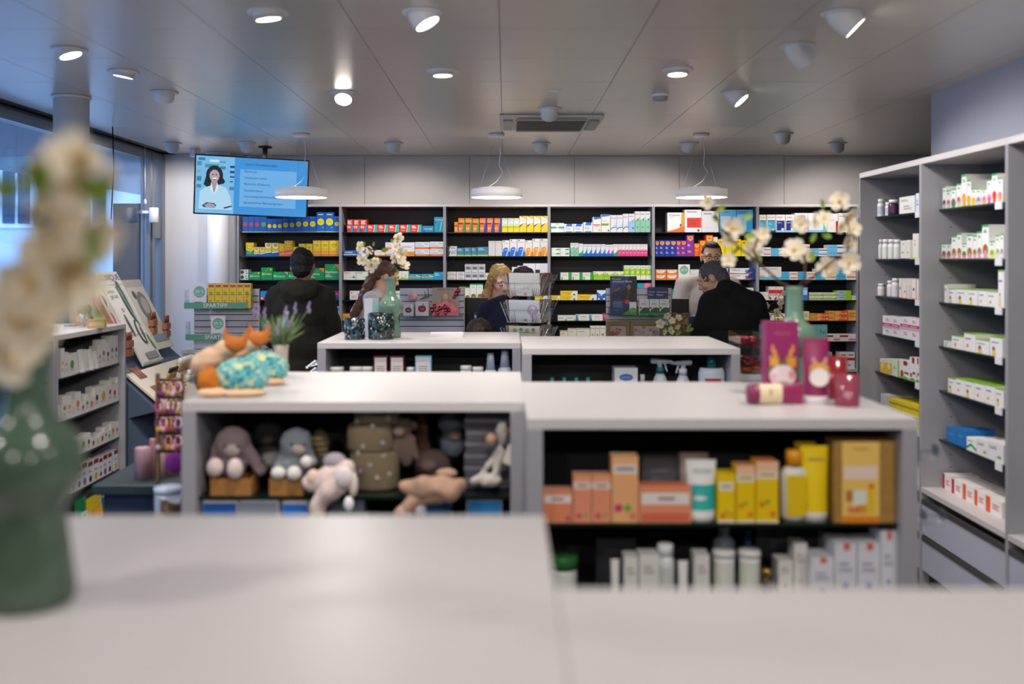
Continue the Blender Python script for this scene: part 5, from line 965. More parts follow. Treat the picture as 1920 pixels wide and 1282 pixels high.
t, k = plush('pale grey plush lying behind between the trays', 509, 862, DQ+.1, [('s', 0, 0, 0, (24, 20, 16)), ('s', 20, 12, 0, (14, 12, 12))], '#8c8c88'); bit(t, k, 'nose', -10, 0, -.03, 3, '#444')
t, k = plush('golden striped plush tail leaning behind the blue grey plush', 600, 832, DQ+.14, [('s', 0, 0, 0, (18, 14, 28)), ('c', 0, 0, 0, 10, 50, 0, 16, 12)], '#6c6040')
for q in range(4): bit(t, k, 'stripe', -6+q*5, -12+q*10, -.02, (12, 6, 3), '#a8986c')
def drape(label, pts_px, D, colr, th=.012, head=None):
    """soft comforter: folded cloth hanging over the shelf edge"""
    t = thing('comforter_cloth', label, 'cloth', (X(pts_px[0][0], D), D, Z(pts_px[0][1], D))); k = D/F
    o = Vector(pts_px[0][:2]); pr = []
    for (a, b_, c, r0), (a2, b2, c2_, r1) in zip(pts_px[:-1], pts_px[1:]):
        pr.append(('c', ((a-o.x)*k, c, -(b_-o.y)*k), ((a2-o.x)*k, c2_, -(b2-o.y)*k), r0*k, r1*k))
    solid('cloth', pr, FUR(colr), .006, t, 3, .012, 22); return t, k, o
t, k, o = drape('rosy white bunny comforter hanging over the shelf edge', [(585, 900, -.02, 18), (620, 890, -.03, 22), (650, 880, -.03, 22), (625, 915, -.05, 20), (605, 940, -.05, 16), (600, 962, -.05, 12)], DQ-.02, '#dcc8c0')
def loc_(px, py): return (px-o.x, py-o.y)
for px, py, dd, r, c, nm in ((630, 862, -.02, (22, 18, 16), '#a49aa4', 'head'), (652, 885, -.07, (17, 8, 20), '#e6dedc', 'ear'), (668, 900, -.06, (9, 8, 22), '#e0d4cc', 'ear'), (661, 934, -.07, (9, 8, 14), '#f0eef0', 'paw'), (592, 890, -.04, (13, 10, 16), '#e4c8b8', 'paw')):
    bit(t, k, nm, px-585, py-900, dd, r, c)
t, k, o = drape('brown rose knotted comforter hanging over the shelf edge', [(762, 905, -.03, 14), (800, 905, -.05, 24), (845, 910, -.05, 22), (866, 902, -.03, 10), (820, 920, -.05, 20), (770, 940, -.05, 14), (758, 955, -.05, 14)], DQ-.02, '#b4917c')
for px, py, dd, r, c, nm in ((838, 884, -.02, (20, 10, 9), '#b4937c', 'knot'), (762, 950, -.06, (15, 10, 12), '#c8aca0', 'paw'), (792, 948, -.06, (11, 9, 14), '#b8b4c0', 'paw')): bit(t, k, nm, px-762, py-905, dd, r, c)
# beige blanket with pale dots
t = thing('rolled_blanket', 'beige blanket rolls with white dots stacked upright on the plush shelf', 'blanket', (X(703, DQ+.1), DQ+.1, S1+.0005)); kk = (DQ+.1)/F
def pz(py): return (921-py)*kk
for q, (px, yb, yt, r) in enumerate(((0, 921, 850, 46), (-8, 850, 800, 44), (4, 800, 773, 42))):
    MB().lathe([(r*kk*.9, pz(yb)+.0006), (r*kk, pz(yb)+.01), (r*kk, pz(yt)-.01), (r*kk*.9, pz(yt)-.0006)], (px*kk, 0, 0), FUR('#8f8067'), 26, sy=.7).build('roll', t)
for a, py in ((-30, 793), (0, 800), (28, 786), (-18, 838), (-28, 852), (18, 832), (-5, 872), (20, 856), (-24, 884), (8, 896), (30, 890)):
    MB().ell((a*kk, -math.sqrt(max(0, 1-(a/46)**2))*46*kk*.7, pz(py)), (5*kk, 3*kk, 5*kk), FUR('#b9b5ac'), 8).build('dot', t)
t, k = plush('brown monkey doll with hanging arms next to the beige blanket', 756, 800, DQ+.1, [('s', 0, 0, 0, (20, 17, 18)), ('s', 6, 45, 0, (16, 14, 30)), ('c', -10, 20, 0, -22, 78, -.02, 8, 6), ('c', 16, 20, 0, 30, 62, -.02, 6, 5)], '#75655a'); bit(t, k, 'muzzle', -6, 6, -.03, (11, 6, 9), '#9c8478'); bit(t, k, 'ear', -22, -4, 0, (6, 4, 8), '#8c7468'); bit(t, k, 'ear', 20, -2, 0, (6, 4, 8), '#8c7468')
t, k = plush('dark brown plush hat shaped toy behind the brown comforter', 812, 868, DQ+.08, [('s', 0, 0, 0, (32, 26, 26)), ('s', 12, 22, 0, (30, 24, 24))], '#5c4c48'); bit(t, k, 'patch', -6, -2, -.045, (16, 6, 12), '#6e5a54')
t, k = plush('small brown plush head far back under the top', 790, 780, DQ+.22, [('s', 0, 0, 0, (16, 14, 15)), ('s', 0, 24, 0, (15, 13, 18)), ('s', 0, 72, 0, (20, 16, 45))], '#6c5040'); bit(t, k, 'muzzle', 0, 4, -.022, (7, 5, 5), '#8c6c58')
t, k = plush('blue grey plush animal at the back by the striped fabric', 845, 792, DQ+.16, [('s', 0, 0, 0, (25, 22, 22)), ('s', 4, 38, 0, (24, 20, 28))], '#66707e'); bit(t, k, 'muzzle', 8, 22, -.035, (13, 8, 9), '#85705f')
t = thing('folded_fabric_stack', 'tall stack of grey striped folded fabrics at the right shelf end', 'fabric', (X(914, DQ+.08), DQ+.08, S1+.0005)); kk = (DQ+.08)/F
n = 13; hh = (921-776)*kk/n
for q in range(n):
    j = random.uniform(-.006, .006)
    MB().box(-44*kk+j, 44*kk+j, 0, .16, q*hh+.0003, (q+1)*hh-.0008, FUR('#8a8791' if q % 2 else '#67646f')).build('folded_cloth', t, bevel=.004)
t, k = plush('white long legged toy with paper tag leaning on the striped stack', 925, 855, DQ+.01, [('c', 14, -20, 0, -26, 42, 0, 5, 6), ('c', -26, 42, 0, -36, 46, 0, 9, 8), ('c', 16, -10, 0, 4, 36, 0, 7, 8), ('s', -6, 46, 0, (22, 16, 12)), ('s', 16, -44, 0, (12, 10, 22))], '#c9c3bb')
bit(t, k, 'face', -4, -34, -.02, (10, 6, 11), '#b8987c'); bit(t, k, 'ear', 28, -48, -.01, (6, 4, 6), '#a07058')
MB().box(18*k, 40*k, -.03, -.028, -2*k, 34*k, PAPER('#dcd6c8')).build('paper_tag', t, rot=(0, .35, 0))
# packs on the lower shelf
for q, (a, c, yt, c1, c2_, lb) in enumerate(((378, 446, 934, '#c9c4c4', '#1c5cb4', 'left pack with blue top band'), (448, 523, 932, '#c4ccd4', '#8c94a4', 'white pack between two blue topped packs'), (528, 578, 936, '#c9c4c4', '#2474d4', 'right pack with bright blue top band'), (617, 684, 930, '#4c5058', '#60646c', 'dark grey pack under the rosy comforter'), (790, 846, 934, '#4a6a7c', '#1c5c94', 'teal grey pack under the brown comforter'), (874, 942, 930, '#b4bcc4', '#2c84c4', 'white pack with blue stripe at the right end'))):
    t = thing('wipes_pack', '%s, lower shelf of the middle left gondola' % lb, 'pack', (X((a+c)/2, DQ), DQ, S2)); w_ = (c-a)*kq; H = (VY-yt)*kq+CZ-S2
    MB().box(-w_/2, w_/2, 0, .1, .0005, H, mat(c1, .4)).build('pack', t, bevel=.006)
    MB().poly([(-w_*.46, -.0012, H*.68), (w_*.46, -.0012, H*.68), (w_*.46, -.0012, H*.93), (-w_*.46, -.0012, H*.93)], PAPER(c2_)).build('printed_band', t)
# hedgehog / squirrel grain pillows on top
FLOR = pattern('turquoise_floral_cloth', ['#3f9aa0', '#54aab0', '#7cc0c0', '#d8d890', '#2f8090', '#62b0b4', '#c4c8b0'], 85, .85)
for q, (px, D, sc, lb) in enumerate(((445, 3.12, 1.12, 'front'), (488, 3.4, 1.0, 'rear'))):
    t = thing('squirrel_pillow', '%s orange squirrel cushion with turquoise floral body and cream tail' % lb, 'plush toy', (X(px, D), D, GZ+.0005), 0); k = D/F*sc; t.rotation_euler = (0, 0, .1)
    o = solid('body', [('s', (4*k, 0, 33*k), (42*k, 30*k, 31*k)), ('s', (16*k, 0, 30*k), (38*k, 28*k, 28*k))], FLOR, .006, t, 2)
    solid('tail', [('s', (-50*k, .03, 58*k), (34*k, 20*k, 20*k), Matrix.Rotation(-.5, 4, 'Y')), ('s', (-22*k, .03, 76*k), (26*k, 18*k, 17*k), Matrix.Rotation(-.4, 4, 'Y'))], mat('#d9b698', .95, noise_s=40, noise_a=.1), .006, t, 2, .006, 40)
    solid('head', [('s', (-6*k, .02, 84*k), (20*k, 18*k, 15*k)), ('c', (-18*k, .02, 92*k), (-22*k, .02, 112*k), 7*k, 2*k), ('c', (10*k, .02, 92*k), (16*k, .02, 110*k), 7*k, 2*k)], FUR('#b9692c'), .005, t, 1, .003, 60)
    solid('chest', [('s', (-44*k, -.01, 26*k), (22*k, 20*k, 22*k))], FUR('#c0701f'), .006, t, 1, .004, 50)
    solid('feet', [('s', (-38*k, -.03, 8*k), (26*k, 14*k, 8*k)), ('s', (10*k, -.03, 7*k), (40*k, 12*k, 7*k))], FUR('#e8c09a'), .005, t, 1, .003, 50)
    solid('belly', [('s', (6*k, -.02, 10*k), (30*k, 12*k, 8*k))], FUR('#cf6a1c'), .005, t, 1)
t, k = plush('dark purple plush hat on a thin stand beside the middle left gondola', 385, 712, 3.5, [('s', 0, 0, 0, (20, 18, 28)), ('s', 6, 26, 0, (18, 16, 16))], '#4c1c44', name='plush_hat'); bit(t, k, 'bobble', 0, -32, 0, 7, '#6c2c5c')
_z = t.location.z; t.location.z = 0
for c in t.children: c.location.z += _z
MB().tube([(.01, 0, .012), (.01, 0, _z-.03)], .008, BLACK, 8).build('pole', t); MB().lathe([(.07, .0005), (.07, .012), (.01, .016)], (.01, 0, 0), BLACK, 20).build('base', t)
# lavender pot
t = thing('lavender_pot', 'lavender plant in a slim pale pot behind the squirrel cushions', 'potted plant', (X(527, 3.66), 3.66, GZ)); k = 3.66/F
MB().lathe([(.022, .0005), (.026, .09), (.029, .115), (.026, .113), (.0001, .1)], (0,0,0), mat('#b4a898', .6), 24, cap=False).build('pot', t)
lf = MB(); random.seed(3)
for q in range(95):
    a = random.uniform(0, 6.28); r = random.uniform(.01, .1); h = random.uniform(.04, .13)
    p0 = Vector((r*.15*math.cos(a), r*.15*math.sin(a), .1)); p1 = Vector((r*math.cos(a), r*math.sin(a), .1+h))
    lf.tube([p0, (p0+p1)/2+Vector((0, 0, .012)), p1], [.0015, .003, .0006], mat('#6c8454', .8), 5)
o = lf.build('leaves', t); o['kind'] = 'stuff'
for q in range(11):
    a = q*.57+.2; r = random.uniform(.03, .11); h = random.uniform(.07, .15)
    p1 = (r*math.cos(a), r*math.sin(a), .1+h); f = MB(); f.tube([(0, 0, .1), p1], .0012, mat('#6c8454', .8), 5); [f.ell((p1[0]+.003*math.sin(z*2.1), p1[1]+.003*math.cos(z*2.1), p1[2]-.012+.008*z), (.0062-.0006*z, .0062-.0006*z, .0055), mat('#8f80a8', .9), 7) for z in range(5)]; f.build('flower_spike', t)
f = MB(); f.tube([(.02, 0, .1), (.0, 0, .15), (.025, 0, .235)], [.004, .01, .004], mat('#a4b4e0', .6), 8); f.build('pale_blue_leaf', t)
# --- far left gondola contents
DR = 5.16; kr = DR/F; zr = S1-.035
def far_box(lb, a, c, yt, c1, c2_, D=DR, z=zr):
    t = thing('skincare_carton', lb, 'carton', (X((a+c)/2, D), D, z)); w_ = (c-a)*D/F; H = (VY-yt)*D/F+CZ-z
    MB().box(-w_/2, w_/2, 0, .07, .0005, H, PAPER(c2_)).build('box', t)
    b = MB(); b.poly([(-w_*.42, -.0008, H*.02), (w_*.42, -.0008, H*.02), (w_*.42, -.0008, H*.97), (-w_*.42, -.0008, H*.97)], PAPER(c1))
    for q in range(5): b.box(-w_*.3, w_*(.3-.05*(q % 2)), -.0014, -.001, H*(.6+.045*q), H*(.615+.045*q), PAPER('#8c8480'))
    b.build('printed_front', t)
far_box('left white carton with maroon sides, far left gondola', 700.5, 726.5, 667.5, '#d8d2d0', '#6c2038')
far_box('right white carton with maroon sides, far left gondola', 731, 757.5, 667.5, '#d8d2d0', '#6c2038')
far_box('white carton with light blue sides, far left gondola', 778.5, 808.5, 667.5, '#d4d4d8', '#8cc4dc')
for q, (a, c, yt, lb) in enumerate(((615, 643, 688.5, 'leftmost low white jar'), (653, 678, 688, 'second low white jar'), (676, 699, 688, 'third low white jar beside the maroon cartons'), (760, 777, 689, 'low white jar between the maroon and blue cartons'), (862, 884, 686, 'left low jar before the cone bottles'), (885, 906, 688.5, 'right low jar before the cone bottles'))):
    jar('%s, far left gondola' % lb, a, c, yt, z=zr, D=DR, conv=False, lidh=.12)
for a, c, yt, lb in ((907.5, 931.5, 663.5, 'left'), (933.5, 959.5, 658.5, 'right')):
    t = thing('roll_on_bottle', '%s white bottle with tapered cap and round body' % lb, 'bottle', (X((a+c)/2, DR), DR+.04, zr)); r = (c-a)*kr/2; H = (VY-yt)*kr+CZ-zr
    MB().lathe([(r*.9, .0005), (r, .01), (r, H-.11), (r*.95, H-.095), (r*.72, H-.085)], (0,0,0), mat('#c8d0dc', .25), 24).build('body', t)
    MB().lathe([(r*.72, H-.084), (r*.5, H-.002), (r*.45, H)], (0,0,0), mat('#aab6c6', .3), 24).build('cap', t)
# on top
MOS = pattern('dark_mosaic_glass', ['#10181c', '#1c2c34', '#2c4c5c', '#14211c', '#3c3420', '#3c5c6c', '#223024', '#10181c', '#26303c'], 95, .12)
for px, D, a, yt, lb in ((663.5, 5.3, 39, 597, 'left smaller'), (713.5, 5.32, 49.5, 587, 'right larger')):
    t = thing('mosaic_jar', '%s dark mosaic glass jar on the far left gondola' % lb, 'candle holder', (X(px, D), D+.03, GZ)); r = a*D/F/2; H = (VY-yt)*D/F+.425
    MB().lathe([(r*.97, .0005), (r, .006), (r, H-.004), (r*.96, H), (r*.92, H-.004), (r*.92, .01), (.0001, .01)], (0,0,0), MOS, 36, cap=False).build('glass', t)
    MB().lathe([(r*.88, .0105), (r*.88, H*.5)], (0,0,0), mat('#c9bd9c', .5), 20).build('wax', t)
    random.seed(int(px)); b = MB()
    for q in range(26):
        an = random.uniform(-2.9, -.2); zq = random.uniform(.1, .92)*H; s_ = random.uniform(.002, .0045)
        b.ell((r*1.0*math.cos(an), r*1.0*math.sin(an), zq), (s_, s_, s_*1.3), mat(random.choice(['#8cb4cc', '#b8a868', '#5c8c9c', '#d4dce0']), .1), 6)
    o = b.build('glass_chips', t); o['kind'] = 'stuff'
t = thing('picture_box', 'light box with brown right side behind the mosaic jars', 'box', (X(705, 5.5), 5.5, GZ)); H = (VY-558)*5.5/F+.425; w_ = 44*5.5/F
MB().box(-w_/2, w_/2, 0, .05, .0005, H, mat('#8c6048', .6)).build('box', t)
b = MB(); b.poly([(-w_*.5, -.001, 0.002), (w_*.12, -.001, 0.002), (w_*.12, -.001, H*.99), (-w_*.5, -.001, H*.99)], PAPER('#cfd2de')); b.poly([(-w_*.15, -.0015, H*.6), (w_*.12, -.0015, H*.6), (w_*.12, -.0015, H*.98), (-w_*.15, -.0015, H*.98)], PAPER('#8cb8b4')); b.build('printed_front', t)
t = thing('paper_stack', 'small stack of white papers on the far left gondola', 'paper', (X(838, 5.55), 5.55, GZ+.0004))
for q in range(4): MB().box(-.09, .09, -.05, .05, q*.005, q*.005+.0045, PAPER('#eeecec')).build('sheet', t, rot=(0, 0, .04*q))
# --- far right gondola contents
DR2 = 4.85
def farb(lb, px, r, yt, body, cap, neck=.4, caph=.12, label=None, name='bottle'):
    t = thing('cleaner_bottle', lb, 'bottle', (X(px, DR2), DR2+.05, zr)); H = (VY-yt)*DR2/F+CZ-zr; r = r*DR2/F
    MB().lathe([(r*.95, .0005), (r, .01), (r, H*.72), (r*.85, H*.8), (r*neck, H*(1-caph)-.004)], (0,0,0), mat(body, .25), 28, sy=.62).build('body', t)
    MB().lathe([(r*neck*1.1, H*(1-caph)-.003), (r*neck*1.1, H)], (0,0,0), mat(cap, .3), 20).build('cap', t)
    if label: MB().poly([(-r*.6, -r*.63, H*.35), (r*.6, -r*.63, H*.35), (r*.6, -r*.63, H*.62), (-r*.6, -r*.63, H*.62)], PAPER(label)).build('front_label', t)
    return t, H, r
t = farb('large white bottle with teal cap and red label', 1338, 25, 670, '#bcc8d4', '#0c5460', .32, .2, '#b02034')
for q, px in enumerate((1036, 1059, 1082, 1104)): farb('slim bottle with teal cap, %s from left, far right gondola' % ORD[q], px, 6.5, 709.7, '#c8d0d4', '#1c98a4', .5, .2)
farb('small white bottle right of the blue oval carton', 1207, 8, 704, '#c8c8cc', '#d4d4d8', .5, .2)
t = thing('dressing_carton', 'white carton with blue oval on the far right gondola', 'carton', (X(1174, DR2), DR2, zr)); w_ = 43*DR2/F; H = (VY-690)*DR2/F+CZ-zr
MB().box(-w_/2, w_/2, 0, .12, .0005, H, PAPER('#d2d3d8')).build('box', t)
b = MB(); b.poly([(w_*.3*math.cos(2*math.pi*k/24), -.001, H-.045+.017*math.sin(2*math.pi*k/24)) for k in range(24)], PAPER('#3c6cac')); b.text('HARTMANN', -w_*.2, w_*.2, H-.052, H-.038, -.0016, PAPER('#c4d4ec'))
for q in range(3): b.box(-w_*.36, w_*.2, -.0014, -.001, H-.085-.012*q, H-.082-.012*q, PAPER('#8c94ac'))
b.build('printed_front', t)
def spray(lb, px, yt, body, headc, rz):
    t = thing('spray_bottle', lb, 'bottle', (X(px, DR2+.02), DR2+.06, zr), rz); H = (VY-yt)*DR2/F+CZ-zr
    MB().lathe([(.04, .0005), (.042, .01), (.042, H-.14), (.03, H-.1), (.018, H-.075)], (0,0,0), mat(body, .3), 28, sy=.65).build('body', t)
    MB().lathe([(.02, H-.0745), (.02, H-.045)], (0,0,0), mat(headc, .35), 20).build('collar', t)
    solid('trigger_head', [('c', (-.045, 0, H-.018), (.035, 0, H-.016), .009, .014), ('c', (.0, 0, H-.045), (.005, 0, H-.02), .011, .013), ('c', (-.022, 0, H-.025), (-.034, 0, H-.065), .006, .004), ('c', (-.05, 0, H-.018), (-.058, 0, H-.018), .007, .007)], mat('#c4ccd6', .35), .003, t, 1)
spray('left spray bottle with dark teal collar', 1240, 673, '#c4ccd4', '#1c5c68', 2.9); spray('right all white spray bottle', 1283, 676, '#c9ced6', '#c9ced6', .15)
# silver tester hooks left of the far left gondola
t = thing('pegboard_hooks', 'bundle of silver display hooks on the side of the far left gondola', 'hook', (X(595, 5.1)+.001, 5.2, CZ-.54))
for r_ in range(2):
    for q in range(5):
        h = MB(); a = Vector((0, .08*q, -.04*r_+.0)); e = Vector((-.07-.005*q, .08*q-.02, -.02-.04*r_)); h.tube([a, e], .0035, CHROME, 6); h.ell(e, (.007, .007, .007), mat('#f4f6fa', .15), 8); h.build('hook', t)
KIND[:] = ['counter_carton', 'medicine box']
# ---------------------------------------------------------------- service counters with slat walls
GREYB = mat('#c2c4d2', .45, noise_s=200, noise_a=.03, nm='slat_grey')
def counter(lab, x0, x1, Dn, ztop, D, slat_x0, slat_x1, py_top, grooves, edge=True):
    """desk along x with a slat wall standing on its customer side"""
    t = thing('service_counter', lab, 'counter', ((x0+x1)/2, D, 0)); cx = (x0+x1)/2
    MB().box(x0-cx, x1-cx, .0, .02, .08, ztop-.03, GREYB).build('front_panel', t)
    MB().box(x0-cx, x0-cx+.02, .021, .38, .08, ztop-.03, GREYB).build('side_panel', t); MB().box(x1-cx-.02, x1-cx, .021, .38, .08, ztop-.03, GREYB).build('side_panel', t)
    MB().box(x0-cx-.01, x1-cx+.01, -.01, .4, ztop-.03, ztop, LAMTOP).build('worktop', t, bevel=.002)
    MB().box(x0-cx+.02, x1-cx-.02, .04, .36, 0, .08, mat('#2b2c30', .6)).build('plinth', t)
    a, b = X(slat_x0, D)-cx, X(slat_x1, D)-cx; zt = Z(py_top, D)
    MB().box(a, b, .012, .03, ztop+.0005, zt, mat('#33353d', .5)).build('slat_backing', t)
    zs = [zt]+[Z(g, D) for g in grooves]+[ztop+.001]
    for z1, z0 in zip(zs[:-1], zs[1:]):
        if z1-z0 > .01: MB().box(a, b-.006, .0, .0115, z0+.004, z1-.002, GREYB).build('slat', t)
    if edge: MB().box(b-.0055, b, -.001, .032, ztop+.001, zt+.001, mat('#b8a898', .5)).build('edge_trim', t)
    return t, cx
DC = 6.95
counter('left service counter with slat wall and two savings shelves', X(343, DC), X(487, DC), 0, Z(655, DC), DC, 363.5, 486.5, 541, [555, 566.5, 578, 590, 601.3, 613, 624.5, 636])
counter('second service counter with slat wall and apple boxes', X(745, DC), X(873, DC), 0, Z(660, DC), DC, 749.5, 871.5, 540, [553.3, 565.2, 577, 589, 600.4, 611.8, 623.5, 635])
counter('right service counter with slat wall and night poster', X(1136, DC), X(1262, DC), 0, Z(660, DC), DC, 1136.5, 1259, 540, [553, 565, 576.6, 588.5, 600, 611.8, 623.5, 635])
DF_ = DC-.002; kc = DC/F
def XC(px, D=DC): return X(px, D)
GREEN = PAPER('#5c9c8c')
for q, (a, c, y0, y1, yb, lb) in enumerate(((354, 470.5, 567, 578.4, 530, 'upper'), (356.5, 470.5, 626.6, 637.5, 590, 'lower'))):
    t = thing('savings_tray', '%s clear shelf tray with green savings strip on the left counter' % lb, 'display tray', (XC((a+c)/2), DC-.11, 0)); w_ = (c-a)*kc*.985; D2 = DC-.11
    MB().box(-w_/2, w_/2, .0, .1075, Z(y1, D2)-.004, Z(y1, D2), ACRYL).build('base', t)
    MB().box(-w_/2, w_/2, -.003, -.0005, Z(y1, D2), Z(y0, D2), GREEN).build('header_strip', t)
    b = MB(); b.text('SPARTIPP', -w_*.26, w_*.27, Z(y1-2, D2), Z(y0+1.6, D2), -.0036, PAPER('#dfe6e4')); b.build('lettering', t)
    MB().box(-w_/2, -w_/2+.003, .0, .1, Z(y1, D2), Z(yb+14, D2), ACRYL).build('side_wall', t); MB().box(w_/2-.003, w_/2, .0, .1, Z(y1, D2), Z(yb+14, D2), ACRYL).build('side_wall', t)
def card20(lab, a, c, y0, y1, D):
    t = thing('discount_card', lab, 'sign', (X((a+c)/2, D), D, Z(y1, D))); k = D/F; w_, h_ = (c-a)*k, (y1-y0)*k; b = MB()
    b.box(-w_/2, w_/2, 0, .002, 0.0004, h_, PAPER('#dcd9e6')); disc(b, 0, h_*.66, w_*.4, -.0006, PAPER('#6ea8a2')); b.text('20 %', -w_*.3, w_*.3, h_*.58, h_*.76, -.0011, PAPER('#e6efee')); b.box(-w_*.2, w_*.2, -.0011, -.0006, h_*.52, h_*.54, PAPER('#c4dcd8'))
    for z_ in (.24, .17): b.box(-w_*.34, w_*.2, -.0009, -.0004, h_*z_, h_*(z_+.025), PAPER('#55586c'))
    b.build('card', t); t.rotation_euler = (-.04, 0, 0)
card20('discount card with green 20 % disc in the upper savings tray', 360, 387, 531, 578, DC-.08); card20('discount card with green 20 % disc in the lower savings tray', 395, 422, 591, 637, DC-.08)
DS['ybx'] = ('yellow carton', '#d9bf3c', [('r',.12,.84,.88,.94,'#a84c5c'),('l',.2,.52,.8,.66,2,'#8c7c3c'),('r',.1,.12,.9,.4,'#dcc05c'),('l',.2,.2,.7,.34,2,'#c8804c'),('r',.0,0,.02,1,'#a8902c')])
for q in range(6):
    a = 389.5+13.5*q; D2 = DC-.085; carton('ybx', 13.3*D2/F, .05, (578.2-531)*D2/F, (X(a+6.6, D2), D2, Z(578.4, DC-.11)+.0004), 0, '%s from left of six yellow cartons in the upper savings tray' % ORD[q])
# second counter: acrylic ledge and what stands on it
def ledge(lab, a, c, py, dep=.14):
    t = thing('acrylic_ledge', lab, 'display shelf', (XC((a+c)/2), DC-dep-.001, Z(py, DC))); w_ = (c-a)*kc
    MB().box(-w_/2, w_/2, 0, dep, -.004, 0, ACRYL).build('shelf', t); MB().box(-w_/2, w_/2, -.003, 0, -.03, .004, ACRYL).build('front_lip', t); MB().box(-w_/2, w_/2, dep-.003, dep, .0005, .05, ACRYL).build('back_lip', t); return t
ledge('clear ledge under the apple boxes on the second counter', 751, 869, 590.5); ledge('clear ledge under the night poster on the right counter', 1139, 1256, 589)
ZL = Z(590.5, DC)+.0006; ZR = Z(589, DC)+.0006
def apple(lab, a, c, y0):
    D = DC-.1; t = thing('perfume_box', lab, 'box', (X((a+c)/2, D), D, ZL)); w_ = (c-a)*D/F; H = (591.5-y0)*D/F
    MB().box(-w_/2, w_/2, 0, .07, 0, H, PAPER('#d0d0d8')).build('box', t)
    b = MB(); m = PAPER('#7c1438'); pts = []
    for k in range(28):
        a_ = 2*math.pi*k/28; r = w_*.3*(1-.16*max(0, math.sin(a_))**6-.1*max(0, -math.sin(a_))**8); pts.append((r*math.cos(a_)*1.04, -.001, H*.5+r*math.sin(a_)*.95))
    b.poly(pts, m); b.poly([(0, -.001, H*.5+w_*.25), (w_*.02, -.001, H*.5+w_*.24), (w_*.22, -.001, H*.5+w_*.4), (w_*.08, -.001, H*.5+w_*.38)], m)
    b.box(-w_*.16, w_*.16, -.0016, -.0011, H*.5, H*.52, PAPER('#e0a8b8')); b.box(-w_*.12, w_*.14, -.0016, -.0011, H*.44, H*.46, PAPER('#e0a8b8')); b.build('apple_print', t)
apple('smaller pale box with dark red apple print', 756, 775.5, 570); apple('larger pale box with dark red apple print', 779, 803.5, 565)
def stalk_flower(lab, px, py, D, r, colr, ctr, n=40, name='peony_flower', base=None):
    t = thing(name, lab, 'flower', (X(px, D), D, Z(py, D))); b = MB(); random.seed(5)
    for q in range(n):
        a = random.uniform(0, 6.28); e = random.uniform(-.3, 1.4); d = Vector((math.cos(a)*math.cos(e), -abs(math.sin(e))*.8-.1, math.sin(a)*math.cos(e))).normalized(); rr_ = r*random.uniform(.45, .72)
        b.ell(d*rr_, (r*.34, r*.1, r*.3), mat(colr if q % 3 else ctr, .8), 8, d.to_track_quat('Y', 'Z').to_matrix())
    o = b.build('petals', t); o['kind'] = 'stuff'; return t
t = stalk_flower('large pale pink paper peony above the apple boxes', 773, 556, DC-.06, .045, '#e8b8b4', '#d89c98')
for q in range(4): MB().tube([(.05, 0, -.02), (.085+.01*q, .01, .0), (.09+.012*q-.02*(q % 2), 0, .03+.012*q)], [.005, .014, .002], mat('#4c5c34' if q % 2 else '#7c8c5c', .7), 8, .4).build('leaf', t)
MB().tube([(.0, .01, -.03), (.06, .02, -.04), (.075, .02, -.1)], .004, mat('#4c5c34', .7), 6).build('stem', t)
# perfume poster
D = DC-.05; t = thing('perfume_poster', 'upright perfume poster with blonde woman in pink and red jewel flowers', 'poster', (X(835.5, D), D, ZL)); k = D/F; w_, H = 50*k, (592-540)*k
MB().box(-w_/2, w_/2, 0, .004, 0, H, PAPER('#a4968f')).build('panel', t)
b = MB(); L = lambda u, v, l: (w_*(u-.5), -.0006-.0003*l, H*v)
def pl(pts, c, l): b.poly([L(u, v, l) for u, v in pts], PAPER(c))
def pe(u, v, ru, rv, c, l, n=16): pl([(u+ru*math.cos(2*math.pi*i/n), v+rv*math.sin(2*math.pi*i/n)) for i in range(n)], c, l)
pl([(0,0),(1,0),(1,.3),(.75,.56),(.5,.6),(.25,.45),(0,.4)], '#d4707c', 1); pl([(.1,.3),(.4,.56),(.7,.5),(.95,.2),(.5,.1)], '#e88c94', 2)
pe(.5, .7, .17, .17, '#b08a64', 2); pl([(.36,.66),(.3,.4),(.42,.5)], '#a87c58', 3); pl([(.62,.66),(.7,.42),(.58,.5)], '#a87c58', 3); pe(.5, .68, .085, .1, '#dcb09c', 4); pe(.5, .645, .03, .012, '#b84c50', 5); pe(.465, .7, .014, .01, '#4a3430', 5); pe(.535, .7, .014, .01, '#4a3430', 5)
b.text('NINA RICCI', w_*-.36, w_*.36, H*.9, H*.975, -.0022, PAPER('#4c4442')); b.build('print', t)
GEM = mat('#8c1c3c', .12, .5, nm='red_gem'); GEM2 = mat('#e85c6c', .1, .3, nm='pink_gem')
for q, (u, v, r) in enumerate(((.1, .34, .016), (.0, .2, .02), (.3, .26, .018), (.48, .3, .02), (.62, .2, .017), (.2, .1, .018), (.5, .1, .016), (.9, .78, .02), (.98, .9, .018), (.82, .66, .013))):
    g = MB(); c = Vector((w_*(u-.5), -.014, H*v))
    for p_ in range(5):
        a = p_*1.257+q; g.ell(c+Vector((math.cos(a)*r*.6, 0, math.sin(a)*r*.6)), (r*.42, r*.25, r*.42), GEM if (p_+q) % 3 else GEM2, 6)
    g.ell(c-Vector((0, .004, 0)), (r*.2,)*3, mat('#f4d8c0', .1), 6); g.build('jewel_flower', t)
t = thing('perfume_box', 'pale apple box peeping over the gondola top beside the papers', 'box', (X(802, DC-.1), DC-.1, Z(636, DC-.1))); MB().box(-.03, .03, 0, .06, 0, .055, PAPER('#b0b0c4')).build('box', t); MB().poly([(-.014, -.001, .02), (.014, -.001, .02), (.016, -.001, .045), (-.016, -.001, .045)], PAPER('#7c1438')).build('apple_print', t)
ledge('low clear ledge of the second counter', 751, 869, 636)
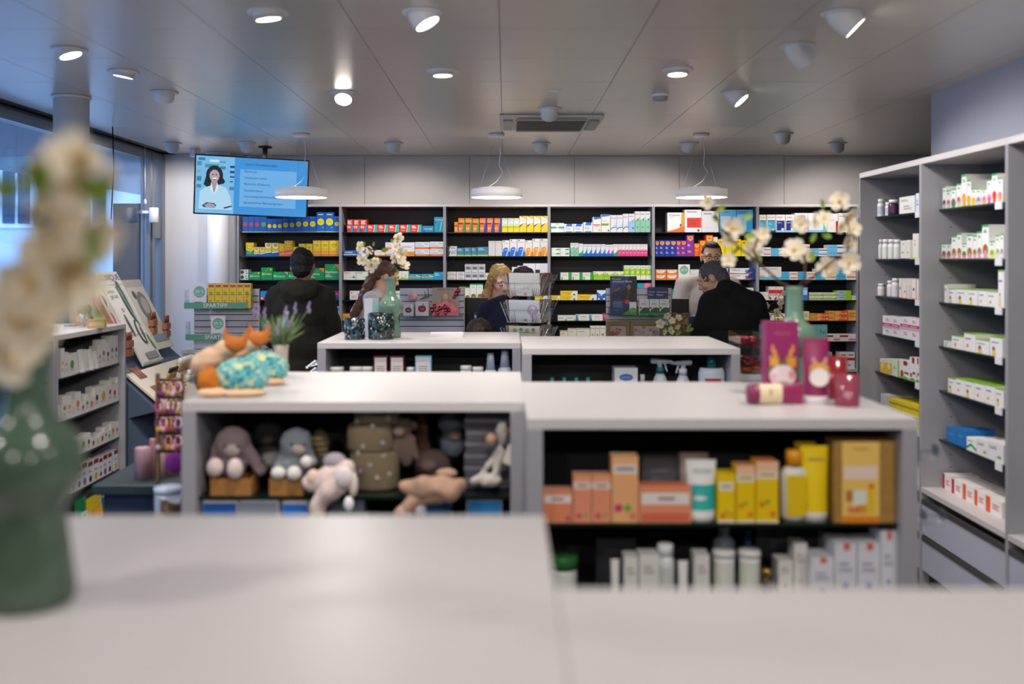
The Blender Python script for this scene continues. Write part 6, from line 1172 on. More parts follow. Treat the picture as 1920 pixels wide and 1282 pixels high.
# monitors
def monitor(lab, a, c, y0, y1, D, screen=None, rz=0, ztop=None):
    k = D/F; t = thing('monitor', lab, 'monitor', (X((a+c)/2, D), D, 0), rz); w_ = (c-a)*k
    MB().box(-w_/2, w_/2, 0, .03, Z(y1, D), Z(y0, D), BLACK).build('housing', t, bevel=.003)
    if screen: MB().poly([(-w_*.46, -.001, Z(y1, D)+.01), (w_*.46, -.001, Z(y1, D)+.01), (w_*.46, -.001, Z(y0, D)-.012), (-w_*.46, -.001, Z(y0, D)-.012)], mat(screen, emit=.7)).build('screen', t)
    zb = Z(660, DC)
    MB().tube([(0, .02, Z(y1, D)+.02), (0, .04, zb+.01)], .015, BLACK, 10).build('stand', t); MB().lathe([(.05, zb+.0005), (.05, zb+.01)], (0, .04, 0), BLACK, 20).build('foot', t)
def desk(lab, x0, x1, D, zt):
    t = thing('till_desk', lab, 'counter', ((x0+x1)/2, D, 0)); w_ = (x1-x0)/2
    MB().box(-w_, w_, 0, .4, zt-.03, zt, LAMTOP).build('worktop', t); MB().box(-w_, w_, .02, .04, .08, zt-.03, GREYB).build('front_panel', t); MB().box(-w_+.02, w_-.02, .05, .36, 0, .08, mat('#2b2c30', .6)).build('plinth', t)
desk('low till desk right of the left counter', X(490, DC)+.01, X(742, DC)-.01, DC, Z(660, DC)); desk('low till desk between the second and right counters', X(876, DC)+.01, X(1133, DC)-.01, DC, Z(660, DC)); desk('low till desk right of the right counter', X(1265, DC)+.01, X(1560, DC), DC, Z(660, DC))
monitor('black back of the monitor left of the blonde pharmacist', 871.8, 915, 558, 622, 7.2); monitor('small monitor with blue screen above the child', 888, 927, 587, 622, 7.0-.0, '#4c9cc8')
monitor('small black monitor back before the pharmacist with glasses', 1259.4, 1292, 560, 586.5, 7.0)
# night poster, leaflets and three boxes
D = DC-.06; t = thing('night_poster', 'dark blue upright poster with white German headline about restful nights', 'poster', (X(1169, D), D, ZR)); w_, H = 50*D/F, (590.5-518.5)*D/F
MB().box(-w_/2, w_/2, 0, .004, 0, H, PAPER('#1c2640')).build('panel', t); b = MB()
pl([(0,.5),(.1,1),(.75,1),(.55,.7),(.2,.62)], '#2c4878', 1); pl([(.1,.6),(.3,.8),(.6,.74),(.5,.6)], '#243a60', 2); pl([(0,.0),(.4,.0),(.7,.3),(.4,.42),(0,.36)], '#1f3560', 1); pl([(.35,.5),(.7,.3),(1,.4),(1,.85),(.8,.9),(.62,.7)], '#231f24', 2)
pe(.7, .72, .075, .07, '#8c6a58', 3); pl([(.1,.62),(.36,.72),(.4,.68),(.2,.6)], '#7c5c50', 3); pl([(.66,.65),(.74,.66),(.7,.42),(.62,.4)], '#4a3a38', 3); pl([(.45,0),(1,0),(1,.2),(.75,.16)], '#3c7c44', 3); pe(.64, .335, .1, .058, '#b84848', 4); pl([(.72,.06),(.98,.06),(.98,.33),(.72,.33)], '#d4d6da', 5); pl([(.72,.06),(.98,.06),(.98,.16),(.84,.19),(.72,.14)], '#5c9c4c', 6)
b.text('Für meine', -w_*.42, -w_*.1, H*.905, H*.955, -.003, PAPER('#dfe4ee')); b.text('erholsame Nacht', -w_*.42, w_*.32, H*.83, H*.9, -.003, PAPER('#dfe4ee'))
for q in range(5): b.box(-w_*.4, -w_*(.02+.06*(q % 2)), -.0026, -.0022, H*(.33-.033*q), H*(.338-.033*q), PAPER('#a4b0c8'))
b.text('A.Vogel', -w_*.4, -w_*.2, H*.1, H*.14, -.003, PAPER('#8cb85c')); b.build('print', t)
for q, (a, c) in enumerate(((1214, 1233), (1229, 1253))):
    D = DC-.05-.012*q; t = thing('leaflet', '%s dark blue leaflet standing behind the three white and green boxes' % ('left' if q == 0 else 'right'), 'leaflet', (X((a+c)/2, D), D, ZR)); w_ = (c-a)*D/F; H = (590-538.5)*D/F
    MB().box(-w_/2, w_/2, 0, .002, 0, H, PAPER('#22335a')).build('sheet', t); b = MB(); b.text('erholsame', -w_*.4, w_*.4, H*.78, H*.88, -.001, PAPER('#c4cce0')); b.text('Nacht', -w_*.4, w_*.1, H*.68, H*.77, -.001, PAPER('#c4cce0')); b.poly([(w_*.1, -.0008, H*.45), (w_*.5, -.0008, H*.45), (w_*.5, -.0008, H*.7), (w_*.3, -.0008, H*.7)], PAPER('#4c3c3c')); b.build('print', t)
DS['avo'] = ('white and green valerian carton', '#d4d6d8', [('r',0,0,1,.12,'#1c8c4c'),('p',[(0,.12),(1,.12),(1,.45),(.6,.5),(.3,.42),(.0,.2)],'#20502c'),('c',.12,.45,.1,'#5c2c4c'),('t','A.Vogel',.3,.84,.72,.93,'#2c6c44'),('l',.2,.66,.8,.76,2,'#8c8c94'),('c',.7,.3,.06,'#4c8c4c')])
for q, (a, c) in enumerate(((1199, 1217.2), (1217.8, 1236), (1236.6, 1255))):
    D = DC-.11; carton('avo', (c-a)*D/F, .04, (590.6-561)*D/F, (X((a+c)/2, D), D, ZR), 0, '%s of three white and green boxes beside the night poster' % ('left', 'middle', 'right')[q])
# framed kraft prints under the ledge
for q, (a, c, y0) in enumerate(((1137.5, 1180, 602), (1181, 1243, 602))):
    D = DC-.03; k = D/F; w_ = (c-a)*k; t = thing('gift_card_frame', '%s kraft display box with floral card, right counter' % ('left' if q == 0 else 'wide right'), 'display box', (X((a+c)/2, D), D, Z(657, D))); H = (657-y0)*k; m = mat('#8a7350', .7, noise_s=30, noise_a=.15)
    b = MB()
    for z in ((-w_/2, -w_/2+6*k, -.02, .02, 0, H), (w_/2-6*k, w_/2, -.02, .02, 0, H), (-w_/2+6*k, w_/2-6*k, -.02, .02, H-7*k, H), (-w_/2+6*k, w_/2-6*k, -.02, .02, 0, 6*k)): b.box(*z, m)
    b.build('frame', t); MB().box(-w_/2+6*k, w_/2-6*k, .0, .004, 6*k, H-7*k, PAPER('#b4aaa6')).build('card', t); f = MB(); random.seed(q+11)
    for z in range(7): disc(f, random.uniform(-.35, .35)*w_, random.uniform(.3, .8)*H, random.uniform(.008, .02), -.001-.0003*z, PAPER(random.choice(['#b0505c', '#c4bcb4', '#8c8480', '#b86c70'])), 10)
    for z in range(9): x0_ = random.uniform(-.4, .3)*w_; z0_ = random.uniform(.2, .8)*H; f.poly([(x0_, -.004, z0_), (x0_+.03, -.004, z0_+.02), (x0_+.031, -.004, z0_+.022), (x0_, -.004, z0_+.003)], PAPER('#5c5654'))
    f.build('floral_print', t)
# picture card, white blossoms and blue folder by the right counter
D = 6.85; t = thing('picture_card', 'brown and green photo card behind the white flowers', 'card', (X(1275, D), D, Z(640, D))); w_ = 32*D/F
MB().box(-w_/2, w_/2, 0, .004, 0, 53*D/F, pattern('leafy_photo', ['#5c4c28', '#7c5c34', '#3c4424', '#8c6c44', '#4c3c20'], 60, .5)).build('card', t)
MB().tube([(0, .03, 0), (0, .004, .1)], .004, BLACK, 6).build('easel_leg', t)
t = thing('blue_folder', 'upright blue leaflet holder beside the black coat', 'holder', (X(1297, 6.98), 6.98, Z(660, DC)+.0005)); w_ = 15*6.98/F; MB().box(-w_/2, w_/2, 0, .03, 0, 66*6.98/F, PAPER('#2c5474')).build('holder', t); MB().box(-w_*.3, w_*.3, -.002, -.0002, .1, .12, PAPER('#7ca4bc')).build('label_strip', t)
# ---------------------------------------------------------------- greeting card spinner
DK = 5.98; kd = DK/F
t = thing('card_spinner', 'rotating wire rack of greeting cards in three tiers behind the far gondolas', 'card rack', (X(992, DK+.13), DK+.13, 0)); sp = t
WIRE = mat('#b9bcc2', .3, .8)
MB().tube([(0, 0, .02), (0, 0, Z(512, DK))], .012, WIRE, 10).build('pole', t); MB().lathe([(.2, .0005), (.2, .012), (.03, .02)], (0,0,0), BLACK, 28).build('base', t)
tiers = [(511, 555), (562, 605), (611, 654)]
random.seed(21)
for q, (y0, y1) in enumerate(tiers):
    z0_, z1_ = Z(y1, DK), Z(y0, DK); hh = z1_-z0_
    for s in range(4):
        M = Matrix.Rotation(s*math.pi/2-.3, 4, 'Z'); b = MB(); W = .11
        b.add([M @ Vector(v) for v in ((-W, -.1, z0_), (W, -.1, z0_), (W*1.08, -.155, z1_-hh*.1), (-W*1.08, -.155, z1_-hh*.1))], [(0, 1, 2, 3)], ACRYL)
        b.add([M @ Vector(v) for v in ((-W, -.1, z0_), (W, -.1, z0_), (W, -.06, z0_), (-W, -.06, z0_))], [(0, 1, 2, 3)], ACRYL)
        for zz in (.0, .55): 
            yy_ = -.1-.05*zz; b.tube([M @ Vector((-W*1.02, yy_-.003, z0_+hh*zz)), M @ Vector((W*1.02, yy_-.003, z0_+hh*zz))], .002, WIRE, 5)
        for xx in (-.055, .055): b.tube([M @ Vector((xx, -.1, z0_-.01)), M @ Vector((xx, -.132, z0_+hh*.55))], .0018, WIRE, 5)
        for xx in (-W, W): b.tube([M @ Vector((xx, -.06, z0_)), M @ Vector((xx, -.1, z0_)), M @ Vector((xx*1.05, -.15, z1_-hh*.1))], .0018, WIRE, 5)
        b.build('pocket', t)
def gcard(lab, q, s, n, cols, deco):
    y0, y1 = tiers[q]; z0_, z1_ = Z(y1, DK)+.001, Z(y0, DK); M = Matrix.Translation((X(992, DK+.13), DK+.13, 0)) @ Matrix.Rotation(s*math.pi/2-.3, 4, 'Z') @ Matrix.Translation((0, -.085+.012*n, z0_)) @ Matrix.Rotation(.22, 4, 'X')
    t = thing('greeting_card', lab, 'greeting card', (0, 0, 0)); t.matrix_world = M; W = .096; H = (z1_-z0_)*1.0
    MB().box(-W, W, 0, .002, 0, H, PAPER(cols)).build('card', t)
    b = MB(); 
    for d in deco:
        if d[0] == 'c': disc(b, d[1]*W, d[2]*H, d[3]*W, -.0008-.0002*deco.index(d), PAPER(d[4]), 18)
        elif d[0] == 'r': b.poly([(d[1]*W, -.0006-.0002*deco.index(d), d[2]*H), (d[3]*W, -.0006-.0002*deco.index(d), d[2]*H), (d[3]*W, -.0006-.0002*deco.index(d), d[4]*H), (d[1]*W, -.0006-.0002*deco.index(d), d[4]*H)], PAPER(d[5]))
        elif d[0] == 'o': b.tube([(d[1]*W+d[3]*W*math.cos(i*.4), -.0012, d[2]*H+d[3]*W*math.sin(i*.4)) for i in range(17)], .0009, PAPER(d[4]), 4)
    if deco: b.build('print', t)
gcard('white greeting card with fine bicycle drawing, top tier of the spinner', 0, 0, 0, '#e4dfe0', [('o', -.35, .22, .13, '#a8a0a4'), ('o', .3, .22, .13, '#a8a0a4'), ('r', -.3, .3, .2, .32, '#a8a0a4'), ('c', .3, .42, .1, '#e0bcc0'), ('c', .18, .36, .06, '#d8b4bc'), ('o', -.02, .34, .08, '#b0a8ac'), ('r', -.1, -.0, .12, .14, '#b0a49c')])
gcard('pale blue greeting card with lilac flower, middle tier of the spinner', 1, 0, 0, '#d4dae2', [('r', -1, 0, 1, .12, '#c4ccd2'), ('c', .52, .55, .36, '#b8a4c8'), ('c', .56, .62, .24, '#ccb0cc'), ('c', .58, .66, .09, '#f0e0dc'), ('c', .45, .26, .07, '#c89cac'), ('r', -.08, 0, .14, .16, '#a89c98')])
gcard('cream greeting card with green leaves, lowest tier of the spinner', 2, 0, 0, '#cfcabc', [('c', -.6, .8, .14, '#8c9c84'), ('c', -.2, .85, .12, '#7c9078'), ('c', .2, .8, .14, '#94a48c'), ('c', .6, .85, .12, '#7c8c74'), ('r', -.8, .7, .8, .73, '#8c8878')])
cc = ['#b4707c', '#c8c0b8', '#a8744c', '#8c94a4', '#d8d0c4', '#b08c94', '#6c8494', '#c4b490', '#a49c98', '#d0a8a0']
for q in range(3):
    for n in range(5):
        gcard('%s folded card from front in the right pocket, %s tier of the spinner' % (ORD[n], ('top', 'middle', 'lowest')[q]), q, 1, n-.5, cc[(q*4+n) % 10], [('c', .3, .5, .3, cc[(q+n*3+2) % 10]), ('c', -.4, .4, .25, cc[(q+n+5) % 10]), ('c', -.1, .7, .2, cc[(q*2+n+7) % 10]), ('r', -.9, .1, -.5, .8, cc[(n+4) % 10])])
    for n in range(3): gcard('%s card from front in the left pocket, %s tier of the spinner' % (ORD[n], ('top', 'middle', 'lowest')[q]), q, 3, n-.5, cc[(q*3+n+1) % 10], [])
    gcard('second card behind the front card, %s tier of the spinner' % ('top', 'middle', 'lowest')[q], q, 0, 1.4, '#cfc8c4', [])
# ---------------------------------------------------------------- blossom branches and vases
PET = mat('#f3ead6', .6, nm='petal_white')
_nt = PET.node_tree; _b = _nt.nodes['Principled BSDF']; _o = [n for n in _nt.nodes if n.type == 'OUTPUT_MATERIAL'][0]; _t = _nt.nodes.new('ShaderNodeBsdfTranslucent'); _t.inputs[0].default_value = hexc('#f3ead0'); _m = _nt.nodes.new('ShaderNodeMixShader'); _m.inputs[0].default_value = .4
_nt.links.new(_b.outputs[0], _m.inputs[1]); _nt.links.new(_t.outputs[0], _m.inputs[2]); _nt.links.new(_m.outputs[0], _o.inputs[0])
CEN = mat('#d9b23c', .7, nm='stamen_yellow'); LEAFM = mat('#7f9a32', .5, nm='young_leaf'); BARK = mat('#4a342c', .85, noise_s=60, noise_a=.3)
CELA = mat('#6a8975', .16, noise_s=8, noise_a=.12, nm='celadon_glaze')
def vase(lab, x, y, z, s=1.0, m=None):
    t = thing('ceramic_vase', lab, 'vase', (x, y, z))
    pr = [(.052, 0), (.0565, .006), (.0565, .02), (.05, .07), (.0435, .112), (.045, .124), (.056, .136), (.065, .155), (.067, .175), (.064, .195), (.052, .213), (.036, .226), (.029, .24), (.0265, .262), (.0255, .3), (.0265, .328), (.0285, .336), (.0265, .338), (.0225, .33), (.0215, .26)]
    MB().lathe([(r*s, .0005+zz*s) for r, zz in pr], (0,0,0), m or CELA, 48, cap=True).build('body', t); return t
FLM = {}
def flower_mesh(r, var):
    k = (round(r, 4), var)
    if k in FLM: return FLM[k]
    rnd = random.Random(var); b = MB()
    for lay, n in ((0, 5), (1, 4)):
        for i in range(n):
            a = 2*math.pi*(i+.5*lay)/n+rnd.uniform(-.15, .15); cx, cz = math.cos(a), math.sin(a); rr_ = r*(1-.3*lay); w_ = rr_*.42; lift = -.25-.25*lay
            pts = []; 
            for u, ww in ((.12, .25), (.45, .85), (.8, 1.0), (1.0, .5)):
                for sgn in (-1, 0, 1): pts.append((cx*rr_*u-cz*w_*ww*sgn, lift*rr_*u*u+(.08*rr_ if sgn else 0)*-1, cz*rr_*u+cx*w_*ww*sgn))
            b.add(pts, [(j*3+q, j*3+q+1, j*3+q+4, j*3+q+3) for j in range(3) for q in range(2)], PET, True)
    for i in range(9):
        a = rnd.uniform(0, 6.28); rr_ = r*rnd.uniform(.02, .2); b.ell((math.cos(a)*rr_, -r*.3, math.sin(a)*rr_), (r*.05, r*.07, r*.05), CEN, 5)
    b.ell((0, -r*.08, 0), (r*.16, r*.1, r*.16), mat('#c8b050', .7), 8)
    FLM[k] = b.mesh('blossom'); return FLM[k]
def leaf_mesh(L):
    k = ('leaf', round(L, 3))
    if k in FLM: return FLM[k]
    b = MB(); pts = []
    for u, ww in ((0, .05), (.25, .8), (.5, 1), (.75, .7), (1, .04)):
        for sgn in (-1, 0, 1): pts.append((sgn*ww*L*.28, -.06*L*abs(sgn)-.12*L*u*u, u*L))
    b.add(pts, [(j*3+q, j*3+q+1, j*3+q+4, j*3+q+3) for j in range(4) for q in range(2)], LEAFM, True); FLM[k] = b.mesh('leaf'); return FLM[k]
def branch(lab, base, D, stems, blossoms, leaves, r, dj=.06, seed=1):
    """stems: lists of px points; blossoms: (px,py,scale); rooted in the vase mouth"""
    rnd = random.Random(seed); t = thing('blossom_branch', lab, 'branch', base); B = Vector(base)
    def W(px, py, dd=0): return Vector((X(px, D+dd), D+dd, Z(py, D+dd)))-B
    for i, st in enumerate(stems):
        pts = [Vector((0, 0, -.12))] if st[0] is None else []
        st = [q for q in st if q is not None]; n = len(st); off = rnd.uniform(-dj, dj)
        for j, q in enumerate(st): pts.append(W(q[0], q[1], (q[2] if len(q) > 2 else off*j/max(1, n-1))))
        fin = []
        for a, b_ in zip(pts[:-1], pts[1:]):
            for u in (0, .5): fin.append(a.lerp(b_, u)+Vector([rnd.uniform(-.003, .003) for _ in range(3)]))
        fin.append(pts[-1]); m = len(fin); MB().tube(fin, [.0045*(1-.65*j/m)*r/.03 for j in range(m)], BARK, 7).build('stem', t)
    for i, q in enumerate(blossoms):
        o = bpy.data.objects.new('blossom', flower_mesh(r*(q[2] if len(q) > 2 else 1), i % 4)); COL.objects.link(o); o.parent = t
        o.location = W(q[0], q[1], q[3] if len(q) > 3 else rnd.uniform(-dj, dj)); o.rotation_euler = (rnd.uniform(-.6, .5), rnd.uniform(-3, 3), rnd.uniform(-.9, .9))
    for i, q in enumerate(leaves):
        o = bpy.data.objects.new('leaf', leaf_mesh(r*(q[3] if len(q) > 3 else 1.1))); COL.objects.link(o); o.parent = t; o.location = W(q[0], q[1], q[4] if len(q) > 4 else rnd.uniform(-dj, dj)); o.rotation_euler = (rnd.uniform(-.4, .4), math.radians(q[2]), rnd.uniform(-.5, .5))
    return t
# large vase, right
Dv = 3.22; xv = X(1489, Dv); vase('celadon vase behind the pink gift box on the middle right gondola', xv, Dv, GZ)
branch('white cherry blossom branch in the large right vase', (xv, Dv, GZ+.34), Dv,
 [[None, (1488, 545), (1462, 528), (1425, 495), (1385, 462), (1350, 430), (1342, 395), (1332, 372)], [(1425, 495), (1412, 470), (1420, 445)], [None, (1492, 545), (1508, 520), (1512, 490), (1500, 455), (1518, 420)], [None, (1496, 545), (1530, 515), (1560, 490), (1588, 470), (1592, 430), (1575, 375)], [(1385, 462), (1368, 480)], [(1350, 430), (1372, 440)]],
 [(1328, 378, .8), (1374, 428, 1.15), (1366, 450, .7), (1424, 450, 1.1), (1412, 470, .9), (1366, 488, .75), (1490, 470, 1.2), (1508, 480, .7), (1552, 500, 1.1), (1592, 492, 1.1), (1574, 378, 1.0), (1590, 408, 1.15), (1586, 448, 1.1), (1525, 415, .95), (1502, 420, .9), (1545, 410, .8), (1575, 425, .7), (1600, 430, .8), (1432, 438, .7), (1596, 460, .8)],
 [(1345, 400, 40), (1350, 415, -60), (1392, 410, 70), (1368, 485, 150), (1545, 390, -40), (1520, 455, 20), (1525, 470, 190), (1418, 475, 160), (1560, 445, -70), (1395, 440, 100)], .0335, .05, 3)
# mid vase, left
Dm = 5.45; xm = X(733, Dm); vase('celadon vase behind the mosaic jars on the far left gondola', xm, Dm, GZ, .98)
branch('white cherry blossom branch in the vase behind the mosaic jars', (xm, Dm, GZ+.33), Dm,
 [[None, (730, 515), (718, 500), (705, 482), (690, 465), (677, 462)], [(705, 482), (696, 495)], [None, (734, 515), (744, 495), (742, 470), (745, 445)], [(744, 495), (758, 500)], [(690, 465), (705, 470)]],
 [(673, 464, 1.2), (694, 468, .9), (680, 487, 1.1), (697, 498, 1.35), (705, 489, .8), (745, 446, 1.2), (753, 476, 1.2), (741, 484, 1.1), (757, 497, 1.15), (742, 463, .8), (688, 480, .8), (748, 490, .9)],
 [(682, 460, 20, .9), (714, 470, 80, 1.6), (700, 462, 10, .9), (693, 485, 160, 1.1), (714, 492, 0, .8), (737, 456, -20, .9), (746, 505, 180, .9)], .0305, .04, 5)
# small blossom branch near the right counter
Ds = 6.6; t = thing('ceramic_vase', 'small dark green vase hidden behind the pink box at the right till desk', 'vase', (X(1478, 7.1), 7.1, Z(660, DC)+.0005)); MB().lathe([(.03, 0), (.045, .05), (.02, .12), (.022, .15)], (0,0,0), CELA, 24).build('body', t)
branch('small white blossom branch right of the black coat', (X(1478, 7.1), 7.1, Z(660, DC)+.15), 7.05, [[None, (1474, 600), (1462, 585), (1455, 565), (1465, 548)], [(1462, 585), (1445, 590), (1428, 597)], [(1455, 565), (1438, 573)]],
 [(1437, 573, 1), (1426, 596, 1.2), (1438, 592, 1.1), (1456, 586, 1.2), (1465, 566, 1.1), (1430, 602, .9), (1462, 575, .9), (1470, 550, .8)], [(1452, 563, 30, 1), (1446, 562, -30, 1), (1458, 596, 160, 1), (1444, 585, 60, .8)], .027, .03, 9)
# daisies by the right counter
t = thing('daisy_bunch', 'bunch of white daisies with green leaves before the right counter', 'flowers', (X(1262, 6.6), 6.6, 0)); random.seed(8)
MB().lathe([(.14, .0005), (.14, .01), (.02, .02), (.02, Z(650, 6.6)-.06), (.11, Z(650, 6.6)-.05), (.11, Z(650, 6.6)-.04)], (0, 0, 0), mat('#5c5e64', .4), 24).build('stand', t)
MB().lathe([(.05, Z(650, 6.6)-.0395), (.06, Z(632, 6.6))], (.01, 0, 0), mat('#c4bcb0', .5), 20).build('pot', t)
for q, (px, py, s_) in enumerate(((1250, 591, 1), (1238, 606, 1.2), (1260, 601, .9), (1272, 596, .9), (1257, 620, 1.1), (1245, 622, .8), (1270, 612, .8))):
    o = bpy.data.objects.new('daisy', flower_mesh(.027*s_, q % 4)); COL.objects.link(o); o.parent = t; o.location = Vector((X(px, 6.5), 6.5, Z(py, 6.5)))-Vector((X(1262, 6.6), 6.6, 0)); o.rotation_euler = (.5, q, .3)
    MB().tube([(0, 0, Z(640, 6.6)), o.location+Vector((0, .01, -.004))], .002, mat('#4c6c34', .7), 5).build('stem', t)
for q in range(14):
    o = bpy.data.objects.new('leaf', leaf_mesh(.055)); COL.objects.link(o); o.parent = t; o.location = (random.uniform(-.06, .1), random.uniform(-.04, .02), Z(random.uniform(612, 634), 6.6)); o.rotation_euler = (random.uniform(-.8, .8), random.uniform(-1.5, 1.5), random.uniform(0, 3))
# front vase, very near
Dn = 1.235; xn = X(52, Dn); vase('large green vase in the near left foreground', xn, Dn, GZ, 1.0, mat('#475c4c', .14, noise_s=8, noise_a=.12))  # celadon glaze darkened here, backlit shade put into the colour
branch('blurred white blossom branch in the near left vase', (xn, Dn, GZ+.34), Dn,
 [[None, (50, 600, -.05), (90, 520, -.12), (140, 440, -.2), (160, 350, -.25), (150, 300, -.28)], [(140, 440, -.2), (60, 400, -.22), (0, 395, -.24), (-70, 380, -.26)], [None, (30, 620, -.02), (20, 560, -.1), (60, 480, -.15)], [(160, 350, -.25), (200, 400, -.22)]],
 [(80, 318, .75, -.25), (135, 300, .8, -.28), (150, 345, 1.0, -.27), (120, 385, 1.0, -.22), (150, 430, 1.1, -.24), (105, 455, 1.0, -.2), (165, 490, 1.0, -.22), (130, 520, 1.1, -.2), (70, 530, 1.1, -.17), (30, 560, 1.1, -.12), (90, 575, .9, -.15), (20, 620, 1.2, -.1), (65, 610, 1.0, -.12), (15, 665, 1.0, -.1), (180, 445, .7, -.25), (215, 340, .55, -.25), (170, 310, .7, -.28), (110, 490, .9, -.2), (40, 600, 1., -.16)],
 [(60, 375, 20, 1.0, -.4), (85, 365, -20, 1.0, -.4), (185, 400, 10, 1.0, -.4), (195, 385, -30, 1.0, -.38), (-5, 375, 60, 1.0, -.38), (15, 365, -50, 1.0, -.38), (175, 420, 160, 1.2, -.38), (160, 575, 120, .8, -.3)], .036, .02, 12)
# ---------------------------------------------------------------- sweets display and teal board on the right
t = thing('sweets_display', 'clear box stand filled with red wrapped sweets beside the far right gondola', 'display stand', (X(1412, 4.9), 4.9, 0)); k = 4.9/F; xa, xb = -24*k, 24*k
MB().box(xa-.01, xb+.03, 0, .3, .08, Z(702, 4.9)-.03, GREYB).build('cabinet', t); MB().box(xa-.02, xb+.04, -.01, .31, Z(702, 4.9)-.03, Z(702, 4.9), LAMTOP).build('top_board', t, bevel=.003); MB().box(xa, xb+.02, .02, .28, 0, .08, mat('#2b2c30', .6)).build('plinth', t)
zb = Z(702, 4.9); zt_ = Z(626, 4.9)
cb = MB()
for a_ in ((xa-.0, xa+.003, .0, .26, zb+.0005, zt_), (xb-.003, xb, .0, .26, zb+.0005, zt_), (xa+.003, xb-.003, .0, .003, zb+.0005, zt_-.03), (xa+.003, xb-.003, .257, .26, zb+.0005, zt_), (xa+.003, xb-.003, .004, .256, zb+.095, zb+.098)): cb.box(*a_, ACRYL)
cb.build('clear_case', t)
random.seed(4)
for q in range(48):
    lvl = q//24; c = '#c8501c' if (lvl == 0 and q % 24 < 10) else random.choice(['#7c0c1a', '#8c1224', '#4c0812'])
    tt = thing('wrapped_sweet', '', 'sweet', (X(1412, 4.9)+random.uniform(xa+.03, xb-.03), 4.9+random.uniform(.03, .22), zb+.014+(.098 if lvl else 0)+(random.uniform(0, .02) if c == '#c8501c' else random.uniform(.02, .065))), random.uniform(0, 3), 'red wrapped sweets in the clear box')
    del tt['label']; tt['label'] = ('orange' if c == '#c8501c' else 'red')+' wrapped sweet in the clear display box beside the far right gondola'
    if c == '#c8501c': tt['group'] = 'orange wrapped sweets in the clear box'
    MB().ell((0, 0, 0), (.03, .019, .013), mat(c, .2), 8).build('sweet', tt)
t = thing('teal_board', 'teal upright advertising board behind the pink gift box', 'sign', (X(1487, 5.3), 5.3, 0)); k = 5.3/F
MB().box(-63*k, 64*k, 0, .012, Z(704, 5.3), Z(608.5, 5.3), PAPER('#1c6460')).build('board', t); MB().poly([(5*k, -.0006, Z(700, 5.3)), (64*k, -.0006, Z(700, 5.3)), (64*k, -.0006, Z(609, 5.3)), (5*k, -.0006, Z(609, 5.3))], PAPER('#5c8c88')).build('lighter_field', t)
b = MB(); b.text('Tal', 49*k, 60*k, Z(627, 5.3), Z(617, 5.3), -.0014, PAPER('#16383c')); b.text('Tal', -52*k, -44*k, Z(679, 5.3), Z(671, 5.3), -.0014, PAPER('#0c3034')); b.build('lettering', t)
for s in (-50, 50): MB().box(s*k-.01, s*k+.01, .0125, .03, 0, Z(640, 5.3), mat('#2b2c30', .5)).build('post', t)
# ---------------------------------------------------------------- makeup stand along the window
NAVY = mat('#4c5a70', .45, noise_s=40, noise_a=.06); CREAM = mat('#dcd3c4', .4)
t = thing('makeup_stand', 'slanted makeup counter with three advertising boards by the window', 'display stand', (0, 0, 0)); ms = t
def quadbox(pts, th, m, nm, par):
    """pts: 4 world corners; thickness behind"""
    p = [Vector(v) for v in pts]; n = (p[1]-p[0]).cross(p[3]-p[0]).normalized(); b = MB(); q = [v-n*th for v in p]
    b.add(p+q, [(0, 1, 2, 3), (7, 6, 5, 4), (0, 4, 5, 1), (1, 5, 6, 2), (2, 6, 7, 3), (3, 7, 4, 0)], m); o = b.build(nm, par); return o, n
Y0, Y1 = 5.66, 6.75
bd = MB(); prof = [(-3.0, 0), (-2.0, 0), (-2.0, .55), (-2.14, CZ-.9), (-1.98, CZ-.86), (-2.2, CZ-.66), (-2.6, CZ-.3), (-3.0, CZ-.3)]
n = len(prof); vs = [(x_, Y0, z_) for x_, z_ in prof]+[(x_, Y1, z_) for x_, z_ in prof]
bd.add(vs, [tuple(range(n)), tuple(range(2*n-1, n-1, -1))]+[(i, i+n, (i+1) % n+n, (i+1) % n) for i in range(n)], NAVY); bd.build('cabinet', t)
def sl(u): return (-2.19-.3*u, CZ-.645+.565*u)      # slanted plane
def board(u0, u1, y0, y1, m, nm='advert_board', lift=.012):
    (xa_, za_), (xb_, zb_) = sl(u0), sl(u1); dx, dz = .565, .3; L_ = math.hypot(dx, dz); ox, oz = dx/L_*lift, dz/L_*lift
    return quadbox([(xa_+ox, y0, za_+oz), (xa_+ox, y1, za_+oz), (xb_+ox, y1, zb_+oz), (xb_+ox, y0, zb_+oz)], .01, m, nm, ms)[0]
def on(u, y, l=.014):
    x_, z_ = sl(u); L_ = math.hypot(.565, .3); return Vector((x_+.565/L_*l, y, z_+.3/L_*l))
main = board(0, 1, 6.0, 6.34, mat('#dfdcd8', .4)); lb_ = board(.2, .93, 5.68, 5.985, mat('#cfc9c4', .4)); rb_ = board(.12, .9, 6.355, 6.66, mat('#cdc6ba', .4))
def onpoly(par, pts, y0, y1, c, l=.0135, m=None):
    MBp = MB(); MBp.poly([on(v, y0+(y1-y0)*u_, l) for u_, v in pts], m or PAPER(c)); return MBp
def decal(par, nm, shapes, y0, y1, u0, u1):
    b = MB()
    for i, (pts, c) in enumerate(shapes):
        b.poly([on(u0+(u1-u0)*v, y0+(y1-y0)*u_, .0135+.0004*i) for u_, v in pts], PAPER(c))
    b.build(nm, par)
def ellp(cu, cv, ru, rv, ang=0, n=16):
    o = []
    for k in range(n):
        a = 2*math.pi*k/n; x_, y_ = ru*math.cos(a), rv*math.sin(a); o.append((cu+x_*math.cos(ang)-y_*math.sin(ang)*.6, cv+x_*math.sin(ang)/.6*.6+y_*math.cos(ang)))
    return o
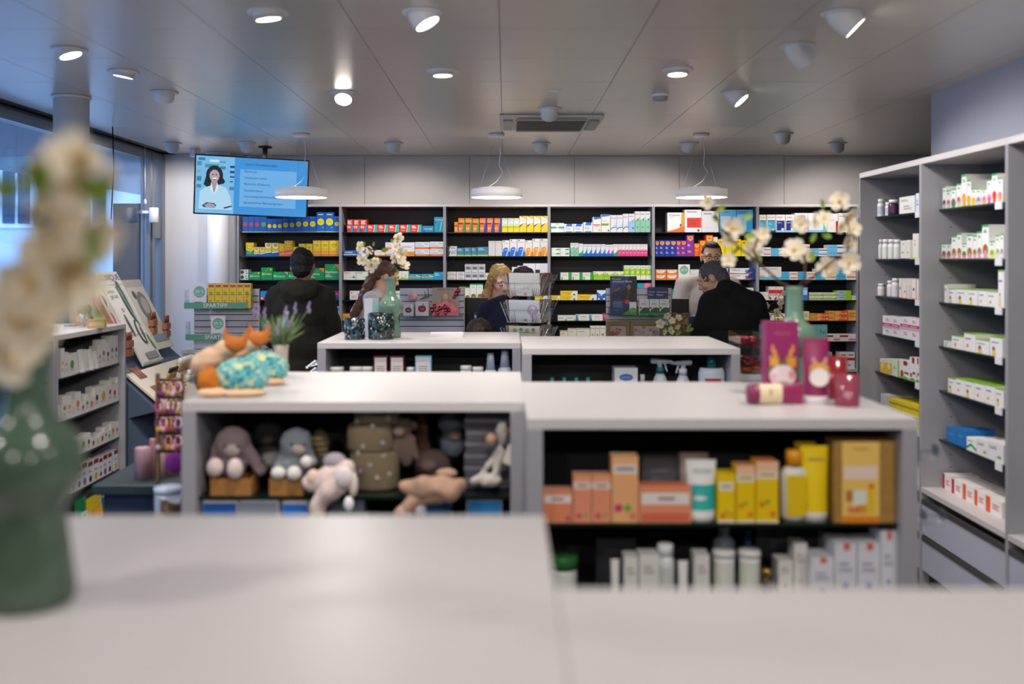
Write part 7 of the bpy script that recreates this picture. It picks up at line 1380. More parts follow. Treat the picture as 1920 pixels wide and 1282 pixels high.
decal(main, 'mascara_picture', [([(0,.86),(1,.86),(1,.855),(0,.855)], '#8c8c8c'), (ellp(.72, .68, .14, .22, .08), '#26282c'), (ellp(.76, .68, .09, .19, .08), '#c8c8c4'), (ellp(.74, .7, .05, .18, .05), '#35383c'), ([(.56,.84),(.64,.84),(.8,.4),(.72,.4)], '#2f6c44'), ([(.6,.84),(.62,.84),(.78,.4),(.76,.4)], '#8cbc94'), (ellp(.3, .42, .05, .12, .1), '#44484c'), (ellp(.62, .34, .13, .13, .05), '#33363a'), (ellp(.64, .34, .09, .11, .05), '#d4d2ce'), (ellp(.68, .3, .04, .1, 0), '#3c3e42'), ([(.0,.315),(.86,.315),(.86,.31),(.0,.31)], '#5c6064'), ([(.8,.3),(.87,.3),(.95,.14),(.88,.14)], '#3f9c48'), ([(.3,.12),(.86,.12),(.9,.05),(.34,.05)], '#8c8e90'), ([(0,.01),(1,.01),(1,.03),(0,.03)], '#b4b0a8')], 6.0, 6.34, 0, 1)
def ontext(par, s_, y0, y1, v0, v1, c, nm='lettering', mir=False):
    vs, fs, a, b_, c_, d = textgeo(s_); k_ = 1; b = MB()
    pts = [on(v0+(v1-v0)*(vy-c_)/(d-c_), y0+(y1-y0)*(vx-a)/(b_-a), .0155) for vx, vy in vs]; b.add(pts, fs, PAPER(c)); b.build(nm, par)
ontext(main, 'CLINIQUE', 6.02, 6.32, .895, .97, '#3c3e40'); ontext(main, 'Lashes,', 6.03, 6.14, .765, .81, '#2c2c2e'); ontext(main, 'get out.', 6.04, 6.16, .7, .75, '#2c2c2e'); ontext(main, 'TRY', 6.1, 6.15, .56, .6, '#3c3c3e')
decal(lb_, 'lipstick_picture', [([(0,.88),(1,.88),(1,1),(0,1)], '#a4a09c'), (ellp(.45, .6, .2, .22, -.2), '#c44c64'), (ellp(.6, .35, .3, .14, .4), '#b03c54'), (ellp(.35, .4, .07, .3, -.1), '#e8a0ac'), (ellp(.3, .22, .12, .2, .1), '#5c2040'), (ellp(.72, .68, .16, .1, .2), '#44403e'), (ellp(.7, .55, .06, .2, 0), '#f0c4c8')], 5.68, 5.985, .2, .93)
decal(rb_, 'eyeshadow_picture', [([(0,.9),(1,.9),(1,1),(0,1)], '#b4ac9c'), (ellp(.5, .62, .3, .2, .2), '#6c6c68'), (ellp(.54, .62, .2, .12, .2), '#a4a49c'), (ellp(.24, .78, .08, .06, 0), '#2c2826'), (ellp(.5, .4, .34, .1, .2), '#55534e'), ([(.1,.1),(.9,.1),(.9,.2),(.1,.2)], '#7c94a8')], 6.355, 6.66, .12, .9)
# tester tray and products
tr, nn = quadbox([(-1.93, 5.7, CZ-.86), (-1.93, 6.72, CZ-.86), (-2.17, 6.72, CZ-.655), (-2.17, 5.7, CZ-.655)], .012, CREAM, 'tester_tray', ms)
quadbox([(-1.86, 5.66, CZ-.9), (-1.86, 6.75, CZ-.9), (-1.93, 6.75, CZ-.862), (-1.93, 5.66, CZ-.862)], .02, mat('#b4bccc', .35), 'front_ledge', ms)
random.seed(2)
def tp(u, y, h=0): return Vector((-2.17+.24*u, y, CZ-.655-.205*u+.0005+h))
def prod(nm, lab, u, y, h, r, c, grp, cap=None, lean=.3):
    t = thing(nm, lab, 'makeup', tp(u, y), 0, grp); t.rotation_euler = (0, lean, 0)
    MB().lathe([(r, .001), (r, h*.55)], (0,0,0), mat(c, .3), 12).build('body', t); MB().lathe([(r*.9, h*.5505), (r*.9, h)], (0,0,0), mat(cap or c, .3), 12).build('cap', t)
for q in range(6): prod('foundation_bottle', '%s white topped makeup bottle from the near end, rear row of the makeup stand' % ORD[q], .28, 6.38+.045*q, .085, .016, '#b88c64', 'rear row of white topped makeup bottles', '#e6e2dc')
for q in range(6): prod('foundation_bottle', '%s white topped makeup bottle from the near end, front row of the makeup stand' % ORD[q], .56, 6.36+.045*q, .07, .016, '#d8cfc4', 'front row of white topped makeup bottles', '#e9e6e2')
for q in range(5): prod('mascara', '%s black capped mascara from the near end of the short row' % ORD[q], .38, 6.12+.032*q, .07, .009, '#a8845c', 'row of black capped mascaras', '#1c1c20')
for q in range(14): prod('nail_pencil', 'thin dark makeup pencil lying in the tester tray', .45+.3*random.random(), 6.0+.015*q, .05, .004, '#5c4a40', 'thin dark pencils in the tester tray', '#8c7c6c', 1.3)
for q in range(7): 
    t = thing('lip_pencil', '%s brown lip pencil in the %s slots of the makeup stand' % (ORD[q % 4], ('upper', 'lower')[q//4]), 'makeup', tp(.2+.5*(q//4), 5.8+.03*(q % 4)), 0, 'brown lip pencils in slots'); t.rotation_euler = (0, 2.3, 0); MB().tube([(0, 0, 0), (0, 0, -.09)], .006, mat('#8c5c48', .4), 8).build('pencil', t)
for (u_, y_, lab) in ((.36, 6.42, 'upper'), (.3, 6.62, 'right'), (.2, 5.88, 'left')):
    t = thing('lipstick_holder', '%s tiered holder of copper capped lipsticks on the makeup boards' % lab, 'holder', on(u_, y_, .012)); 
    for r_ in range(2):
        MB().box(.0, .03, -.04, .04, -.02+.05*r_-.02, .02+.05*r_-.02, mat('#a8664a', .4)).build('rack', t)
        for q in range(5): MB().lathe([(.006, 0), (.006, .05)], (.016+.0*r_, -.032+.016*q, .0205+.05*r_-.02), mat('#9ab0c8' if r_ == 0 else '#8c5038', .3, .4), 8).build('lipstick', t)
# tissue like blue sheet, lower body ring samples
t = thing('blue_plastic_bag', 'pale blue plastic sheet hanging below the makeup stand', 'bag', (-1.975, 5.75, CZ-1.0)); MB().box(-.02, .0, -.07, .07, -.14, .1, mat('#8cb8e0', .2)).build('bag', t); MB().box(.0005, .001, -.03, .04, -.1, -.07, PAPER('#6c2c50')).build('print', t)
# window bench with slats and dark plinth in the gap
t = thing('slatted_radiator', 'blue grey slatted grille at the floor below the window', 'radiator', (-2.95, 7.6, 0))
MB().box(-.2, .2, -.8, 1.2, 0, .1, mat('#3c4450', .4)).build('base', t)
for q in range(18): MB().box(-.19, .2, -.78+.11*q, -.71+.11*q, .1005, .32, mat('#5c80b0', .3)).build('slat', t)
# low table with candles and hair accessory rack
Dt2 = 4.25; t = thing('low_table', 'low teal topped table between the window unit and the middle gondola', 'table', (X(296, Dt2), Dt2, 0)); k = Dt2/F; zt_ = Z(890, Dt2)
MB().box(-.2, .2, -.2, .25, zt_-.04, zt_, mat('#2a3a42', .5)).build('tabletop', t, bevel=.006); MB().box(-.17, .17, -.15, .2, .05, zt_-.0405, mat('#2c3850', .4)).build('pedestal', t); MB().box(-.22, .22, -.2, .25, 0, .0495, mat('#6c7890', .5, noise_s=6, noise_a=.3)).build('foot', t)
for q, (px, py, r, c, lb) in enumerate(((268, 838, 15, '#b8909c', 'wide rose'), (289, 822, 9, '#b07c84', 'tall slim rose'), (303, 838, 9, '#c49ca4', 'middle pale rose'), (322, 834, 14, '#a86c64', 'right brownish rose'))):
    D = Dt2+.02*q-.06; z_ = zt_+.0005; tt = thing('pillar_candle', '%s candle on the low teal table' % lb, 'candle', (X(px, D), D, z_)); H = Z(py, D)-z_; rr_ = r*D/F
    MB().lathe([(rr_, 0), (rr_, H-.005), (rr_*.9, H)], (0,0,0), mat(c, .45), 22).build('wax', tt); MB().tube([(0, 0, H), (0, 0, H+.012)], .0015, BLACK, 5).build('wick', tt)
Dk2 = 3.82; t = thing('accessory_rack', 'dark metal rack hung with gold and purple hair accessories', 'rack', (X(318, Dk2), Dk2, 0)); k = Dk2/F; BR = mat('#55442c', .35, .6); z0_ = 0; zt2 = Z(700, Dk2)
MB().lathe([(.1, .0005), (.1, .015), (.02, .02)], (0, 0, 0), BR, 24).build('base', t)
f = MB(); f.tube([(-22*k, 0, .02), (-22*k, 0, zt2)], .009, BR, 8); f.tube([(24*k, 0, .02), (24*k, 0, zt2)], .007, BR, 8); f.tube([(-22*k, 0, .05), (24*k, 0, .05)], .007, BR, 6)
for py in (712, 745, 778, 812, 846): f.tube([(-26*k, 0, Z(py, Dk2)), (26*k, 0, Z(py, Dk2))], .006, BR, 6)
f.build('frame', t); random.seed(31)
HC2 = ['#8c5a1c', '#b8842c', '#6c2458', '#a83c5c', '#d09a3c', '#c8b4c4', '#7c2c6c', '#94501c', '#e0a8a4']
kk_ = 0
for r_, py in enumerate((712, 745, 778, 812)):
    for q in range(5):
        c = HC2[(r_*3+q*2) % 9]; xx = (-18+9*q)*k; tt = thing('hair_accessory', '%s hair accessory from left on the %s bar of the dark rack' % (ORD[q], ORD[r_]), 'hair accessory', (X(318, Dk2)+xx, Dk2-.0125, Z(py, Dk2)-.006))
        h = MB(); pts = [(math.sin(a)*.013, -.004*math.cos(a), -.022-.02*math.cos(a+.0)) for a in [i*.628 for i in range(11)]]; h.tube(pts, .0045, mat(c, .35, .2), 6); h.tube([(0, 0, -.002), (0, .006, .006), (0, .012, .002)], .0015, BR, 5); h.build('band', tt)
        MB().ell((0, -.008, -.045), (.011, .006, .011), mat(HC2[(r_+q*4+2) % 9], .4), 8).build('ornament', tt)
t = thing('purple_scarf', 'purple cloth pouch hanging on the lowest bar of the dark rack', 'pouch', (X(332, Dk2), Dk2-.03, Z(846, Dk2)-.007)); MB().ell((0, 0, -.03), (.035, .015, .04), FUR('#7a2484'), 12).build('pouch', t); MB().tube([(0, 0, .005), (0, .02, .01), (0, .03, .006)], .003, mat('#7a2484', .8), 5).build('loop', t)
# canister with white rim and small fruits in the gap
Dq = 3.25; t = thing('treat_canister', 'round canister with brown animal picture and pale rim', 'canister', (X(316, Dq), Dq, Z(1010, Dq))); 
t2 = thing('low_plinth', 'dark low plinth under the round canister', 'plinth', (X(300, Dq), Dq, 0)); MB().box(-.13, .09, -.12, .12, 0, Z(1010, Dq)-.0005, mat('#2c3038', .5)).build('block', t2); MB().box(-.135, .095, -.125, .125, Z(1010, Dq)-.0004, Z(1010, Dq)-.0002, mat('#3c424c', .4)).build('top', t2)
rr_ = 25*Dq/F; H = Z(912, Dq)-Z(1010, Dq); MB().lathe([(rr_, .0005), (rr_, H*.9)], (0,0,0), pattern('canister_print', ['#6c8cb0', '#5c3c24', '#8c94a0', '#a8906c', '#4c2c1c', '#b4c0d0'], 22, .35), 32).build('body', t); MB().lathe([(rr_*1.05, H*.9005), (rr_*1.05, H)], (0,0,0), mat('#b8c4d8', .3), 32).build('rim', t)
for q, (px, c, lb) in enumerate(((279, '#e0b03c', 'yellow'), (303, '#8cb474', 'pale green'))):
    tt = thing('toy_ball', 'small %s ball in front of the round canister' % lb, 'ball', (X(px, 3.15), 3.15, Z(1010, Dq)+.018)); MB().ell((0, 0, 0), (.0175,)*3, mat(c, .5), 14).build('ball', tt); MB().tube([(.0176*math.cos(i*.42), 0, .0176*math.sin(i*.42)) for i in range(16)], .001, mat('#f0ead8', .5), 4).build('seam', tt)
# ---------------------------------------------------------------- people
SKIN = lambda h: mat(h, .55, noise_s=30, noise_a=.04)
CLOTH = lambda h: mat(h, .9, noise_s=90, noise_a=.12)
def rotz(a): return Matrix.Rotation(math.radians(a), 4, 'Z')
def head_m(c, yaw, pitch, roll=0): return Matrix.Translation(Vector(c)) @ rotz(yaw) @ Matrix.Rotation(math.radians(pitch), 4, 'X') @ Matrix.Rotation(math.radians(roll), 4, 'Y')
def hp(prims, M, s=1):
    out = []; R3 = M.to_3x3().to_4x4()
    for p in prims:
        if p[0] == 's':
            Q = R3 @ (p[3].to_4x4() if len(p) > 3 else Matrix.Identity(4)); out.append(('s', tuple(M @ (Vector(p[1])*s)), tuple(v*s for v in p[2]), Q))
        else: out.append(('c', tuple(M @ (Vector(p[1])*s)), tuple(M @ (Vector(p[2])*s)), p[3]*s, p[4]*s))
    return out
HEAD = [('s', (0, .012, .022), (.074, .092, .088)), ('s', (0, -.02, -.02), (.062, .068, .078)), ('s', (0, -.036, -.062), (.048, .046, .044)), ('s', (0, -.072, -.094), (.02, .016, .015)),
        ('c', (0, -.083, .012), (0, -.102, -.026), .0085, .013), ('s', (-.011, -.094, -.03), (.009, .009, .008)), ('s', (.011, -.094, -.03), (.009, .009, .008)),
        ('s', (.033, -.066, .024), (.03, .02, .011)), ('s', (-.033, -.066, .024), (.03, .02, .011)), ('s', (.042, -.055, -.026), (.022, .024, .022)), ('s', (-.042, -.055, -.026), (.022, .024, .022)),
        ('s', (0, -.08, -.055), (.025, .014, .014)), ('s', (.077, .012, -.008), (.008, .019, .031)), ('s', (-.077, .012, -.008), (.008, .019, .031))]
def hand_prims(w, e):
    """palm and five bent fingers continuing the forearm e->w"""
    d = (Vector(w)-Vector(e)).normalized(); side = d.cross(Vector((0, 0, 1))).normalized(); up = side.cross(d); w = Vector(w); o = []
    o.append(('c', tuple(w), tuple(w+d*.07), .026, .03)); o.append(('c', tuple(w+d*.05-side*.02), tuple(w+d*.075+side*.022), .02, .02))
    for i, L in enumerate((.062, .074, .07, .054)):
        b = w+d*.085+side*(-.031+.02*i); m_ = b+d*L*.5-up*.006; t_ = m_+d*L*.42-up*.022; o += [('c', tuple(b), tuple(m_), .0095, .009), ('c', tuple(m_), tuple(t_), .009, .0075)]
    s = -1; b = w+d*.03+side*s*.03; m_ = b+d*.03+side*s*.022; o += [('c', tuple(b), tuple(m_), .0115, .0105), ('c', tuple(m_), tuple(m_+d*.028), .0105, .0085)]
    return o
def human(label, x, D, J, yaw, pitch, skin, roll=0, hs=1.0, vox=.008, face=True, eyes='#3a2c22', closed=False):
    t = thing('person', label, 'person', (x, D, 0)); V_ = {k: Vector(v) for k, v in J.items()}
    M = head_m(J['head'], yaw, pitch, roll); hd = V_['head']; nk = V_['neck']
    pr = hp(HEAD, M, hs)
    pr.append(('c', tuple(M @ Vector((0, .018, -.06))), tuple(nk+Vector((0, 0, -.02))), .054*hs, .06*hs))
    ch, pe = V_['chest'], V_['pelvis']
    pr += [('s', tuple(ch), (.15*hs, .1*hs, .17*hs)), ('s', tuple((ch+pe)/2), (.128*hs, .09*hs, .17*hs)), ('s', tuple(pe), (.155*hs, .105*hs, .12*hs))]
    for s in 'lr':
        sh, el, wr, hip, kn, an = (V_[s+q] for q in ('sh', 'el', 'wr', 'hip', 'kn', 'an'))
        pr += [('c', tuple(nk+Vector((0, 0, -.04))), tuple(sh), .05*hs, .052*hs), ('c', tuple(sh), tuple(el), .05*hs, .038*hs), ('c', tuple(el), tuple(wr), .038*hs, .026*hs)]
        pr += hand_prims(wr, el)
        pr += [('c', tuple(hip), tuple(kn), .083*hs, .055*hs), ('c', tuple(kn), tuple(an), .053*hs, .036*hs), ('c', tuple(an), tuple(an+Vector((0, V_['toe'].y, -.045))), .036*hs, .03*hs)]
    solid('body', pr, SKIN(skin), vox, t, 2)
    if face:
        for s in (-1, 1):
            e = MB(); e.ell(M @ (Vector((s*.031, -.0765, .002))*hs), (.0112*hs,)*3, mat('#cfc8c2', .3) if not closed else SKIN(skin), 12)
            if not closed: (e.ell(M @ (Vector((s*.031, -.0852, -.0005))*hs), (.0056*hs, .0035*hs, .0056*hs), mat(eyes, .2), 10), e.ell(M @ (Vector((s*.031, -.0775, .0065))*hs), (.0145*hs, .0125*hs, .0075*hs), SKIN(skin), 10))
            e.build('eye', t)
            b = MB(); b.tube([M @ (Vector((s*q, yq, zq))*hs) for q, yq, zq in ((.014, -.0885, .026), (.03, -.087, .0315), (.05, -.074, .026))], [.0025*hs, .0036*hs, .0016*hs], mat('#4a3626', .9), 6); b.build('eyebrow', t)
            if closed: b = MB(); b.tube([M @ (Vector((s*q, yq, zq))*hs) for q, yq, zq in ((.019, -.0845, -.003), (.031, -.0895, -.006), (.045, -.0825, -.002))], [.0012, .002, .0012], mat('#2c1e18', .8), 6); b.build('eyelashes', t)
        MB().tube([M @ (Vector((q, yq, -.055+zq))*hs) for q, yq, zq in ((-.022, -.0855, 0), (-.008, -.0945, .002), (0, -.0945, 0), (.008, -.0945, .002), (.022, -.0855, 0))], [.002, .005, .0045, .005, .002], SKIN('#b56a5e'), 8).build('lips', t)
    return t, M, V_
def wear(t, name, prims, colr, vox=.011, disp=.006, ds=16, smooth=3, cut=None): return solid(name, prims, CLOTH(colr), vox, t, smooth, disp, ds, cut)
def stand(px_off=0, H=1.72, w=.19, lean=0, el_out=.05, arm=(.18, .22)):
    """default standing joints; y>0 is away from the viewer; arm=(forward reach elbow, wrist)"""
    k = H/1.75
    return dict(pelvis=(0, 0, .95*k), chest=(0, lean*.6, 1.24*k), neck=(0, lean, 1.46*k), head=(0, lean*1.2, 1.62*k),
        lsh=(-w, lean*.9, 1.41*k), rsh=(w, lean*.9, 1.41*k), lel=(-w-el_out, lean+arm[0]*.5, 1.12*k), rel=(w+el_out, lean+arm[0]*.5, 1.12*k),
        lwr=(-w+.05, lean+arm[1]*1.6, 1.1*k), rwr=(w-.05, lean+arm[1]*1.6, 1.1*k), lhip=(-.09, 0, .9*k), rhip=(.09, 0, .9*k), lkn=(-.1, .0, .48*k), rkn=(.1, 0, .48*k), lan=(-.11, 0, .085), ran=(.11, 0, .085), toe=(0, .13, 0))
def legs(t, J, colr, vox=.012, r=(.1, .075, .062), shoes='#1a1a1c'):
    pr = [('s', J['pelvis'], (.17, .125, .13))]
    for s in 'lr': pr += [('c', J[s+'hip'], J[s+'kn'], r[0], r[1]), ('c', J[s+'kn'], (J[s+'an'][0], J[s+'an'][1], .1), r[1], r[2])]
    wear(t, 'trousers', pr, colr, vox)
    for s in 'lr':
        a = J[s+'an']; solid('shoe', [('c', (a[0], a[1], .045), (a[0], a[1]+J['toe'][1], .04), .045, .038)], mat(shoes, .5), .008, t, 1)
# --- man in hooded jacket, back view
J = stand(H=1.72, w=.165, lean=.04, el_out=.045); J['head'] = (.012, .05, 1.603); J['neck'] = (.005, .035, 1.47)
t, M, V_ = human('person in a dark olive hooded jacket seen from behind at the left counter', X(562, 6.72), 6.72, J, 180, 12, '#a8745a', roll=3, face=False)
solid('hair', hp([('s', (0, .022, .034), (.084, .098, .088)), ('s', (0, .055, -.03), (.066, .05, .062)), ('s', (.01, .01, .105), (.045, .05, .03)), ('s', (-.02, -.03, .1), (.035, .04, .026))], M), mat('#0c0b0c', .7, noise_s=120, noise_a=.3), .006, t, 1, .005, 60)
Jt = J
wear(t, 'hooded_jacket', [('s', (0, .02, 1.3), (.195, .135, .2)), ('s', (0, .01, 1.08), (.195, .135, .24)), ('s', (0, 0, .92), (.2, .14, .12)), ('c', (-.06, .03, 1.45), (-.165, .035, 1.4), .07, .078), ('c', (.06, .03, 1.45), (.165, .035, 1.4), .07, .078)]
     + [q for s in 'lr' for q in (('c', J[s+'sh'], J[s+'el'], .079, .066), ('c', J[s+'el'], J[s+'wr'], .066, .045))], '#262620', .011, .011, 11)
wear(t, 'hood', [('s', (.005, -.085, 1.44), (.125, .062, .085)), ('s', (.0, -.06, 1.4), (.1, .06, .09)), ('c', (-.1, -.03, 1.47), (-.075, .09, 1.45), .045, .035), ('c', (.1, -.03, 1.47), (.075, .09, 1.45), .045, .035), ('c', (-.1, -.04, 1.475), (.1, -.04, 1.475), .043, .043)], '#2b2a22', .009, .012, 20)
legs(t, J, '#141416')
# --- pharmacist with ponytail
J = stand(H=1.66, w=.14, lean=0); J.update(head=(.055, .02, 1.522), neck=(.0, 0, 1.385), chest=(-.09, .02, 1.2), pelvis=(-.2, .04, .93), lsh=(-.045, -.12, 1.345), rsh=(-.04, .15, 1.345), lel=(-.02, -.12, 1.1), rel=(0, .22, 1.1), lwr=(.18, -.1, 1.1), rwr=(.18, .14, 1.1), lhip=(-.2, -.08, .9), rhip=(-.2, .1, .9), lkn=(-.2, -.09, .48), rkn=(-.2, .1, .48), lan=(-.22, -.09, .085), ran=(-.22, .1, .085), toe=(0, 0, 0))
t, M, V_ = human('person with long brown ponytail and white blouse behind the second counter', X(711, 7.62), 7.62, J, 100, 22, '#e6b394', hs=.97)
HB = mat('#5a3a26', .55, noise_s=60, noise_a=.3)
solid('hair', hp([('s', (0, .024, .036), (.08, .094, .08)), ('s', (0, .06, -.01), (.06, .05, .06))], M), HB, .006, t, 1, .004, 50)
solid('ponytail', [('c', tuple(M @ Vector((0, .1, .05))), (-.06, -.02, 1.5), .03, .04), ('c', (-.06, -.02, 1.5), (-.1, -.09, 1.38), .04, .042), ('c', (-.1, -.09, 1.38), (-.17, -.15, 1.24), .042, .032), ('c', (-.17, -.15, 1.24), (-.2, -.14, 1.1), .032, .016)], HB, .006, t, 2, .01, 35)
wear(t, 'blouse', [('s', (-.09, .02, 1.2), (.13, .17, .19)), ('s', (-.15, .03, 1.03), (.13, .16, .16)), ('c', (-.02, -.04, 1.38), J['lsh'], .055, .07), ('c', (-.02, .05, 1.38), J['rsh'], .055, .07), ('c', J['lsh'], J['lel'], .068, .06), ('c', J['rsh'], J['rel'], .068, .06)], '#c9c8d0', .01, .008, 14)
legs(t, J, '#20242c')
# --- blonde pharmacist
J = stand(H=1.62, w=.155, lean=-.02, arm=(-.15, -.2)); J.update(head=(.02, -.06, 1.5), neck=(0, -.01, 1.345), chest=(0, .01, 1.14), pelvis=(0, .06, .9), lsh=(-.155, .0, 1.29), rsh=(.155, -.0, 1.29), lel=(-.2, -.06, 1.04), rel=(.2, -.06, 1.04), lwr=(-.12, -.2, 1.07), rwr=(.12, -.2, 1.07), toe=(0, -.13, 0))
t, M, V_ = human('person with long blonde hair and white top looking down behind the middle counter', X(934, 7.5), 7.5, J, 26, 24, '#f2c4a8', roll=-6, hs=.98, vox=.006, closed=True)
BL = mat('#b18a55', .5, noise_s=70, noise_a=.4)
cutf = lambda c: (M.inverted() @ c).y < -.045 and (M.inverted() @ c).z < .068 and abs((M.inverted() @ c).x) < .062
solid('hair', hp([('s', (0, .018, .034), (.083, .099, .084))], M) + [('c', tuple(M @ Vector((-.07, .01, .04))), tuple(M @ Vector((-.088, .02, -.08))), .028, .034), ('c', tuple(M @ Vector((-.088, .02, -.08))), (-.115, -.05, 1.29), .034, .036), ('c', (-.115, -.05, 1.29), (-.09, -.1, 1.2), .034, .014),
      ('c', tuple(M @ Vector((.07, .02, .04))), tuple(M @ Vector((.082, .03, -.06))), .026, .03), ('c', tuple(M @ Vector((.082, .03, -.06))), (.1, .0, 1.3), .03, .03), ('c', tuple(M @ Vector((0, .07, 0))), (0, .06, 1.32), .06, .06)], BL, .006, t, 1, .009, 40, cut=cutf)
wear(t, 'white_top', [('s', (0, .01, 1.14), (.165, .115, .16)), ('s', (0, .04, .98), (.15, .12, .16)), ('c', (-.07, 0, 1.33), J['lsh'], .045, .062), ('c', (.07, 0, 1.33), J['rsh'], .045, .062), ('c', J['lsh'], J['lel'], .064, .055), ('c', J['rsh'], J['rel'], .064, .055)], '#e4e0dd', .01, .007, 14)
legs(t, J, '#20242c')
# --- customer in navy jacket behind the card rack
J = stand(H=1.62, w=.15, lean=.02); J.update(head=(.09, .04, 1.49), neck=(.06, .02, 1.36))
t, M, V_ = human('person in a navy blue jacket mostly hidden by the card rack', X(957, 6.55), 6.55, J, 165, 10, '#b98468', face=False, hs=.97)
solid('hair', hp([('s', (0, .02, .03), (.084, .098, .088)), ('s', (0, .06, -.05), (.066, .045, .07))], M), mat('#2a1a1c', .6, noise_s=90, noise_a=.3), .006, t, 1, .006, 45)
wear(t, 'navy_jacket', [('s', (0, .01, 1.2), (.19, .13, .19)), ('s', (0, 0, .98), (.185, .13, .2)), ('c', (-.05, .02, 1.36), J['lsh'], .06, .075), ('c', (.05, .02, 1.36), J['rsh'], .06, .075)] + [q for s in 'lr' for q in (('c', J[s+'sh'], J[s+'el'], .074, .064), ('c', J[s+'el'], J[s+'wr'], .06, .045))], '#151a34', .011, .008, 14)
legs(t, J, '#24262e')
# --- child
k_ = .73
J = {k: tuple(v*k_ for v in p) for k, p in stand(H=1.62, w=.15).items()}; J['head'] = (0, .02, 1.18); J['neck'] = (0, .01, 1.045); J['toe'] = (0, .1, 0)
t, M, V_ = human('small brown haired child standing before the middle counter', X(898, 6.2), 6.2, J, 180, 8, '#c08c70', face=False, hs=.86)
solid('hair', hp([('s', (0, .014, .03), (.09, .105, .09)), ('s', (0, .06, -.05), (.074, .05, .07))], M, .9), mat('#35221a', .6, noise_s=90, noise_a=.35), .006, t, 1, .006, 45)
wear(t, 'jumper', [('s', (0, 0, .86), (.13, .095, .15)), ('s', (0, 0, .72), (.125, .09, .12))] + [q for s in 'lr' for q in (('c', (0, 0, 1.0), J[s+'sh'], .05, .052), ('c', J[s+'sh'], J[s+'el'], .052, .045), ('c', J[s+'el'], J[s+'wr'], .045, .035))], '#3a2a34', .01, .004)
legs(t, J, '#2c3038', r=(.075, .055, .045))
# --- pharmacist with glasses
J = stand(H=1.8, w=.182, lean=0, arm=(-.12, -.2)); J.update(head=(.027, -.02, 1.672), neck=(.0, .0, 1.525), chest=(0, 0, 1.3), lsh=(-.185, 0, 1.455), rsh=(.185, 0, 1.45), lel=(-.235, -.04, 1.17), rel=(.235, -.04, 1.17), lwr=(-.15, -.22, 1.1), rwr=(.15, -.22, 1.1), toe=(0, -.13, 0))
t, M, V_ = human('person with short brown hair, black glasses and white t-shirt behind the right counter', X(1327, 7.75), 7.75, J, -4, 6, '#f0bd9d', hs=1.04, vox=.006, eyes='#241a16')
cut6 = lambda c: (M.inverted() @ c).y < -.03 and (M.inverted() @ c).z < .076 - .25*max(0, abs((M.inverted() @ c).x)-.05) or (M.inverted() @ c).z < -.02 and (M.inverted() @ c).y < .04
solid('hair', hp([('s', (0, .016, .03), (.0785, .0965, .094)), ('s', (0, -.03, .09), (.05, .052, .033)), ('s', (0, .05, -.02), (.06, .05, .06))], M), mat('#35231a', .7, noise_s=130, noise_a=.35), .0055, t, 1, .004, 70, cut=cut6)
g = MB(); gm = mat('#121214', .25)
for s in (-1, 1):
    pts = [M @ Vector((s*.034+.0245*math.cos(a), -.105+.01*abs(math.cos(a)), .002+.0195*math.sin(a)*(1 if math.sin(a) < 0 else .85))) for a in [i*math.pi/10 for i in range(21)]]
    g.tube(pts, .0016, gm, 5); g.tube([M @ Vector((s*(.034-.022), -.104, .014)), M @ Vector((s*.034, -.107, .019)), M @ Vector((s*.058, -.098, .016))], .0026, gm, 5)
    g.tube([M @ Vector((s*.058, -.098, .012)), M @ Vector((s*.078, -.05, .01)), M @ Vector((s*.082, .015, .004))], .002, gm, 5)
g.tube([M @ Vector((-.012, -.104, .008)), M @ Vector((0, -.108, .011)), M @ Vector((.012, -.104, .008))], .002, gm, 5); g.build('glasses', t)
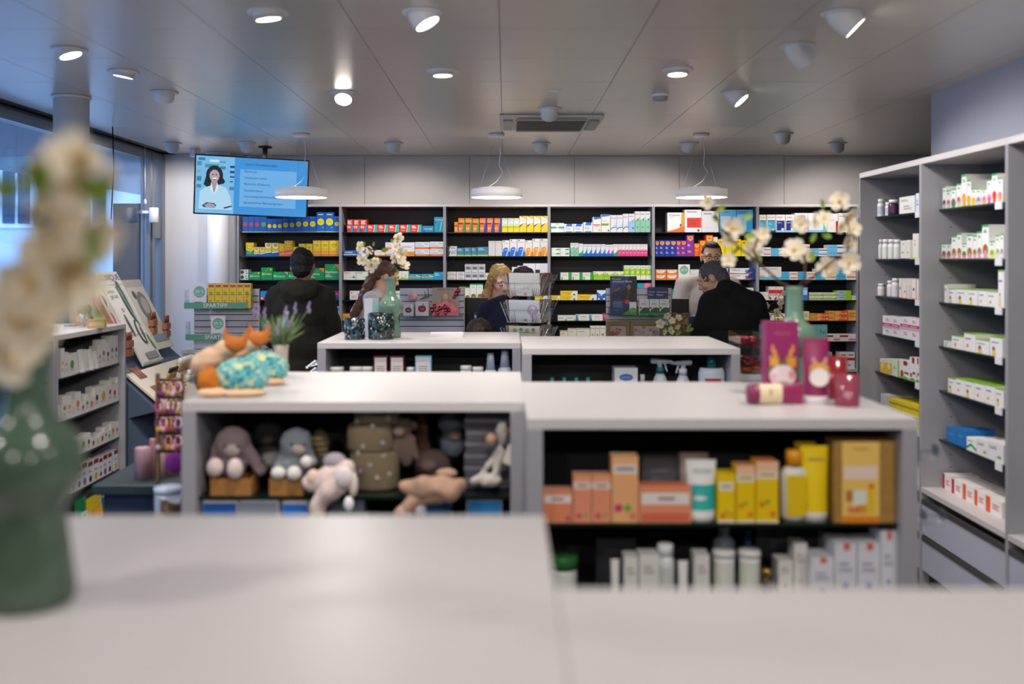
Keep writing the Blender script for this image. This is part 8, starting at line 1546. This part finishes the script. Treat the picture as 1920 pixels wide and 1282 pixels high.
wear(t, 't_shirt', [('s', (0, 0, 1.32), (.185, .125, .17)), ('s', (0, 0, 1.12), (.17, .12, .2)), ('s', (0, 0, 1.0), (.165, .12, .1)), ('c', (-.07, 0, 1.49), J['lsh'], .052, .07), ('c', (.07, 0, 1.49), J['rsh'], .052, .07), ('c', J['lsh'], (-.22, -.02, 1.27), .072, .078), ('c', J['rsh'], (.22, -.02, 1.27), .072, .078)], '#cfc6c2', .01, .007, 13)
legs(t, J, '#16181e')
# --- older customer in black coat
J = stand(H=1.7, w=.17, lean=0); J.update(head=(-.085, .06, 1.525), neck=(0, .03, 1.43), chest=(.06, .02, 1.2), pelvis=(.1, 0, .93), lsh=(-.1, .03, 1.36), rsh=(.18, 0, 1.35), lel=(-.16, .1, 1.08), rel=(.25, .05, 1.07), lwr=(-.12, .34, 1.06), rwr=(.1, .34, 1.06), lhip=(.0, 0, .9), rhip=(.18, 0, .9), lkn=(0, 0, .48), rkn=(.19, 0, .48), lan=(0, 0, .085), ran=(.19, 0, .085))
t, M, V_ = human('person with short grey hair in a black coat bending over the right counter', X(1362, 6.72), 6.72, J, -112, 28, '#d4a68c', roll=0, hs=1.02, vox=.007)
cut7 = lambda c: (M.inverted() @ c).y < -.052 and (M.inverted() @ c).z < .066 or (M.inverted() @ c).z < -.02 and (M.inverted() @ c).y < .03
solid('hair', hp([('s', (0, .018, .026), (.079, .098, .086)), ('s', (0, .055, -.03), (.066, .055, .062))], M, 1.02), mat('#545055', .75, noise_s=60, noise_a=.5), .006, t, 1, .006, 60, cut=cut7)
wear(t, 'coat', [('s', (.05, .02, 1.26), (.2, .15, .17)), ('s', (.07, .01, 1.05), (.225, .155, .22)), ('s', (.09, 0, .85), (.24, .16, .2)), ('c', (-.02, .03, 1.41), J['lsh'], .07, .085), ('c', (.04, .0, 1.43), (.17, 0, 1.34), .075, .09), ('c', (.0, -.01, 1.455), (.05, .03, 1.44), .07, .06), ('c', J['lsh'], J['lel'], .084, .072), ('c', J['rsh'], J['rel'], .092, .08), ('c', J['lel'], J['lwr'], .07, .05), ('c', J['rel'], J['rwr'], .072, .05), ('s', (.09, 0, .7), (.235, .155, .14))], '#08080a', .012, .009, 12)
legs(t, J, '#101012')
